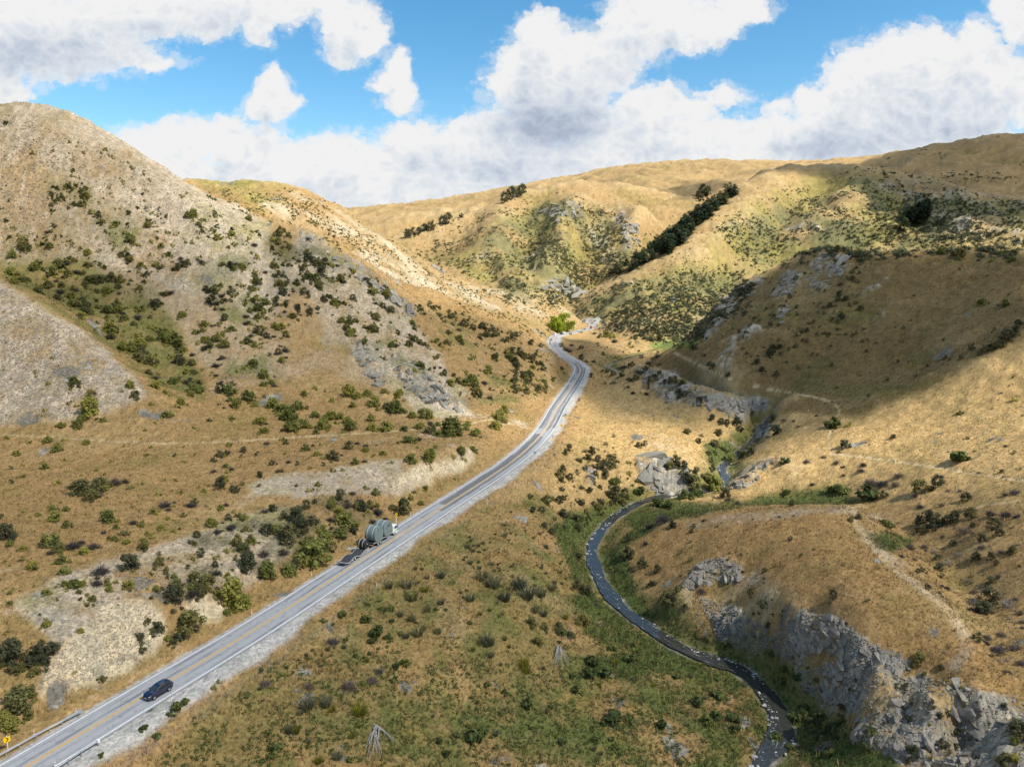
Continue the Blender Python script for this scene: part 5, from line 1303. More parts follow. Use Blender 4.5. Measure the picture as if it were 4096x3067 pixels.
def add_plant(kind, sx, sy, wsrc):
    x, y = sx*S, sy*S
    p = hit(x, y)
    if p is None: return
    sd, dr = river_side(p)
    w = wsrc*depth_c(p)/(FPX/S)*.92
    if dr < 4.8+.3*w: return
    plants.append((kind, p.x, p.y, p.z, w, x, y, sd))
for t_, txt in TRACED.items():
    ox, oy, k = T[t_]
    for blk in txt.split(';'):
        q = blk.split()
        for e in q[1:]:
            a, b, c = (float(v) for v in e.split(','))
            add_plant(q[0], ox+a/k, oy+b/k, c/k)
n_traced = len(plants)
rp = random.Random(77)
def fill(P, n, mix_, w0, w1, cl=14, thr=-.15):
    """more of the same cover where the photograph shows it too dense to trace one by one"""
    x0, x1, y0, y1 = bbox(P); k = 0; t = 0
    ks = [a for a, b in mix_ for _ in range(b)]
    n = int(n*1.35)
    while k < n and t < n*14:
        t += 1
        x, y = rp.uniform(x0, x1), rp.uniform(y0, y1)
        if not pip(x, y, P): continue
        p = hit(x, y)
        if p is None: continue
        if gnoise(p.x/cl, p.y/cl, 611) < thr: continue
        sd, dr = river_side(p)
        if dr < 7 or (abs(p.x) < 400 and np.hypot(RIVER[:, 0]-p.x, RIVER[:, 1]-p.y).min() < 4.5): continue
        w = (w0*.7+(w1*1.1-w0*.7)*rp.random()**2.4)*.82
        plants.append((rp.choice(ks), p.x, p.y, p.z, w, x, y, sd)); k += 1
fill([(30,520),(120,480),(200,560),(330,650),(420,770),(450,860),(380,850),(280,785),(180,695),(80,640),(10,610)], 210, (('g', 7), ('y', 2), ('d', 1), ('og', 3)), 1.6, 5.0, 9, -.4)
fill([(85,400),(190,395),(200,460),(110,460)], 30, (('og', 5), ('g', 2)), 1.6, 4.0, 9, -.3)
fill([(180,440),(540,470),(640,560),(640,700),(470,760),(300,640)], 240, (('g', 6), ('y', 2), ('d', 1), ('og', 2)), 1.2, 4.2, 11, .02)
fill([(580,505),(650,500),(700,560),(720,660),(640,700),(590,620)], 95, (('d', 3), ('y', 2), ('og', 5)), 1.6, 4.4, 10, -.2)
fill([(420,640),(560,600),(640,720),(600,840),(470,830),(400,780)], 90, (('g', 6), ('y', 3), ('d', 1)), 1.6, 4.5, 10, -.1)
fill([(660,520),(820,610),(930,680),(1060,740),(1190,800),(1180,850),(1060,880),(900,820),(760,740),(660,620)], 210, (('g', 5), ('d', 2), ('y', 2), ('og', 5)), 1.4, 4.6, 11, -.1)
fill([(1040,740),(1190,765),(1215,800),(1190,850),(1100,850)], 60, (('d', 2), ('g', 3), ('og', 5), ('y', 1)), 1.6, 4.2, 10, -.3)
fill([(900,640),(1030,690),(1160,745),(1080,740),(940,690)], 60, (('og', 5), ('d', 2)), 1.6, 4, 10, -.3)
fill([(0,240),(260,330),(480,460),(560,560),(300,560),(0,520)], 150, (('g', 5), ('og', 2)), .8, 2.4, 16, -.05)
fill([(0,640),(180,740),(300,850),(120,900),(0,910)], 26, (('g', 4), ('y', 1)), .7, 1.6, 16, -.2)
fill([(0,950),(450,960),(900,935),(1000,960),(780,1030),(500,1200),(0,1290)], 170, (('g', 4), ('og', 1)), .5, 1.5, 12, -.1)
fill([(480,1120),(760,1060),(820,1110),(700,1200),(560,1260),(400,1290),(300,1240)], 80, (('g', 3), ('y', 2), ('d', 2), ('og', 3)), 1.0, 2.8, 8, -.3)
fill([(60,1270),(480,1180),(500,1290),(300,1300),(100,1380)], 60, (('g', 3), ('og', 2)), .4, 1.2, 6, -.2)
fill([(1215,770),(1290,740),(1420,780),(1480,830),(1380,860),(1280,820)], 70, (('d', 4), ('y', 3), ('og', 1)), 1.4, 4.0, 12, -.2)
fill([(1360,790),(1540,850),(1530,880),(1420,850)], 36, (('d', 3), ('y', 2)), 1.4, 3.4, 10, -.3)
fill([(1480,750),(1600,640),(1760,560),(1850,560),(1860,700),(1700,800),(1560,790)], 110, (('d', 6), ('og', 1)), .9, 2.6, 20, -.2)
fill([(1860,560),(2212,560),(2212,690),(2000,810),(1820,860)], 40, (('og', 3), ('d', 1)), .7, 1.8, 20, -.2)
fill([(1180,1010),(1300,960),(1380,1040),(1340,1100),(1260,1160),(1190,1130)], 60, (('d', 4), ('og', 4), ('h', 3)), 1.0, 2.6, 7, -.2)
fill([(1400,1180),(1600,1120),(1800,1110),(1700,1300),(1480,1290)], 34, (('d', 3), ('y', 1)), .5, 1.3, 9, -.2)
fill([(1900,1160),(2212,1110),(2212,1500),(2060,1330)], 70, (('l', 4), ('y', 2), ('d', 2), ('s', 1)), .6, 1.7, 8, -.2)
fill([(1640,900),(2212,760),(2212,1060),(1800,1050)], 46, (('d', 2), ('l', 2), ('y', 1)), .6, 1.6, 14, -.2)
fill([(1480,1270),(1700,1320),(2100,1480),(2200,1650),(1900,1640),(1660,1430)], 70, (('og', 3), ('d', 2), ('b', 1)), .4, 1.3, 8, -.2)
fill([(1305,1195),(1390,1320),(1500,1370),(1690,1430),(1730,1530),(1850,1600),(1760,1600),(1640,1450),(1480,1385),(1350,1300)], 190, (('h', 5), ('og', 2), ('a', 1)), .8, 2.0, 6, -.7)
fill([(380,1600),(700,1370),(1000,1150),(1160,1080),(1230,1200),(1270,1330),(1000,1350)], 110, (('a', 3), ('h', 2), ('b', 1), ('og', 1)), .5, 1.5, 8, -.1)
fill([(980,1150),(1180,1110),(1240,1260),(1060,1310)], 70, (('a', 1),), .9, 2.0, 7, -.2)
fill([(500,1600),(900,1400),(1280,1380),(1620,1500),(1630,1690),(500,1690)], 150, (('h', 5), ('b', 2), ('a', 2), ('m', 1)), .5, 1.6, 7, -.05)
fill([(1000,690),(1190,715),(1200,735),(1130,730)], 20, (('g', 3), ('d', 1)), 1.5, 3.5, 10, -.3)
fill([(1240,730),(1330,725),(1480,745),(1440,770),(1300,760)], 26, (('g', 2), ('og', 2), ('y', 1)), 1.6, 4, 12, -.3)
# ragged edges: smaller growth round the bigger shrubs
for p in list(plants):
    if p[0] in ('g', 'og', 'd') and p[4] > 1.1:
        for _ in range(rp.randint(1, 4)):
            a_ = rp.uniform(0, 6.283); q = p[4]*rp.uniform(.40, .75); s_ = p[4]*rp.uniform(.25, .55); x, y = p[1]+math.cos(a_)*q, p[2]+math.sin(a_)*q
            if np.hypot(ROAD[:, 0]-x, ROAD[:, 1]-y).min() < 6.5: continue
            z = ground_z(x, y); X_, Y_ = to_px(np.array(x), np.array(y), np.array(z)); plants.append((p[0] if rp.random() < .7 else rp.choice(('g', 'og', 'y')), x, y, z, s_, float(X_), float(Y_), p[7]))
# individuals: the 300 of each kind that show largest; what is left goes into one mass
by = {}
for i, p in enumerate(plants): by.setdefault(p[0], []).append(p)
rest = []
SINK = {'g': .10, 'og': .10, 'd': .12, 'y': .06, 'l': .05, 's': .03, 'b': .04, 'a': .04, 'h': .05, 'm': .02}
def size_word(k, w):
    a, b = {'m': (.4, 1.0), 'h': (.9, 1.9), 'b': (.9, 1.8), 'a': (.9, 1.8)}.get(k, (1.5, 3.6))
    return 'small' if w < a else ('mid-sized' if w < b else 'large')
made = []
for k, lst in by.items():
    lst.sort(key=lambda p: -p[4]/depth_c((p[1], p[2], p[3])))
    rest += lst[300:]
    nm, desc, cat = KIND[k]
    for (kk, x, y, z, w, px_, py_, sd) in lst[:300]:
        hv = rp.uniform(.85, 1.2)
        o = inst(nm, rp.choice(BUSH[k]), None, (x, y, z-SINK[k]*w*.6), (rp.gauss(0, .06), rp.gauss(0, .06), rp.uniform(0, 6.283)), (w, w*rp.uniform(.85, 1.15), w*hv))
        app = w/depth_c((x, y, z))*1593
        if app > 26 and k in ('g', 'og', 'd'):
            inst('stems', rp.choice(STEM), o, (0, 0, .02), (0, 0, rp.uniform(0, 6)), (.95, .95, .9))
        made.append([o, k, size_word(k, w), zone(px_, py_, sd), px_, py_, app])
# labels: size and look, then where it stands by the nearest thing one can find
MARKS = [(343,1487,'car'),(790,1190,'loaded truck'),(855,1115,'curve sign'),(30,1590,'left chevron sign'),(165,1545,'left barrier end'),(215,1600,'right barrier end'),(230,1390,'big clay cutting'),(930,1030,'upper clay bank'),(450,955,'farm track'),(150,945,'farm track start'),(900,920,'farm track end'),
 (820,1600,'large root mass'),(1205,1415,'small root mass'),(1285,1210,'stream bend'),(1440,1025,'big pale outcrop'),(1470,845,'dark gorge cliff'),(1600,880,'pale cliff band'),(1650,932,'white rock block'),(1620,1030,'rocky knob'),(1700,1100,'knoll top'),(1540,1240,'knoll outcrop'),(2080,1570,'corner cliff'),(1790,1370,'stepped cliff'),
 (1217,910,'bend chevron signs'),(1250,800,'S bend'),(1210,700,'far willow'),(290,820,'scree cone tip'),(100,700,'scree cone ridge'),(60,260,'left hill peak'),(330,400,'left skyline slope'),(150,430,'olive patch'),(740,560,'ridge crags'),(930,840,'broad rock rib'),(800,780,'narrow rock rib'),(560,520,'shaded ridge top'),(1050,740,'ridge foot'),
 (1800,545,'brown hill crest'),(1575,670,'brown hill rock rib'),(1700,700,'brown hill face'),(2050,650,'brown hill right flank'),(1960,1000,'bench track'),(1650,835,'gorge track'),(2100,900,'sunlit bench slope'),(1670,1590,'lowest stream stretch'),(1450,1390,'middle stream stretch'),(2100,1280,'dead shrub hollow'),(1000,1250,'mid meadow'),(600,1450,'upper left meadow'),(1400,1560,'stream flat'),(400,650,'left gully head'),(420,800,'left gully foot'),(600,800,'lower left hill'),(250,1180,'lower terrace'),(600,1100,'stony roadside slope'),(1100,1500,'lower meadow'),(60,1420,'scrub bank'),(1300,770,'far stream crossing')]
def where(x, y):
    d = [(x-a)**2+((y-b)*1.5)**2 for a, b, _ in MARKS]; j = int(np.argmin(d)); a, b, n = MARKS[j]
    if abs(x-a) > 1.2*abs(y-b): w = 'left of' if x < a else 'right of'
    else: w = 'above' if y < b else 'below'
    return f'{w} the {n}', d[j]
grp = {}
for m_ in made:
    wh, dd_ = where(m_[4], m_[5]); m_.append(dd_); grp.setdefault((m_[1], m_[2], wh), []).append(m_)
ORD = ['', 'second', 'third', 'fourth', 'fifth', 'sixth']
NUMW = ['zero', 'one', 'two', 'three', 'four', 'five', 'six']
for (k, szw, wh), ms in grp.items():
    nm, desc, cat = KIND[k]; base = f'{szw} {desc} {wh}'; gl = f'{szw} {desc}s {wh}'
    if len(ms) == 1: tag(ms[0][0], base, cat); continue
    ms.sort(key=lambda m_: m_[4])
    rest_ = list(ms)
    if len(ms) > 6:
        far_m = sorted(ms, key=lambda m_: m_[7]); big = max(ms, key=lambda m_: m_[6])
        pick = {}
        pick[id(big[0])] = 'the biggest there'
        for e_, t_ in ((far_m[0], 'nearest to it'), (far_m[-1], 'furthest from it'), (ms[0], 'leftmost there'), (ms[-1], 'rightmost there'), (min(ms, key=lambda q: q[5]), 'topmost there'), (max(ms, key=lambda q: q[5]), 'lowest there')):
            pick.setdefault(id(e_[0]), t_)
        for m_ in ms: tag(m_[0], base+(', '+pick[id(m_[0])] if id(m_[0]) in pick else ''), cat, gl)
    else:
        for i, m_ in enumerate(ms):
            w_ = 'leftmost of ' if i == 0 else ('rightmost of ' if i == len(ms)-1 else f'{ORD[i]} from left of ')
            tag(m_[0], f'{base}, {w_}{NUMW[len(ms)]}', cat, gl)
print('PLANTS', len(plants), 'traced', n_traced, {k: len(v) for k, v in by.items()}, 'rest', len(rest))

# ---- masses: low scrub on the far hills and the left-over shrubs
def mass(name, items, m, seed, per=12, leaf=.42):
    """items: (x, y, z, w) clumps, each a handful of leaf-sized quads; one object"""
    g = np.random.default_rng(seed); A = np.array(items); n = len(A)
    d = g.normal(0, 1, (n, per, 3)); d /= np.linalg.norm(d, axis=2)[..., None]; d[..., 2] = np.abs(d[..., 2])
    P = A[:, None, :3]+d*(A[:, None, 3:4]*.5)*g.uniform(.35, 1, (n, per, 1))*np.array((1, 1, .75))
    s = A[:, None, 3:4]*leaf*g.uniform(.5, 1.2, (n, per, 1))
    nr_ = d+g.normal(0, .5, d.shape)+np.array((0, 0, .3)); nr_ /= np.linalg.norm(nr_, axis=2)[..., None]
    t = np.cross(nr_, g.normal(0, 1, d.shape)); t /= np.linalg.norm(t, axis=2)[..., None]; b = np.cross(nr_, t)
    q = np.stack([P-t*s*.5-b*s*.3, P+t*s*.2-b*s*.4, P+t*s*.55+b*s*.15, P-t*s*.1+b*s*.45], 2)
    tone = np.clip(g.uniform(0, .5, (n, 1))+g.uniform(0, .5, (n, per)), 0, 1)
    V = q.reshape(-1, 3); me = finish(name, V, np.arange(len(V)).reshape(-1, 4), np.repeat(tone.reshape(-1), 4), m)
    o = link(bpy.data.objects.new(name, me)); o['kind'] = 'stuff'; return o
LOW = {'g': leafy('g', 501, M_GREEN, 9, 9, .20, .72), 'og': leafy('og', 502, M_OLIVE, 9, 9, .20, .75), 'd': leafy('d', 503, M_DARK, 9, 10, .18, .86), 'y': twiggy('y', 504, M_GREY, 22, .62, 1.0, .03, .3, 2), 'h': leafy('h', 505, M_HERB, 7, 8, .24, .45, up=.8), 'a': bladed('a', 506, M_SAGE, 26, .72, .75, .04)}
def joined(name, items, tmpl, m, seed):
    """the shrubs past the three hundred of their kind, as one mass of low-detail bushes"""
    g = np.random.default_rng(seed); k = len(tmpl.vertices); V0 = np.empty(k*3, np.float32); tmpl.vertices.foreach_get('co', V0); V0 = V0.reshape(-1, 3)
    F0 = np.empty(len(tmpl.polygons)*4, np.int32); tmpl.polygons.foreach_get('vertices', F0); F0 = F0.reshape(-1, 4)
    L0 = np.empty(k, np.float32); tmpl.attributes['leaf'].data.foreach_get('value', L0)
    A = np.array(items); n = len(A); th = g.uniform(0, 6.283, n); c, s_ = np.cos(th)[:, None], np.sin(th)[:, None]
    sc = A[:, 3:4]*1.05; hh = sc*g.uniform(.8, 1.25, (n, 1))
    V = np.stack([(V0[None, :, 0]*c-V0[None, :, 1]*s_)*sc+A[:, 0:1], (V0[None, :, 0]*s_+V0[None, :, 1]*c)*sc*g.uniform(.75, 1.2, (n, 1))+A[:, 1:2], V0[None, :, 2]*hh+A[:, 2:3]-.05*sc], 2)
    F = (F0[None]+np.arange(n)[:, None, None]*k).reshape(-1, 4)
    me = finish(name, V.reshape(-1, 3), F, np.clip(L0[None]+g.uniform(-.25, .3, (n, 1)), 0, 1).reshape(-1), m)
    o = link(bpy.data.objects.new(name, me)); o['kind'] = 'stuff'; return o
for kk, tk, mm, nm in ((('g',), 'g', M_GREEN, 'small_green_scrub'), (('og',), 'og', M_OLIVE, 'small_olive_scrub'), (('d',), 'd', M_DARK, 'small_dark_scrub'), (('y', 'l', 's'), 'y', M_GREY, 'small_grey_scrub'), (('h', 'b', 'a', 'm'), 'h', M_HERB, 'small_meadow_plants')):
    it = [(p[1], p[2], p[3], p[4]) for p in rest if p[0] in kk]
    if it: joined(nm, it, LOW[tk], mm, 3)
def cast(P, n, w0, w1, cl, thr, seed):
    g = np.random.default_rng(seed); x0, x1, y0, y1 = bbox(P); x0 -= 30; x1 += 30; y0 -= 16; y1 += 16; out = []; k = 0
    while len(out) < n and k < n*8:
        k += 1; x, y = g.uniform(x0, x1), g.uniform(y0, y1)
        if not pip(x+34*float(gnoise(x/38, y/30, 77))+g.normal(0, 14), y+22*float(gnoise(x/38, y/30, 78))+g.normal(0, 9), P): continue
        p = hit(x, y)
        if p is None: continue
        v = gnoise(p.x/cl, p.y/cl, seed)+.5*gnoise(p.x/cl*2.7, p.y/cl*2.7, seed+1)
        if v < thr+g.uniform(-.15, .15): continue
        out.append((p.x, p.y, p.z-.1, w0+(w1-w0)*g.uniform(0, 1)**2))
    return out
M_FARGREEN = leaf_mat('far_scrub_leaf', (.095, .102, .055), (.235, .235, .125))
it = cast([(870,525),(1000,480),(1150,440),(1280,430),(1400,520),(1380,560),(1290,600),(1200,665),(1050,625),(950,580)], 2600, 2.2, 7, 70, -.1, 901)
it += cast([(1150,470),(1260,450),(1330,470),(1400,540),(1300,600),(1200,620),(1150,560)], 900, 3, 8, 60, -.15, 902)
it += cast([(1190,640),(1300,560),(1400,535),(1380,560),(1290,610),(1210,665)], 420, 3, 8, 60, -.6, 903)
it += cast([(870,530),(1100,440),(1330,410),(1480,440),(1400,540),(1200,670),(1000,620)], 1300, 1.3, 3.6, 40, -.3, 904)
mass('middle_hill_scrub', it, M_FARGREEN, 5, 15, .34)
it = cast([(1230,680),(1330,620),(1500,590),(1620,620),(1560,690),(1480,740),(1300,712)], 2900, 2, 6, 60, -.3, 911)
it += cast([(1560,480),(1760,400),(1900,390),(2212,450),(2212,540),(1900,550),(1700,560),(1560,610)], 2700, 2.5, 7, 70, -.12, 912)
it += cast([(1250,660),(1420,570),(1600,430),(1740,375),(1800,420),(1600,560),(1400,650)], 420, 1.5, 3.5, 60, .0, 913)
it += cast([(1900,400),(2212,440),(2212,540),(1960,520)], 700, 3, 8, 70, -.3, 914)
it += cast([(1230,690),(1420,590),(1600,440),(1800,375),(2212,440),(2212,545),(1850,540),(1600,620),(1480,745)], 1500, 1.3, 3.6, 40, -.3, 915)
mass('right_hill_scrub', it, M_FARGREEN, 6, 15, .34)
it = cast([(450,410),(640,420),(729,452),(854,530),(980,606),(1106,635),(1210,690),(1100,700),(980,640),(800,560),(660,490),(520,450)], 1900, 1.2, 3.2, 26, -.25, 921)
mass('second_hill_scrub', it, leaf_mat('pale_scrub_leaf', (.13, .135, .04), (.30, .285, .09)), 7, 10, .42)
it = cast([(1700,370),(1900,350),(2100,310),(2212,310),(2212,430),(1950,380)], 260, 3, 9, 120, .1, 931)
mass('skyline_scrub', it, M_FARGREEN, 8, 10, .45)
# ---- grass: blades beyond counting
def grass(name, n, rmin, rmax, h0, h1, blades, w, seed, amin=-40, amax=40, cond=None):
    g = np.random.default_rng(seed)
    r = np.sqrt(g.uniform(rmin**2, rmax**2, n)); a = np.radians(g.uniform(amin, amax, n)); x = r*np.sin(a); y = r*np.cos(a)
    rd = grid_val(roadD, x, y); rv_ = grid_val(rivD, x, y); st_ = grid_val(STONY, x, y)
    den = fbm(x/6, y/6, 3, seed)
    ok = (rd > 6.8+1.2*gnoise(x/7, y/7, 4)) & (rv_ > 2.7) & (st_ < .30+.75*g.uniform(0, 1, n)**3) & (den > -.75)
    if cond is not None: ok &= cond(x, y)
    x, y, r, den = x[ok], y[ok], r[ok], den[ok]; n = len(x); z = grid_val(GZ, x, y)
    cv = np.stack([grid_val(col[..., k], x, y) for k in range(3)], 1)
    lus = np.clip(grid_val(LUSH, x, y)+.6*grid_val(stream_g, x, y)+.35*grid_val(MEAD, x, y), 0, 1)
    h = (h0+(h1-h0)*g.uniform(0, 1, n)**2)*(.75+.6*np.clip(den, 0, 1)+.5*lus)
    k = blades
    th = g.uniform(0, 6.283, (n, k)); ln = h[:, None]*g.uniform(.55, 1.1, (n, k)); sp_ = ln*g.uniform(.15, .75, (n, k))
    wind = .25*ln
    bx_ = x[:, None]+g.normal(0, .14, (n, k))*h[:, None]*1.4; by_ = y[:, None]+g.normal(0, .14, (n, k))*h[:, None]*1.4
    tx = bx_+np.cos(th)*sp_+wind; ty = by_+np.sin(th)*sp_
    ww = w*(.7+.6*g.uniform(0, 1, (n, k)))*(h[:, None]/h0)**.5; a2 = g.uniform(0, 6.283, (n, k))
    z0 = np.broadcast_to(z[:, None]-.03, (n, k))
    V = np.stack([np.stack([bx_-np.cos(a2)*ww, by_-np.sin(a2)*ww, z0], 2), np.stack([bx_+np.cos(a2)*ww, by_+np.sin(a2)*ww, z0], 2), np.stack([tx, ty, z0+ln], 2)], 2).reshape(-1, 3)
    tone = g.uniform(.60, 1.5, (n, 1, 1))*g.uniform(.8, 1.25, (n, k, 1)); straw = (g.uniform(0, 1, (n, 1, 1)) < .30)*g.uniform(.2, .8, (n, 1, 1))
    C = np.broadcast_to(cv[:, None, :], (n, k, 3))*tone; C = C*(1-straw)+np.array((.44, .31, .14))*straw*tone
    C = np.repeat(np.clip(C, .01, .7), 3, axis=1).reshape(-1, 3)
    me = np_mesh(name, V, np.arange(len(V)).reshape(-1, 3)); set_attr(me, 'cover', C, 'FLOAT_COLOR'); me.materials.append(GRASS_MAT)
    o = link(bpy.data.objects.new(name, me)); o['kind'] = 'stuff'; return o
GRASS_MAT = mat('grass_blade', rough=.85, spec=.1); _t = NT(GRASS_MAT); _t.l(attr_node(_t, 'cover').outputs['Color'], _t.b.inputs['Base Color'])
grass('meadow_grass', 60000, 62, 175, .28, .85, 5, .035, 31)
grass('slope_grass', 80000, 175, 330, .35, 1.0, 3, .06, 32)
grass('far_tussock_grass', 60000, 330, 600, .6, 1.4, 2, .15, 33)

grass('tall_straw_grass', 26000, 64, 210, .7, 1.35, 6, .035, 34, cond=lambda x, y: (fbm(x/9, y/9, 3, 71)+.35*gnoise(x/3, y/3, 72) > .22))
it = []
gq = np.random.default_rng(44)
for _ in range(62000):
    r_ = math.sqrt(gq.uniform(64**2, 230**2)); a_ = R(gq.uniform(-34, 38)); it.append((r_*math.sin(a_), r_*math.cos(a_)))
it = np.array(it); lv = np.clip(grid_val(LUSH, it[:, 0], it[:, 1])*1.5+grid_val(stream_g, it[:, 0], it[:, 1])*.8+.75*grid_val(MEAD*sst(1330, 1480, PYv), it[:, 0], it[:, 1])+.25*grid_val(MEAD, it[:, 0], it[:, 1]), 0, 1.3)
ok_ = (lv*(.55+fbm(it[:, 0]/5, it[:, 1]/5, 3, 73)) > .42) & (grid_val(rivD, it[:, 0], it[:, 1]) > 2.5) & (grid_val(roadD, it[:, 0], it[:, 1]) > 9)
it = it[ok_]; zz_ = grid_val(GZ, it[:, 0], it[:, 1])
mass('low_leafy_cover', [(a_, b_, c_, w_) for (a_, b_), c_, w_ in zip(it, zz_, gq.uniform(.45, 1.2, len(it)))], M_HERB, 45, 10, .30)
print('COVER', len(it))

# ---- trees
def pine(name, seed):
    g = np.random.default_rng(seed); V = []; L = []
    for i in range(13):
        z = .10+.86*i/12; r = (.27*(1-z)**.5*(.55+.45*min(1, z*3))+.02)*g.uniform(.8, 1.15); k = int(8+16*(1-z))
        for j in range(k):
            th = g.uniform(0, 6.283); rr_ = r*g.uniform(.35, 1.1); p = np.array((math.cos(th)*rr_, math.sin(th)*rr_, z+g.normal(0, .02)))
            o_ = np.array((math.cos(th), math.sin(th), -.35+g.normal(0, .3))); s_ = np.cross(o_, (0, 0, 1)); s = g.uniform(.05, .11)
            V += [p-o_*s*.5-s_*s*.45, p-o_*s*.5+s_*s*.45, p+o_*s+s_*s*.15, p+o_*s-s_*s*.15]; L += [g.uniform(0, 1)]*4
    return finish(name, np.array(V), np.arange(len(V)).reshape(-1, 4), np.array(L), M_PINE)
PINE = [pine('crown', 200+i) for i in range(4)]
TRUNK = MB().cyl((0, 0, -.06), (0, 0, .7), .022, .008, 6).mesh('trunk', M_BARK)
def far_pick(ms):
    seen = set()
    for m_, t_ in ((max(ms, key=lambda q: q[3]), 'tallest'), (min(ms, key=lambda q: q[1]), 'leftmost'), (max(ms, key=lambda q: q[1]), 'rightmost'), (min(ms, key=lambda q: q[2]), 'topmost'), (max(ms, key=lambda q: q[2]), 'lowest')):
        if id(m_[0]) not in seen: seen.add(id(m_[0])); m_[0]['label'] = m_[0]['label']+', '+t_+' of all'
def pines(P, n, h0, h1, label, group, seed, trunk=True, cat='tree'):
    r = random.Random(seed); made_t = []
    for x, y, p in scatter_px(P, n, r):
        h = r.uniform(h0, h1)
        o = inst('pine_tree', r.choice(PINE), None, p-Vector((0, 0, .05*h)), (0, 0, r.uniform(0, 6.28)), (h*r.uniform(1.2, 1.9), h*r.uniform(1.2, 1.9), h*r.uniform(.8, 1)))
        if trunk: inst('trunk', TRUNK, o)
        made_t.append((o, x, y, h))
    xs_ = sorted(m_[1] for m_ in made_t); q1, q2 = xs_[len(xs_)//3], xs_[2*len(xs_)//3]
    for o, x, y, h in made_t:
        part_ = 'left third' if x < q1 else ('middle third' if x < q2 else 'right third'); sz_ = 'short' if h < h0+(h1-h0)*.4 else ('tall' if h > h0+(h1-h0)*.75 else 'middling')
        tag(o, f'{sz_} {label}, {part_}', cat, f'{sz_} {group}, {part_}')
    far_pick(made_t)
pines([(1586,404),(1592,420),(1530,468),(1470,528),(1420,560),(1430,530),(1480,482),(1540,436)], 120, 14, 22, 'dark conifer in upper far gully strip', 'conifers in the upper far gully', 1)
pines([(1440,500),(1470,515),(1410,560),(1350,592),(1300,612),(1320,590),(1380,552)], 80, 9, 16, 'dark conifer in lower far gully strip', 'conifers in the lower far gully', 2)
pines([(1925,500),(1960,465),(1998,440),(2012,455),(1995,485),(1950,500)], 44, 11, 18, 'dark tree under the right hill crags', 'dark trees under the right hill crags', 3)
for k, (x, y, h, lab) in enumerate([(1090,433,16,'smaller skyline conifer left of the far hill tree pair'),(1105,426,20,'middle skyline conifer on the far hill shoulder'),(1118,420,22,'tall skyline conifer on the far hill shoulder'),(1129,414,16,'rightmost skyline conifer on the far hill shoulder'),
    (1508,424,15,'left tree of the small grove at the gully head'),(1518,418,20,'big middle tree of the small grove at the gully head'),(1528,420,18,'right tree of the small grove at the gully head'),(1541,427,12,'lone small tree right of the grove at the gully head'),(1514,430,12,'low front tree of the small grove at the gully head')]):
    p = hit(x, y+5)
    if p is not None:
        o = inst('conifer_tree', BUSH['d'][k % 5], None, p-Vector((0, 0, .5)), (0, 0, k), (h*.8, h*.8, h)); tag(o, lab, 'tree'); inst('trunk', TRUNK, o, (0, 0, 0), (0, 0, 0), (1, 1, .5))
for k, (x, y, w, lab) in enumerate([(956,487,12,'big dark tree in the far saddle, rightmost of the row'),(968,483,14,'dark tree at the right end of the far saddle row'),(931,496,15,'broad dark tree in the middle of the far saddle row'),(918,500,10,'small dark tree left of the broad saddle tree'),(880,513,12,'lone dark tree low in the far saddle'),(893,508,10,'upright dark tree low in the far saddle'),(906,506,9,'little dark tree beside the upright saddle tree'),(996,470,8,'small dark tree on the far saddle skyline')]):
    p = hit(x, y)
    if p is not None:
        o = inst('saddle_tree', BUSH['d'][k % 5], None, p-Vector((0, 0, .5)), (0, 0, k), (w, w, w*1.15)); tag(o, lab, 'tree'); inst('trunk', TRUNK, o, (0, 0, 0), (0, 0, 0), (1, 1, .5))
WIL = [leafy('crown', 230+i, M_WILLOW, 46, 40, .062, .95, up=.3) for i in range(2)]
for k, (x, y, wsrc, hr, lab) in enumerate([(2256,1320,98,1.05,'big bright yellow green willow behind the road bend, right of the pair'),(2222,1320,86,1.0,'bright green willow behind the road bend, on the left side'),(2240,1328,56,1.0,'smaller lime green willow standing in front at the road bend')]):
    p = hit(x*S, y*S)
    if p is None or p.y > 830: p = Vector(at_D(x*S, y*S, 690))
    w = wsrc*depth_c(p)/(FPX/S)
    o = inst('willow_tree', WIL[k % 2], None, p-Vector((0, 0, .8)), (0, 0, k*2), (w, w, w*hr*.85)); tag(o, lab, 'tree'); inst('trunk', TRUNK, o, (0, 0, 0), (0, 0, 0), (1.4, 1.4, .7))

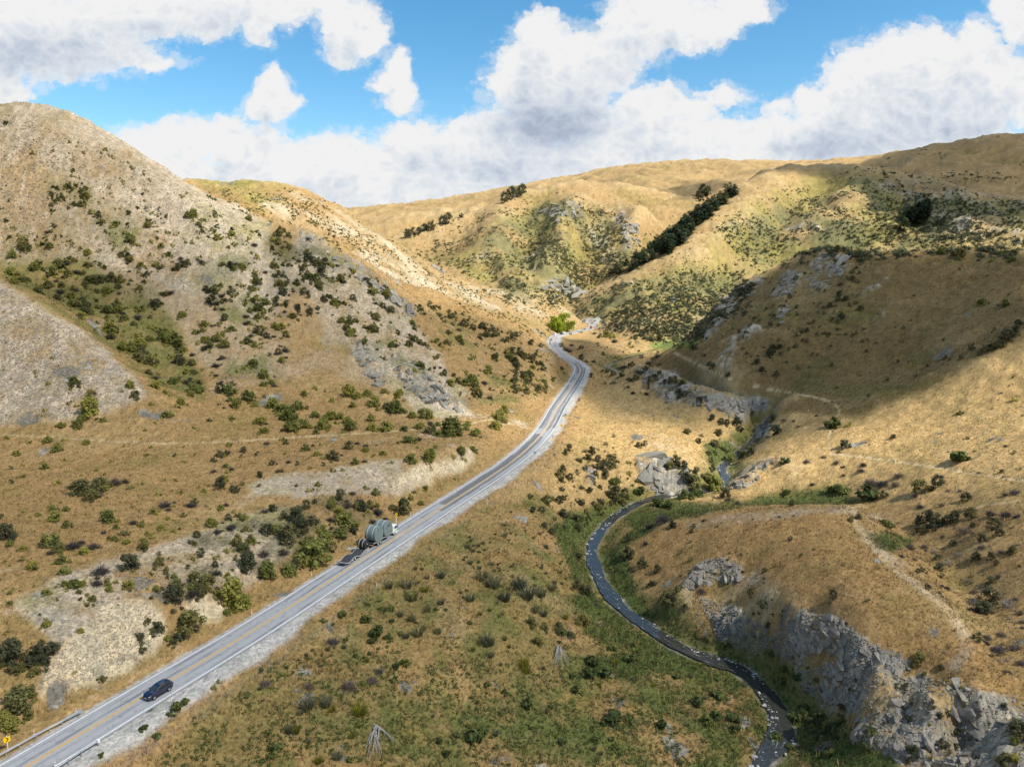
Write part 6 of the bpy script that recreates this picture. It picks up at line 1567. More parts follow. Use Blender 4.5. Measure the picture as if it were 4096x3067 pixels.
# ---- weathered root wads lying in the meadow
def skin_branches(name, paths, m, res=6):
    mb = MB()
    for P, r0, r1 in paths:
        Pn = catmull(P, 4); k = len(Pn); rings = []
        for i, p in enumerate(Pn):
            a = Pn[min(i+1, k-1)]-Pn[max(i-1, 0)]; a = Vector(a).normalized(); u = a.cross(Vector((0.3, .2, 1))).normalized(); v = a.cross(u); r = r0+(r1-r0)*i/(k-1)
            rings.append([Vector(p)+(u*math.cos(t)+v*math.sin(t))*r for t in np.arange(res)/res*2*PI])
        mb.loft(rings)
    return mb.mesh(name, m, True)
DRIFT = jit_mat('weathered_wood', (.36, .345, .33), .8, .35, 5)
def wad(px_top, roots, label, seed):
    c = hit(*px_top); r = random.Random(seed); base = empty('driftwood_stump', c); tag(base, label, 'dead wood')
    hub = MB()
    for i in range(5): hub.cyl((r.gauss(0, .25), r.gauss(0, .2), -.1), (r.gauss(0, .35), r.gauss(0, .3), r.uniform(.5, 1.0)), .17, .09, 7)
    hub.build('stump', DRIFT, base)
    for (x, y) in roots:
        e = hit(x, y)
        if e is None: continue
        d = e-c; s = Vector((r.gauss(0, .18), r.gauss(0, .15), r.uniform(.35, .8)))
        q = [s, s+d*.28+Vector((r.gauss(0, .15), r.gauss(0, .15), r.uniform(.0, .25))), s*.5+d*.62+Vector((r.gauss(0, .2), r.gauss(0, .2), .22)), d*1.0+Vector((0, 0, .06))]
        link(bpy.data.objects.new('branch', skin_branches('branch', [([tuple(v) for v in q], r.uniform(.065, .10), .022), ([tuple(q[1]), tuple(q[1]*.4+q[2]*.6+Vector((r.gauss(0, .2), r.gauss(0, .2), .1))), tuple(q[3]+Vector((r.gauss(0, .5), r.gauss(0, .5), .08)))], .045, .015)], DRIFT)), base)
wad((812,1574), [(788,1618),(793,1640),(800,1628),(806,1634),(812,1622),(820,1634),(829,1642),(818,1612),(800,1612),(843,1595),(857,1598),(850,1604),(838,1590)], 'large silver grey root mass spread out in the meadow near the bottom edge', 3)
wad((1205,1400), [(1192,1432),(1198,1440),(1203,1444),(1208,1436),(1215,1438),(1221,1428),(1229,1440),(1225,1420),(1195,1418)], 'grey upturned root mass in the meadow left of the stream', 4)

# ------------------------------------------------------------------ vehicles
def gnd(sx, sy, z=0.0):
    """ground point under a source-photo pixel on the level road"""
    return Vector(at_z(sx*S, sy*S, z))
RUB = mat('tyre_rubber', (.018, .018, .020), .85); ALLOY = mat('alloy', (.66, .67, .69), .4, .35)
GLASS = mat('dark_glass', (.012, .018, .020), .06, spec=.8); GLASS2 = mat('windscreen_glass', (.035, .055, .055), .05, spec=.9)
BLACKP = mat('black_plastic', (.02, .02, .022), .5); CHROME = mat('bright_metal', (.62, .63, .65), .25, .9)
REDL = mat('red_lens', (.55, .015, .02), .2); AMBER = mat('amber_lens', (.95, .30, .02), .3); LAMP = mat('clear_lens', (.75, .78, .82), .1, spec=.8); PLATE = mat('plate_white', (.78, .78, .78), .4)
GREENF = mat('green_reflection', (.10, .45, .30), .3)
def wheel(parent, x, y, r, w, side, rimr=.66, spokes=5):
    """tyre with a rim as its sub-part; axle along Y"""
    mb = MB(); prof = [(r*.72, -w/2), (r*.95, -w/2), (r, -w*.33), (r, w*.33), (r*.95, w/2), (r*.72, w/2)]
    rings = []
    for k in range(20):
        a = k/20*2*PI; rings.append([Vector((math.cos(a)*q, t, math.sin(a)*q)) for q, t in prof])
    rings.append(rings[0]); mb.loft(rings[:-1]+[rings[0]], close=False, caps=False)
    o = mb.build('wheel', RUB, parent, True); o.location = (x, y, r)
    m2 = MB(); m2.cyl((0, side*w*.22, 0), (0, side*w*.30, 0), r*.74, None, 18)
    for k in range(spokes):
        a = k/spokes*2*PI; c, s = math.cos(a), math.sin(a)
        m2.cyl((c*r*.12, side*w*.36, s*r*.12), (c*r*.66, side*w*.40, s*r*.66), r*.10, r*.07, 6)
    m2.cyl((0, side*w*.28, 0), (0, side*w*.46, 0), r*.17, None, 10)
    rim = m2.build('rim', ALLOY, o); return o
def car_body(L_, W_, H_, prof_low, prof_roof):
    """profiles: lists of (x, z) along the length -> lofted lower body and cabin"""
    pass
def build_suv(paint, loc, heading, label):
    root = empty('suv_car', loc, heading); tag(root, label, 'car')
    # lower body: stations (x, half width, sill z, shoulder z)
    st = [(2.27,.62,.42,.72),(2.20,.80,.30,.86),(1.95,.89,.24,.98),(1.45,.92,.22,1.06),(.95,.92,.22,1.08),(0,.92,.22,1.09),(-1.0,.92,.22,1.12),(-1.75,.92,.26,1.14),(-2.12,.86,.34,1.12),(-2.25,.76,.46,1.02)]
    mb = MB(); rings = []
    for x, w, z0, z1 in st:
        zm = z0+(z1-z0)*.55
        rings.append([Vector(p) for p in ((x, -w*.92, z0), (x, -w, zm), (x, -w*.955, z1-.05), (x, -w*.86, z1), (x, -w*.45, z1+.035), (x, 0, z1+.045), (x, w*.45, z1+.035), (x, w*.86, z1), (x, w*.955, z1-.05), (x, w, zm), (x, w*.92, z0))])
    mb.loft(rings); body = mb.build('body', paint, root, False)
    # cabin shell
    cab = [(1.02,.80,1.10,1.12),(.72,.78,1.10,1.32),(.30,.72,1.10,1.57),(-.15,.69,1.10,1.645),(-.9,.68,1.12,1.65),(-1.55,.66,1.12,1.60),(-1.85,.64,1.12,1.50),(-2.14,.66,1.12,1.18)]
    mb = MB(); rings = []
    for x, w, z0, z1 in cab:
        rings.append([Vector(p) for p in ((x, -.84, z0-.03), (x, -w, z1-.06 if z1 > 1.2 else z1-.01), (x, -w*.86, z1), (x, 0, z1+.02), (x, w*.86, z1), (x, w, z1-.06 if z1 > 1.2 else z1-.01), (x, .84, z0-.03))])
    mb.loft(rings); mb.build('roof', paint, root, False)
    # glass proud of the shell
    g = MB(); g.poly([(1.045,-.66,1.13),(1.045,.66,1.13),(.34,.59,1.585),(.34,-.59,1.585)]); g.build('windscreen', GLASS2, root)
    g = MB(); g.poly([(-2.155,-.58,1.20),(-1.885,-.54,1.50),(-1.885,.54,1.50),(-2.155,.58,1.20)]); g.build('rear_window', GLASS, root)
    for s in (-1, 1):
        def side(x, z):
            # point on the cabin side plane
            t = (z-1.08)/(1.55-1.08); return (x, s*(.845-.155*t+.012), z)
        for nm, q in (('front_side_window', [(.88,1.13),(.34,1.49),(-.12,1.55),(-.12,1.13)]), ('rear_side_window', [(-.20,1.13),(-.20,1.55),(-.95,1.55),(-1.05,1.14)]), ('quarter_window', [(-1.12,1.15),(-1.03,1.54),(-1.45,1.49),(-1.78,1.20)])):
            g = MB(); g.poly([side(x, z) for x, z in (q if s > 0 else q[::-1])]); g.build('side_window', GLASS, root)
        g = MB(); g.prism([(1.02, s*.80, 1.11), (.30, s*.735, 1.555), (-.9, s*.70, 1.64), (-.9, s*.70, 1.615), (.30, s*.745, 1.53), (.98, s*.81, 1.10)], (0, s*.02, .01)); g.build('window_trim', CHROME, root)
        g = MB(); g.box(-1.6, .1, s*.60-.02, s*.60+.02, 1.665, 1.70, .01); g.build('roof_rail', BLACKP, root)
        g = MB(); g.box(.62, .84, s*.92-(.0 if s > 0 else .18), s*.92+(.18 if s > 0 else 0), 1.10, 1.25, .03); g.build('mirror', paint, root)
        g = MB(); g.prism([(2.262, s*.50, .80), (2.21, s*.80, .90), (1.98, s*.895, .97), (2.0, s*.90, .90), (2.22, s*.815, .80)], (.015, s*.012, .012)); g.build('headlight', LAMP, root)
        g = MB(); g.prism([(-2.245, s*.55, 1.0), (-2.16, s*.84, 1.0), (-2.16, s*.85, 1.10), (-2.22, s*.6, 1.12)], (-.02, s*.012, 0)); g.build('tail_light', REDL, root)
        for x in (1.37, -1.33): 
            g = MB(); g.prism([(x+math.cos(a)*.45, s*.89, .36+math.sin(a)*.45) for a in np.linspace(0, PI, 12)]+[(x+math.cos(a)*.375, s*.89, .36+math.sin(a)*.375) for a in np.linspace(PI, 0, 12)], (0, s*.05, 0)); g.build('wheel_arch', BLACKP, root)
            g = MB(); g.cyl((x, s*.86, .36), (x, s*.925, .36), .375, None, 18); g.build('wheel_well', BLACKP, root)
            wheel(root, x, s*.825, .36, .235, s)
        g = MB(); g.box(-1.2, 1.2, s*.885-.02, s*.885+.035, .22, .34, .01); g.build('sill', BLACKP, root)
    g = MB(); g.prism([(2.275,-.50,.55),(2.275,.50,.55),(2.262,.46,.78),(2.262,-.46,.78)], (.012, 0, 0)); g.build('grille', BLACKP, root)
    g = MB(); g.box(2.28, 2.30, -.19, .19, .46, .57); g.build('number_plate', PLATE, root)
    g = MB(); g.cyl((2.28, 0, .70), (2.295, 0, .70), .055, None, 12); g.build('badge', CHROME, root)
    g = MB(); g.poly([(.55,.28,1.135),(1.2,.36,1.112),(1.2,-.36,1.112),(.55,-.28,1.135)]) if False else None
    g = MB(); g.box(-1.5, -1.42, -.03, .03, 1.66, 1.76, .01); g.build('aerial', BLACKP, root)
    g = MB(); g.box(1.15, 1.98, -.50, -.46, 1.105, 1.125, .005); g.box(1.15, 1.98, .46, .50, 1.105, 1.125, .005); g.build('bonnet_crease', paint, root)
    return root
NAVY = mat('navy_paint', (.008, .013, .042), .12, .0, .7); NAVY.node_tree.nodes['Principled BSDF'].inputs['Coat Weight'].default_value = .6
def road_frame(p):
    j = int(np.hypot(RF[:, 0]-p.x, RF[:, 1]-p.y).argmin()); return j
# navy suv: its left wheels stand at these two traced points
a, b = gnd(617.9, 2797.7), gnd(676.9, 2762.2); fwd = (a-b).normalized(); left = Vector((-fwd.y, fwd.x, 0))
c = (a+b)/2-left*.80
build_suv(NAVY, Vector((c.x, c.y, .035)), math.atan2(fwd.y, fwd.x), 'dark navy blue estate car driving towards the bottom left on the road')

# ---- loaded tank truck and its trailer
TANKG = jit_mat('grey_green_tank', (.165, .215, .205), .45, .10, 1.2, .4); TANKB = jit_mat('black_tank', (.014, .015, .018), .45, .2, 2, .4)
STRAP = mat('pale_strap', (.70, .69, .66), .6); DECKM = jit_mat('deck_mat', (.055, .060, .068), .8, .3, 3); RAILM = mat('deck_rail', (.62, .60, .57), .4, .3)
CABW = mat('cab_white', (.80, .81, .82), .25, spec=.5); CABG = mat('cab_green', (.13, .50, .10), .35); RAILT = mat('tan_rail', (.36, .27, .19), .5); PLY = jit_mat('plywood', (.42, .26, .10), .8, .3, 3); YEL = mat('strap_yellow', (.62, .55, .12), .6)
wf, wm_, wr = gnd(1576, 2139.5), gnd(1521.4, 2174.8), gnd(1409.6, 2246.4)
fwd = (wf-wr).normalized(); right = Vector((fwd.y, -fwd.x, 0)); ang = math.atan2(fwd.y, fwd.x)
Lfm = (wf-wm_).length; Lmr = (wm_-wr).length
print('TRUCK', round(Lfm, 2), round(Lmr, 2), 'end', [round((wr-gnd(*q)).dot(fwd), 2) for q in ((1372, 2262), (1475, 2185), (1584, 2132))])
def zt(sx, sy, along):  # debug helper
    return None
TW = 2.45
def deck_curve(xs, z0, dips, depth):
    out = []
    for x in xs:
        z = z0
        for (c, hw) in dips:
            t = (x-c)/hw
            if abs(t) < 1: z -= depth*(math.cos(t*PI)+1)/2
        out.append(z)
    return out
def wavy_deck(name, x0, x1, z0, dips, depth, w, m, parent, thick=.16, n=60):
    xs = np.linspace(x0, x1, n); zs = deck_curve(xs, z0, dips, depth)
    mb = MB(); mb.loft([[Vector((x, -w/2, z)), Vector((x, w/2, z)), Vector((x, w/2, z-thick)), Vector((x, -w/2, z-thick))] for x, z in zip(xs, zs)])
    d = mb.build(name, m, parent, False)
    for s in (-1, 1):
        r = MB(); r.loft([[Vector((x, s*w/2-.02, z+.02)), Vector((x, s*(w/2+.07), z+.02)), Vector((x, s*(w/2+.07), z-.14)), Vector((x, s*w/2-.02, z-.14))] for x, z in zip(xs, zs)])
        r.build('side_rail', RAILM, parent)
    return xs, zs
# truck: origin at the front axle on the road
org = wf-right*.98+Vector((0, 0, .035))
trk = empty('flatbed_truck', org, ang); tag(trk, 'white cab truck carrying two big grey green tanks up the left lane', 'truck')
xm = -Lfm
mb = MB(); mb.box(xm-3.1, -.9, -.42, .42, .55, .80); mb.build('chassis', BLACKP, trk)
TD1, TD2 = -3.30, -7.35; RT = 1.95; TWD = 3.0
wavy_deck('deck', xm-3.3, -1.15, 1.32, [(TD1, 1.75), (TD2, 1.75)], .42, TW, DECKM, trk)
g = MB(); g.box(xm+.15, xm+1.15, -1.0, 1.0, 1.30, 1.36); g.build('deck_board', PLY, trk)
# cab
mb = MB()
cabp = [(1.30,.42),(1.36,1.0),(1.34,1.55),(1.10,2.42),(.95,2.55),(-.75,2.62),(-.82,.75),(-.55,.70),(-.50,.95),(.50,.95),(.55,.42)]
mb.prism([(x, -1.17, z) for x, z in cabp], (0, 2.34, 0)); bmesh.ops.triangulate(mb.bm, faces=[f for f in mb.bm.faces if len(f.verts) > 4]); mb.build('cab', CABW, trk)
mb = MB(); mb.prism([(.95, -1.0, 2.56), (.6, -1.0, 2.78), (-.85, -1.0, 3.05), (-.85, -1.0, 2.62)], (0, 2.0, 0)); mb.build('wind_deflector', CABW, trk)
g = MB(); g.poly([(1.352,-1.02,1.60),(1.352,1.02,1.60),(1.125,.98,2.38),(1.125,-.98,2.38)]); g.build('windscreen', GLASS2, trk)
for s in (-1, 1):
    g = MB(); q = [(1.18,s*1.18,1.55),(1.0,s*1.18,2.30),(.22,s*1.18,2.30),(.22,s*1.18,1.55)]; g.poly(q if s < 0 else q[::-1]); g.build('side_window', GLASS, trk)
    g = MB(); q = [(.02,s*1.18,1.65),(.02,s*1.18,2.28),(-.30,s*1.18,2.28),(-.30,s*1.18,1.65)]; g.poly(q if s < 0 else q[::-1]); g.build('side_window', GLASS, trk)
    g = MB(); q = [(1.345,s*1.177,.95),(1.345,s*1.177,1.35),(.5,s*1.177,1.22),(-.75,s*1.177,1.0),(-.5,s*1.177,.97)]; g.poly(q if s < 0 else q[::-1]); g.build('green_band', CABG, trk)
    g = MB(); g.box(1.18, 1.30, s*1.20-(.0 if s > 0 else .26), s*1.20+(.26 if s > 0 else 0), 1.75, 2.25, .03); g.build('mirror', BLACKP, trk)
    g = MB(); g.box(1.33, 1.39, s*.85-.2, s*.85+.2, .62, .82, .03); g.build('headlight', LAMP, trk)
    wheel(trk, 0, s*.98, .50, .30, s, .6, 6); wheel(trk, xm, s*.98, .46, .42, s, .6, 6); wheel(trk, xm-1.15, s*.98, .46, .42, s, .6, 6)
    g = MB(); g.box(xm-1.75, xm+.6, s*.78-.2, s*.78+.32*s if False else s*.78+.2, .98, 1.03, .01); g.build('mudguard', BLACKP, trk)
g = MB(); g.box(1.30, 1.42, -1.15, 1.15, .34, .62, .04); g.build('bumper', CABW, trk)
g = MB(); g.box(xm-3.38, xm-3.28, -1.15, 1.15, .72, .92, .02); g.build('rear_beam', RAILM, trk)
for s in (-1, 1):
    g = MB(); g.box(xm-3.46, xm-3.32, s*1.0-.16, s*1.0+.16, .72, .98, .03); g.build('indicator', AMBER, trk)
for x, z0 in ((TD1+1.6, 1.0), (TD2-1.55, 1.0)):
    pass
def tank(cx, cz, r, w, m, label, strapm, parent_ref=trk, hatch=True, name='water_tank', org_=None, strip=None):
    o = empty(name, trk.matrix_basis @ Vector((cx, 0, cz)) if org_ is None else org_, ang); tag(o, label, 'tank')
    n = 44; rings = []
    prof = [(0.0, -w/2-.05), (r*.55, -w/2-.04), (r*.93, -w/2), (r, -w/2+.09), (r, w/2-.09), (r*.93, w/2), (r*.55, w/2+.04), (0.0, w/2+.05)]
    mb = MB()
    ringsv = []
    for rr_, y in prof:
        rr_ = max(rr_, .02); ringsv.append([Vector((math.cos(a)*rr_, y, math.sin(a)*rr_)) for a in np.arange(n)/n*2*PI])
    mb.loft(ringsv); sh = mb.build('shell', m, o, False)
    for y in (-w*.24, w*.26) if strip is None else strip:
        s_ = MB(); s_.loft([[Vector((math.cos(a)*(r+.004), y-.05, math.sin(a)*(r+.004))), Vector((math.cos(a)*(r+.035), y-.05, math.sin(a)*(r+.035))), Vector((math.cos(a)*(r+.035), y+.05, math.sin(a)*(r+.035))), Vector((math.cos(a)*(r+.004), y+.05, math.sin(a)*(r+.004)))] for a in np.linspace(-.35, PI+.35, 40)])
        s_.build('strap', strapm, o)
    return o
z1 = .95+RT
MARK = mat('stencil_black', (.02, .028, .028), .6)
def letters(o, txt, ang_, rad, y, size):
    cu = bpy.data.curves.new('marking', 'FONT'); cu.body = txt; cu.size = size; cu.extrude = .004; cu.align_x = 'CENTER'
    t = bpy.data.objects.new('marking', cu); COL.objects.link(t); bpy.context.view_layer.update()
    me = bpy.data.meshes.new_from_object(t); bpy.data.objects.remove(t); me.materials.clear(); me.materials.append(MARK)
    q = bpy.data.objects.new('marking', me); link(q, o); q.location = (math.cos(ang_)*rad, y, math.sin(ang_)*rad); q.rotation_euler = (R(90), ang_*0-.9, 0)
t1 = tank(TD1, z1, RT, TWD, TANKG, 'grey green tank with a round hatch lying behind the truck cab', STRAP)
g = MB(); g.cyl((.12, -TWD/2-.07, .78), (.12, -TWD/2-.02, .78), .27, None, 20); g.build('hatch', BLACKP, t1)
letters(t1, 'I 75 I', 1.05, 1.15, -TWD/2-.06, .42); letters(t1, '1 1 2', 2.35, .95, -TWD/2-.06, .40)
t2 = tank(TD2, z1, RT, TWD, TANKG, 'grey green tank without a hatch lying at the rear of the truck deck', STRAP)
letters(t2, '1 75', 2.0, 1.25, -TWD/2-.06, .42); letters(t2, '1 7', .9, 1.35, -TWD/2-.06, .34)
# trailer
xr = -(Lfm+Lmr)
trl = empty('flatbed_trailer', org, ang); tag(trl, 'empty low trailer with a wavy dark deck behind the loaded truck', 'trailer')
wavy_deck('deck', xr-3.0, xr+5.0, 1.0, [(xr+2.9, 2.0), (xr-1.5, 1.9)], .50, TW, DECKM, trl, n=80)
mb = MB(); mb.box(xr-2.4, xr+4.6, -.40, .40, .38, .50); mb.box(xr+4.6, xm-3.3, -.08, .08, .50, .60); mb.build('chassis', BLACKP, trl)
for s in (-1, 1):
    wheel(trl, xr, s*.98, .40, .36, s, .6, 6); wheel(trl, xr+1.0, s*.98, .40, .36, s, .6, 6)
    g = MB(); g.box(xr-3.09, xr-3.02, s*.85-.22, s*.85+.22, .78, .92, .02); g.build('tail_light', REDL, trl)
g = MB(); g.box(xr-3.06, xr-2.98, -1.24, 1.24, .72, .98, .02); g.build('rear_beam', RAILM, trl)
tb = tank(xr+5.95, 1.95, 1.12, 1.95, TANKB, 'black ribbed tank standing between the truck and its trailer deck', STRAP)
g = MB(); g.box(-.05, .16, -1.06, -1.02, .05, .25, .01); g.build('label_plate', PLATE, tb)
g = MB(); g.box(-1.0, 1.0, -.9, .9, -1.30, -1.13, .03); g.build('cradle', RAILM, trl).location = (xr+5.95, 0, 1.95)
# ---- small traffic on the far bends
def small_car(kind, sx, sy, toward, paint, label, sc=1.0):
    p = gnd(sx, sy); j = road_frame(p); t = Vector((RF_T[j, 0], RF_T[j, 1], 0)); n = Vector((RF_N[j, 0], RF_N[j, 1], 0))
    f = -t if toward else t; q = Vector((RF[j, 0], RF[j, 1], .03))+n*(1.75 if toward else -1.75)
    a_ = math.atan2(f.y, f.x); nm = {'van': 'white_van', 'car': 'saloon_car', 'ute': 'off_road_car'}[kind]
    nm = {'van': 'delivery_van', 'car': 'saloon_car', 'ute': 'off_road_car'}[kind]
    o = empty(nm, q, a_); tag(o, label, {'van': 'van', 'car': 'car', 'ute': 'car'}[kind]); o.scale = (sc, sc, sc)
    if kind == 'van':
        low = [(2.5,.80,.35,.95),(2.3,.92,.30,1.15),(1.6,.97,.28,1.25),(-2.5,.97,.28,1.25),(-2.62,.93,.35,1.2)]; top = [(1.75,.90,1.2,1.3),(1.05,.86,1.2,2.15),(.6,.85,1.2,2.3),(-2.4,.85,1.2,2.3),(-2.58,.88,1.2,1.35)]
    elif kind == 'ute':
        low = [(2.3,.78,.45,1.0),(2.2,.88,.40,1.12),(-2.2,.90,.40,1.15),(-2.3,.86,.45,1.1)]; top = [(1.05,.80,1.1,1.2),(.55,.74,1.1,1.85),(.1,.72,1.1,1.92),(-2.0,.72,1.1,1.92),(-2.2,.78,1.1,1.3)]
    else:
        low = [(2.2,.70,.40,.70),(2.1,.84,.30,.82),(1.2,.88,.25,.92),(-1.6,.88,.25,.98),(-2.2,.82,.35,.90)]; top = [(1.0,.78,.9,.96),(.3,.66,.9,1.42),(-.9,.65,.9,1.45),(-1.9,.72,.9,1.0)]
    mb = MB(); mb.loft([[Vector(v) for v in ((x,-w,z0),(x,-w,z1-.08),(x,-w*.85,z1),(x,w*.85,z1),(x,w,z1-.08),(x,w,z0))] for x, w, z0, z1 in low]); mb.build('body', paint, o)
    mb = MB(); mb.loft([[Vector(v) for v in ((x,-.84,z0-.04),(x,-w,z1-.05),(x,-w*.8,z1),(x,w*.8,z1),(x,w,z1-.05),(x,.84,z0-.04))] for x, w, z0, z1 in top]); mb.build('roof', paint, o)
    (xa, wa, _, za), (xb, wb, _, zb) = top[0], top[1]
    g = MB(); g.poly([(xa+.03,-wa*.8,za+.03),(xa+.03,wa*.8,za+.03),(xb+.03,wb*.78,zb-.04),(xb+.03,-wb*.78,zb-.04)]); g.build('windscreen', GLASS, o)
    (xc, wc, _, zc), (xd, wd, _, zd) = top[-1], top[-2]
    g = MB(); g.poly([(xc-.03,wc*.8,zc+.03),(xc-.03,-wc*.8,zc+.03),(xd-.05,-wd*.78,zd-.06),(xd-.05,wd*.78,zd-.06)]); g.build('rear_window', GLASS, o)
    for s in (-1, 1):
        g = MB(); zt_ = top[2][3]-.10 if len(top) > 4 else top[1][3]-.08
        xe = .2 if kind == 'van' else (-1.7 if kind == 'ute' else -1.0)
        q_ = [(top[0][0]-.25, s*.86, low[2][3]+.04), (top[1][0]-.1, s*(top[1][1]+.03), zt_), (xe, s*(top[2][1]+.03), zt_), (xe, s*.86, low[2][3]+.04)]
        g.poly(q_ if s < 0 else q_[::-1]); g.build('side_window', GLASS, o)
        for x in (1.45, -1.4): 
            w_ = MB(); w_.cyl((x, s*.70, .34), (x, s*.93, .34), .34, None, 14); w_.build('wheel', RUB, o)
        g = MB(); x = low[0][0]; g.box(x-.02, x+.03, s*.52-.16, s*.52+.16, .66, .82); g.build('headlight', LAMP, o)
        g = MB(); x = low[-1][0]; g.box(x-.03, x+.02, s*.62-.12, s*.62+.12, .75, .95); g.build('tail_light', REDL, o)
    g = MB(); x = low[0][0]; g.box(x-.06, x+.05, -.8, .8, .34, .55); g.build('bumper', BLACKP, o)
    return o
PW = mat('white_paint', (.80, .81, .82), .25); PD = mat('dark_paint', (.02, .025, .03), .2); PS = mat('silver_paint', (.60, .63, .66), .25, .3); PR = mat('red_paint', (.45, .02, .04), .25); PGY = mat('pale_grey_paint', (.42, .44, .44), .3)
small_car('ute', 2219.5, 1361, False, PGY, 'pale boxy off road car nearest on the far bend, heading away', 1.05)
small_car('van', 2232, 1341, False, PW, 'white van on the far bend beside the willow', 1.05)
small_car('car', 2243, 1337, True, PD, 'small dark car just right of the white van on the far bend')
small_car('car', 2254, 1334.5, True, PW, 'white car first behind the dark car on the far bend')
small_car('car', 2262, 1332.5, False, PS, 'silver car second behind the dark car on the far bend')
small_car('car', 2311, 1324.5, True, PW, 'white car alone on the far straight')
small_car('car', 2362, 1313.5, True, PR, 'red car before the furthest bend')
small_car('car', 2372, 1309, False, PD, 'dark car next to the red car at the furthest bend')
small_car('van', 2354, 1297, True, PW, 'white van on the furthest visible curve')
small_car('car', 2344, 1294.3, False, PD, 'black car at the far end of the visible road')

# ------------------------------------------------------------------ road furniture
GALV = mat('galvanised_steel', (.46, .50, .54), .4, .6); POSTW = mat('post_white', (.82, .82, .82), .5); SIGNY = mat('sign_yellow', (.95, .58, .005), .45); SIGNK = mat('sign_black', (.012, .012, .012), .5); SIGNO = mat('sign_orange', (.90, .22, .01), .45)
SIGNB = mat('sign_back', (.26, .33, .42), .5, .3); REFL = mat('red_reflector', (.60, .02, .02), .3); WOODP = jit_mat('post_timber', (.12, .095, .075), .85, .3, 6); BLUEB = mat('end_cap', (.74, .74, .80), .4)
def face_cam(p): return math.atan2(-p.x, p.y)       # rotation so that local -Y faces the camera
def sup(sx, sy):
    """foot of a post on the land"""
    p = hit(sx*S, sy*S); g_ = gnd(sx, sy)
    return Vector((g_.x, g_.y, ground_z(g_.x, g_.y))) if p is None or abs(p.z) < .9 else p
def delineator(sx, sy, label, h=1.05, group='white marker posts along the road'):
    p = sup(sx, sy); o = empty('marker_post', p, face_cam(p)); tag(o, label, 'marker post', group)
    m = MB(); m.box(-.055, .055, -.04, .04, -.2, h, .01); m.build('post', POSTW, o)
    m = MB(); m.box(-.06, .06, -.048, .048, h*.74, h*.86, .004); m.build('reflector', REFL, o)
    return o
def chevron(sx, sy, label, point_right, yaw=0, w=.75, h=.80, zb=1.25, back=False):
    p = sup(sx, sy); o = empty('chevron_sign', p, face_cam(p)+yaw); tag(o, label, 'road sign')
    m = MB(); m.cyl((0, .05, -.3), (0, .05, zb+h+.12), .055, None, 10); m.build('post', POSTW, o)
    m = MB(); m.box(-w/2, w/2, -.02, .0, zb, zb+h, .012); m.build('panel', SIGNY, o)
    s = 1 if point_right else -1; a = .30*w; y = -.026; zc = zb+h/2; t = .20*w
    pts = [(-s*a*.85, y, zc+h*.40), (-s*a*.85+s*t, y, zc+h*.40), (s*a, y, zc), (-s*a*.85+s*t, y, zc-h*.40), (-s*a*.85, y, zc-h*.40), (s*a-s*t, y, zc)]
    m = MB(); m.prism(pts, (0, .006, 0)); m.build('chevron_arrow', SIGNK, o)
    if back:
        m = MB(); m.box(-w/2, w/2, .11, .125, zb+.9, zb+.9+h, .01); m.build('back_panel', SIGNB, o)
    return o
chevron(33, 3000, 'yellow chevron sign with black arrow beside the left crash barrier', True, .12, .80, .82, 1.45)
chevron(2262.5, 1681.5, 'upper yellow chevron sign on the outside of the road bend', False, 0, .9, .9, 1.4, True)
chevron(2245.5, 1714.5, 'lower yellow chevron sign on the outside of the road bend', False, 0, .9, .9, 1.2)
chevron(2211, 1770, 'yellow chevron sign turned edge on, nearest of the bend signs', False, 1.1, .9, .9, 1.3, True)
def board(sx, sy, label, w, h, zb, m_, cat='road sign', name='road_sign', yaw=0, two=False):
    p = sup(sx, sy); o = empty(name, p, face_cam(p)+yaw); tag(o, label, cat)
    m = MB(); m.cyl((0, -.06, -.3), (0, -.06, zb+h), .06, None, 8)
    if two: m = MB(); m.cyl((-w*.3, .05, -.3), (-w*.3, .05, zb+h), .06, None, 8); m.cyl((w*.3, .05, -.3), (w*.3, .05, zb+h), .06, None, 8)
    m.build('post', POSTW, o)
    m = MB(); m.box(-w/2, w/2, -.02, .012, zb, zb+h, .01); m.build('panel', m_, o)
    return o
board(2139.6, 1830, 'grey backed road sign on a white post right of the road', .95, .95, 1.5, SIGNB)
board(1948, 2004, 'small round grey backed sign on a thin post beside the right shoulder', .55, .55, 1.9, SIGNB)
board(2315.5, 1610, 'dark backed tall road sign at the right side of the upper straight', .85, 1.5, 1.2, SIGNK)
board(2328, 1549, 'white posted grey sign above the dark sign on the upper straight', .6, .6, 2.0, SIGNB)
board(2232.5, 1545, 'grey backed small sign left of the upper straight', .6, .9, 1.2, SIGNB)
board(2349, 1507, 'tall white posted sign at the S bend', .5, 1.4, 1.6, PS)
board(2250, 1358, 'tall white posted sign inside the far bend', .5, .8, 2.2, PS)
board(2259.5, 1328, 'yellow diamond shaped warning sign by the willow', 1.2, 1.2, 2.0, SIGNY)
board(2326, 1319, 'orange road works sign left of the far straight', 1.0, 1.6, .6, SIGNO)
board(2369, 1316, 'orange and white works sign by the red car', 1.0, 1.8, .4, SIGNO)
board(2397, 1306, 'wide yellow sign board outside the furthest bend', 3.2, 1.1, 1.6, SIGNY, two=True)
board(2374.5, 1295, 'small orange sign beyond the furthest bend', .9, 1.3, .6, SIGNO)
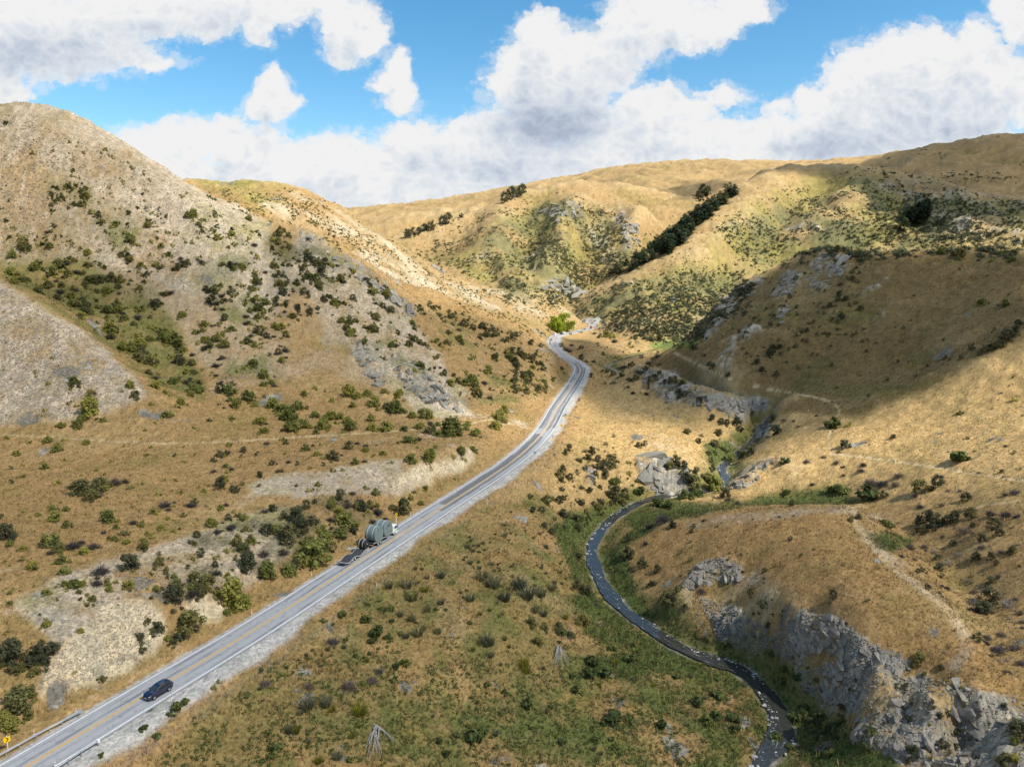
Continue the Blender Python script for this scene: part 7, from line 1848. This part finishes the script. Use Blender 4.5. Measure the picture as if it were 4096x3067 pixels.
# curve warning sign with speed plate
p = sup(1586, 2093.5); o = empty('curve_sign', p, face_cam(p)); tag(o, 'yellow diamond curve warning sign with speed plate beside the truck cab', 'road sign')
m = MB(); m.cyl((0, .08, -.3), (0, .08, 3.1), .085, None, 10); m.build('post', POSTW, o)
zc = 2.72; d = .46
m = MB(); m.prism([(0, -.02, zc+d), (d, -.02, zc), (0, -.02, zc-d), (-d, -.02, zc)], (0, .025, 0)); m.build('panel', SIGNY, o)
m = MB(); m.prism([(.11, -.027, zc-.26), (.15, -.027, zc+.0), (.04, -.027, zc+.14), (.07, -.027, zc+.18), (-.13, -.027, zc+.24), (-.07, -.027, zc+.04), (-.035, -.027, zc+.07), (.07, -.027, zc-.035), (.035, -.027, zc-.26)], (0, .005, 0)); m.build('curve_arrow', SIGNK, o)
m = MB(); m.box(-.36, .36, -.02, .005, 1.70, 2.20, .02); m.build('speed_plate', SIGNY, o)
cu = bpy.data.curves.new('speed_number', 'FONT'); cu.body = '75'; cu.size = .48; cu.extrude = .004; cu.align_x = 'CENTER'; cu.align_y = 'CENTER'
tt = bpy.data.objects.new('tmp', cu); COL.objects.link(tt); bpy.context.view_layer.update(); me = bpy.data.meshes.new_from_object(tt); bpy.data.objects.remove(tt)
me.materials.clear(); me.materials.append(SIGNK); q = link(bpy.data.objects.new('speed_number', me), o); q.location = (0, -.026, 1.95); q.rotation_euler = (R(90), 0, 0)
def T1(t_, a, b): ox, oy, k = T[t_]; return ox+a/k, oy+b/k
def Z5(a, b): return 2100+a/5.52, 1230+b/5.52
for (sx, sy), lab in [(T1('r1', 2175, 333), 'white marker post left of the road near the scrub bank'), (T1('r2', 325, 466), 'white marker post on the right shoulder between car and trailer'), (T1('r2', 1042, 57), 'white marker post on the right shoulder opposite the trailer'),
    (T1('r6', 1625, 1212), 'white marker post on the right shoulder opposite the truck cab'), (T1('r6', 1330, 1142), 'white marker post just beyond the yellow curve sign'), (T1('r6', 2143, 622), 'white marker post left of the road below the upper clay bank'),
    (T1('r6', 477, 1652), 'white marker post at the left road edge behind the trailer'), (T1('r7', 122, 457), 'white marker post on the left at the start of the bend'), (T1('r7', 215, 327), 'white marker post on the left halfway round the bend'), (T1('r7', 325, 162), 'white marker post on the left below the upper straight'),
    (Z5(1305, 1635), 'white marker post on the right below the S bend'), (Z5(1040, 1445), 'white marker post inside the S bend'), (Z5(985, 1282), 'white marker post on the left of the S bend'), (Z5(1398, 1345), 'white marker post outside the S bend'), (Z5(1080, 1114), 'white marker post right of the road above the S bend'),
    (Z5(860, 992), 'white marker post right of the road at the far bend'), (Z5(745, 806), 'white marker post inside the far bend'), (Z5(1310, 1400), 'white marker post at the S bend shoulder'), ((298/2.159, 2300+1392/2.159), 'marker post behind the left barrier, middle one'), ((660/2.159, 2300+1190/2.159), 'marker post at the end of the left barrier'),
    ((480/2.159, 2300+1660/2.159), 'marker post at the near end of the right barrier'), ((765/2.159, 2300+1656/2.159), 'leaning marker post right of the right barrier')]:
    delineator(sx, sy, lab)
# ---- crash barriers
def w_beam(P, z0, name, m, parent, side):
    """W-section rail swept along ground points"""
    P = [Vector(p) for p in P]; rings = []
    prof = [(0, -.155), (.045, -.12), (.045, -.06), (0, -.02), (0, .02), (.045, .06), (.045, .12), (0, .155)]
    prof = prof+[(q-.012, z) for q, z in prof[::-1]]
    for i, p in enumerate(P):
        t = (P[min(i+1, len(P)-1)]-P[max(i-1, 0)]).normalized(); n = Vector((t.y, -t.x, 0))*side
        rings.append([p+n*q+Vector((0, 0, z0+z)) for q, z in prof])
    mb = MB(); mb.loft(rings); return mb.build(name, m, parent)
def barrier(line, posts, side, label, end):
    L_ = [gnd(*q) for q in line]; root = empty('crash_barrier', L_[0]); tag(root, label, 'crash barrier'); o0 = L_[0]
    LL = resample(np.array([tuple(p-o0) for p in L_]), .6)
    w_beam(LL, .60, 'rail', GALV, root, side)
    for q in posts:
        p = gnd(*q); i = int(np.hypot(LL[:, 0]-(p-o0).x, LL[:, 1]-(p-o0).y).argmin()); c_ = Vector(LL[i]); t = Vector(LL[min(i+1, len(LL)-1)])-Vector(LL[max(i-1, 0)]); t.normalize(); n = Vector((t.y, -t.x, 0))*side
        m = MB(); m.box(-.06, .06, -.05, .05, -.25, .72); po = m.build('post', GALV, root); po.location = c_-n*.12; po.rotation_euler = (0, 0, math.atan2(t.y, t.x))
    t = (Vector(LL[-1])-Vector(LL[-3])).normalized(); e = MB()
    if end == 'box':
        e.box(-1.9, .25, -.14, .14, .42, .80, .03); e.box(.25, .55, -.20, .20, .38, .54, .02); e.box(.25, .55, -.20, .20, .60, .68, .02); e.box(.25, .55, -.20, .20, .74, .86, .02); e.box(.0, .30, -.2, .2, .38, .86, .02); eo = e.build('end_terminal', GALV, root)
        f_ = MB(); f_.box(.552, .565, -.17, .17, .54, .74); fo = f_.build('end_slot', SIGNK, eo)
    else:
        e.box(-.12, .22, -.24, .24, .34, .84, .05); eo = e.build('end_cap', BLUEB, root)
    eo.location = LL[-1]; eo.rotation_euler = (0, 0, math.atan2(t.y, t.x))
    return root
z5 = lambda a, b: (a/4.916, 2780+b/4.916)
barrier([z5(-500, 1545), z5(110, 1180), z5(420, 1012), z5(690, 858), z5(955, 712), z5(1215, 582), z5(1465, 440), z5(1545, 400)], [z5(-200, 1365), z5(120, 1175), z5(420, 1010), z5(690, 856), z5(955, 710), z5(1215, 580), z5(1465, 438)], 1, 'grey crash barrier on the left road edge with a slotted end', 'box')
barrier([z5(540, 1862), z5(850, 1663), z5(1105, 1498), z5(1390, 1315), z5(1635, 1150), z5(1890, 995), z5(1930, 970)], [z5(850, 1663), z5(1105, 1498), z5(1390, 1315), z5(1635, 1150), z5(1890, 993)], -1, 'grey crash barrier on the right road edge with a pale end cap', 'cap')
# ---- wire fences
def fence(d, s0, s1, label, step=5.0):
    i0, i1 = int(s0*2), int(s1*2); idx = list(range(i0, i1, int(step*2))); pts = []
    for i in idx:
        x, y = RF[i, 0]+RF_N[i, 0]*d, RF[i, 1]+RF_N[i, 1]*d; x += rp.gauss(0, .15); y += rp.gauss(0, .15); pts.append(Vector((x, y, ground_z(x, y))))
    root = empty('wire_fence', pts[0]); tag(root, label, 'fence')
    pm = MB().cyl((0, 0, -.3), (0, 0, 1.25), .042, .038, 6).mesh('post', WOODP)
    for p in pts: inst('post', pm, root, p-pts[0], (rp.gauss(0, .05), rp.gauss(0, .05), 0))
    for h in (.35, .75, 1.12):
        m = MB()
        m.loft([[p-pts[0]+Vector((0, 0, h)), p-pts[0]+Vector((.01, 0, h+.012)), p-pts[0]+Vector((-.01, 0, h+.012))] for p in pts]); m.build('wire', GALV, root)
    return root
s_of = lambda sx, sy: sroad(sx, sy)*.5
fence(10.2, s_of(250, 2970), s_of(2150, 1745), 'thin post and wire fence along the right gravel shoulder')
fence(-9.5, s_of(150, 3030), s_of(900, 2580), 'post and wire fence below the clay cutting left of the road')
fence(-17, s_of(1500, 2200), s_of(2200, 1690), 'post and wire fence above the left bank beyond the truck')
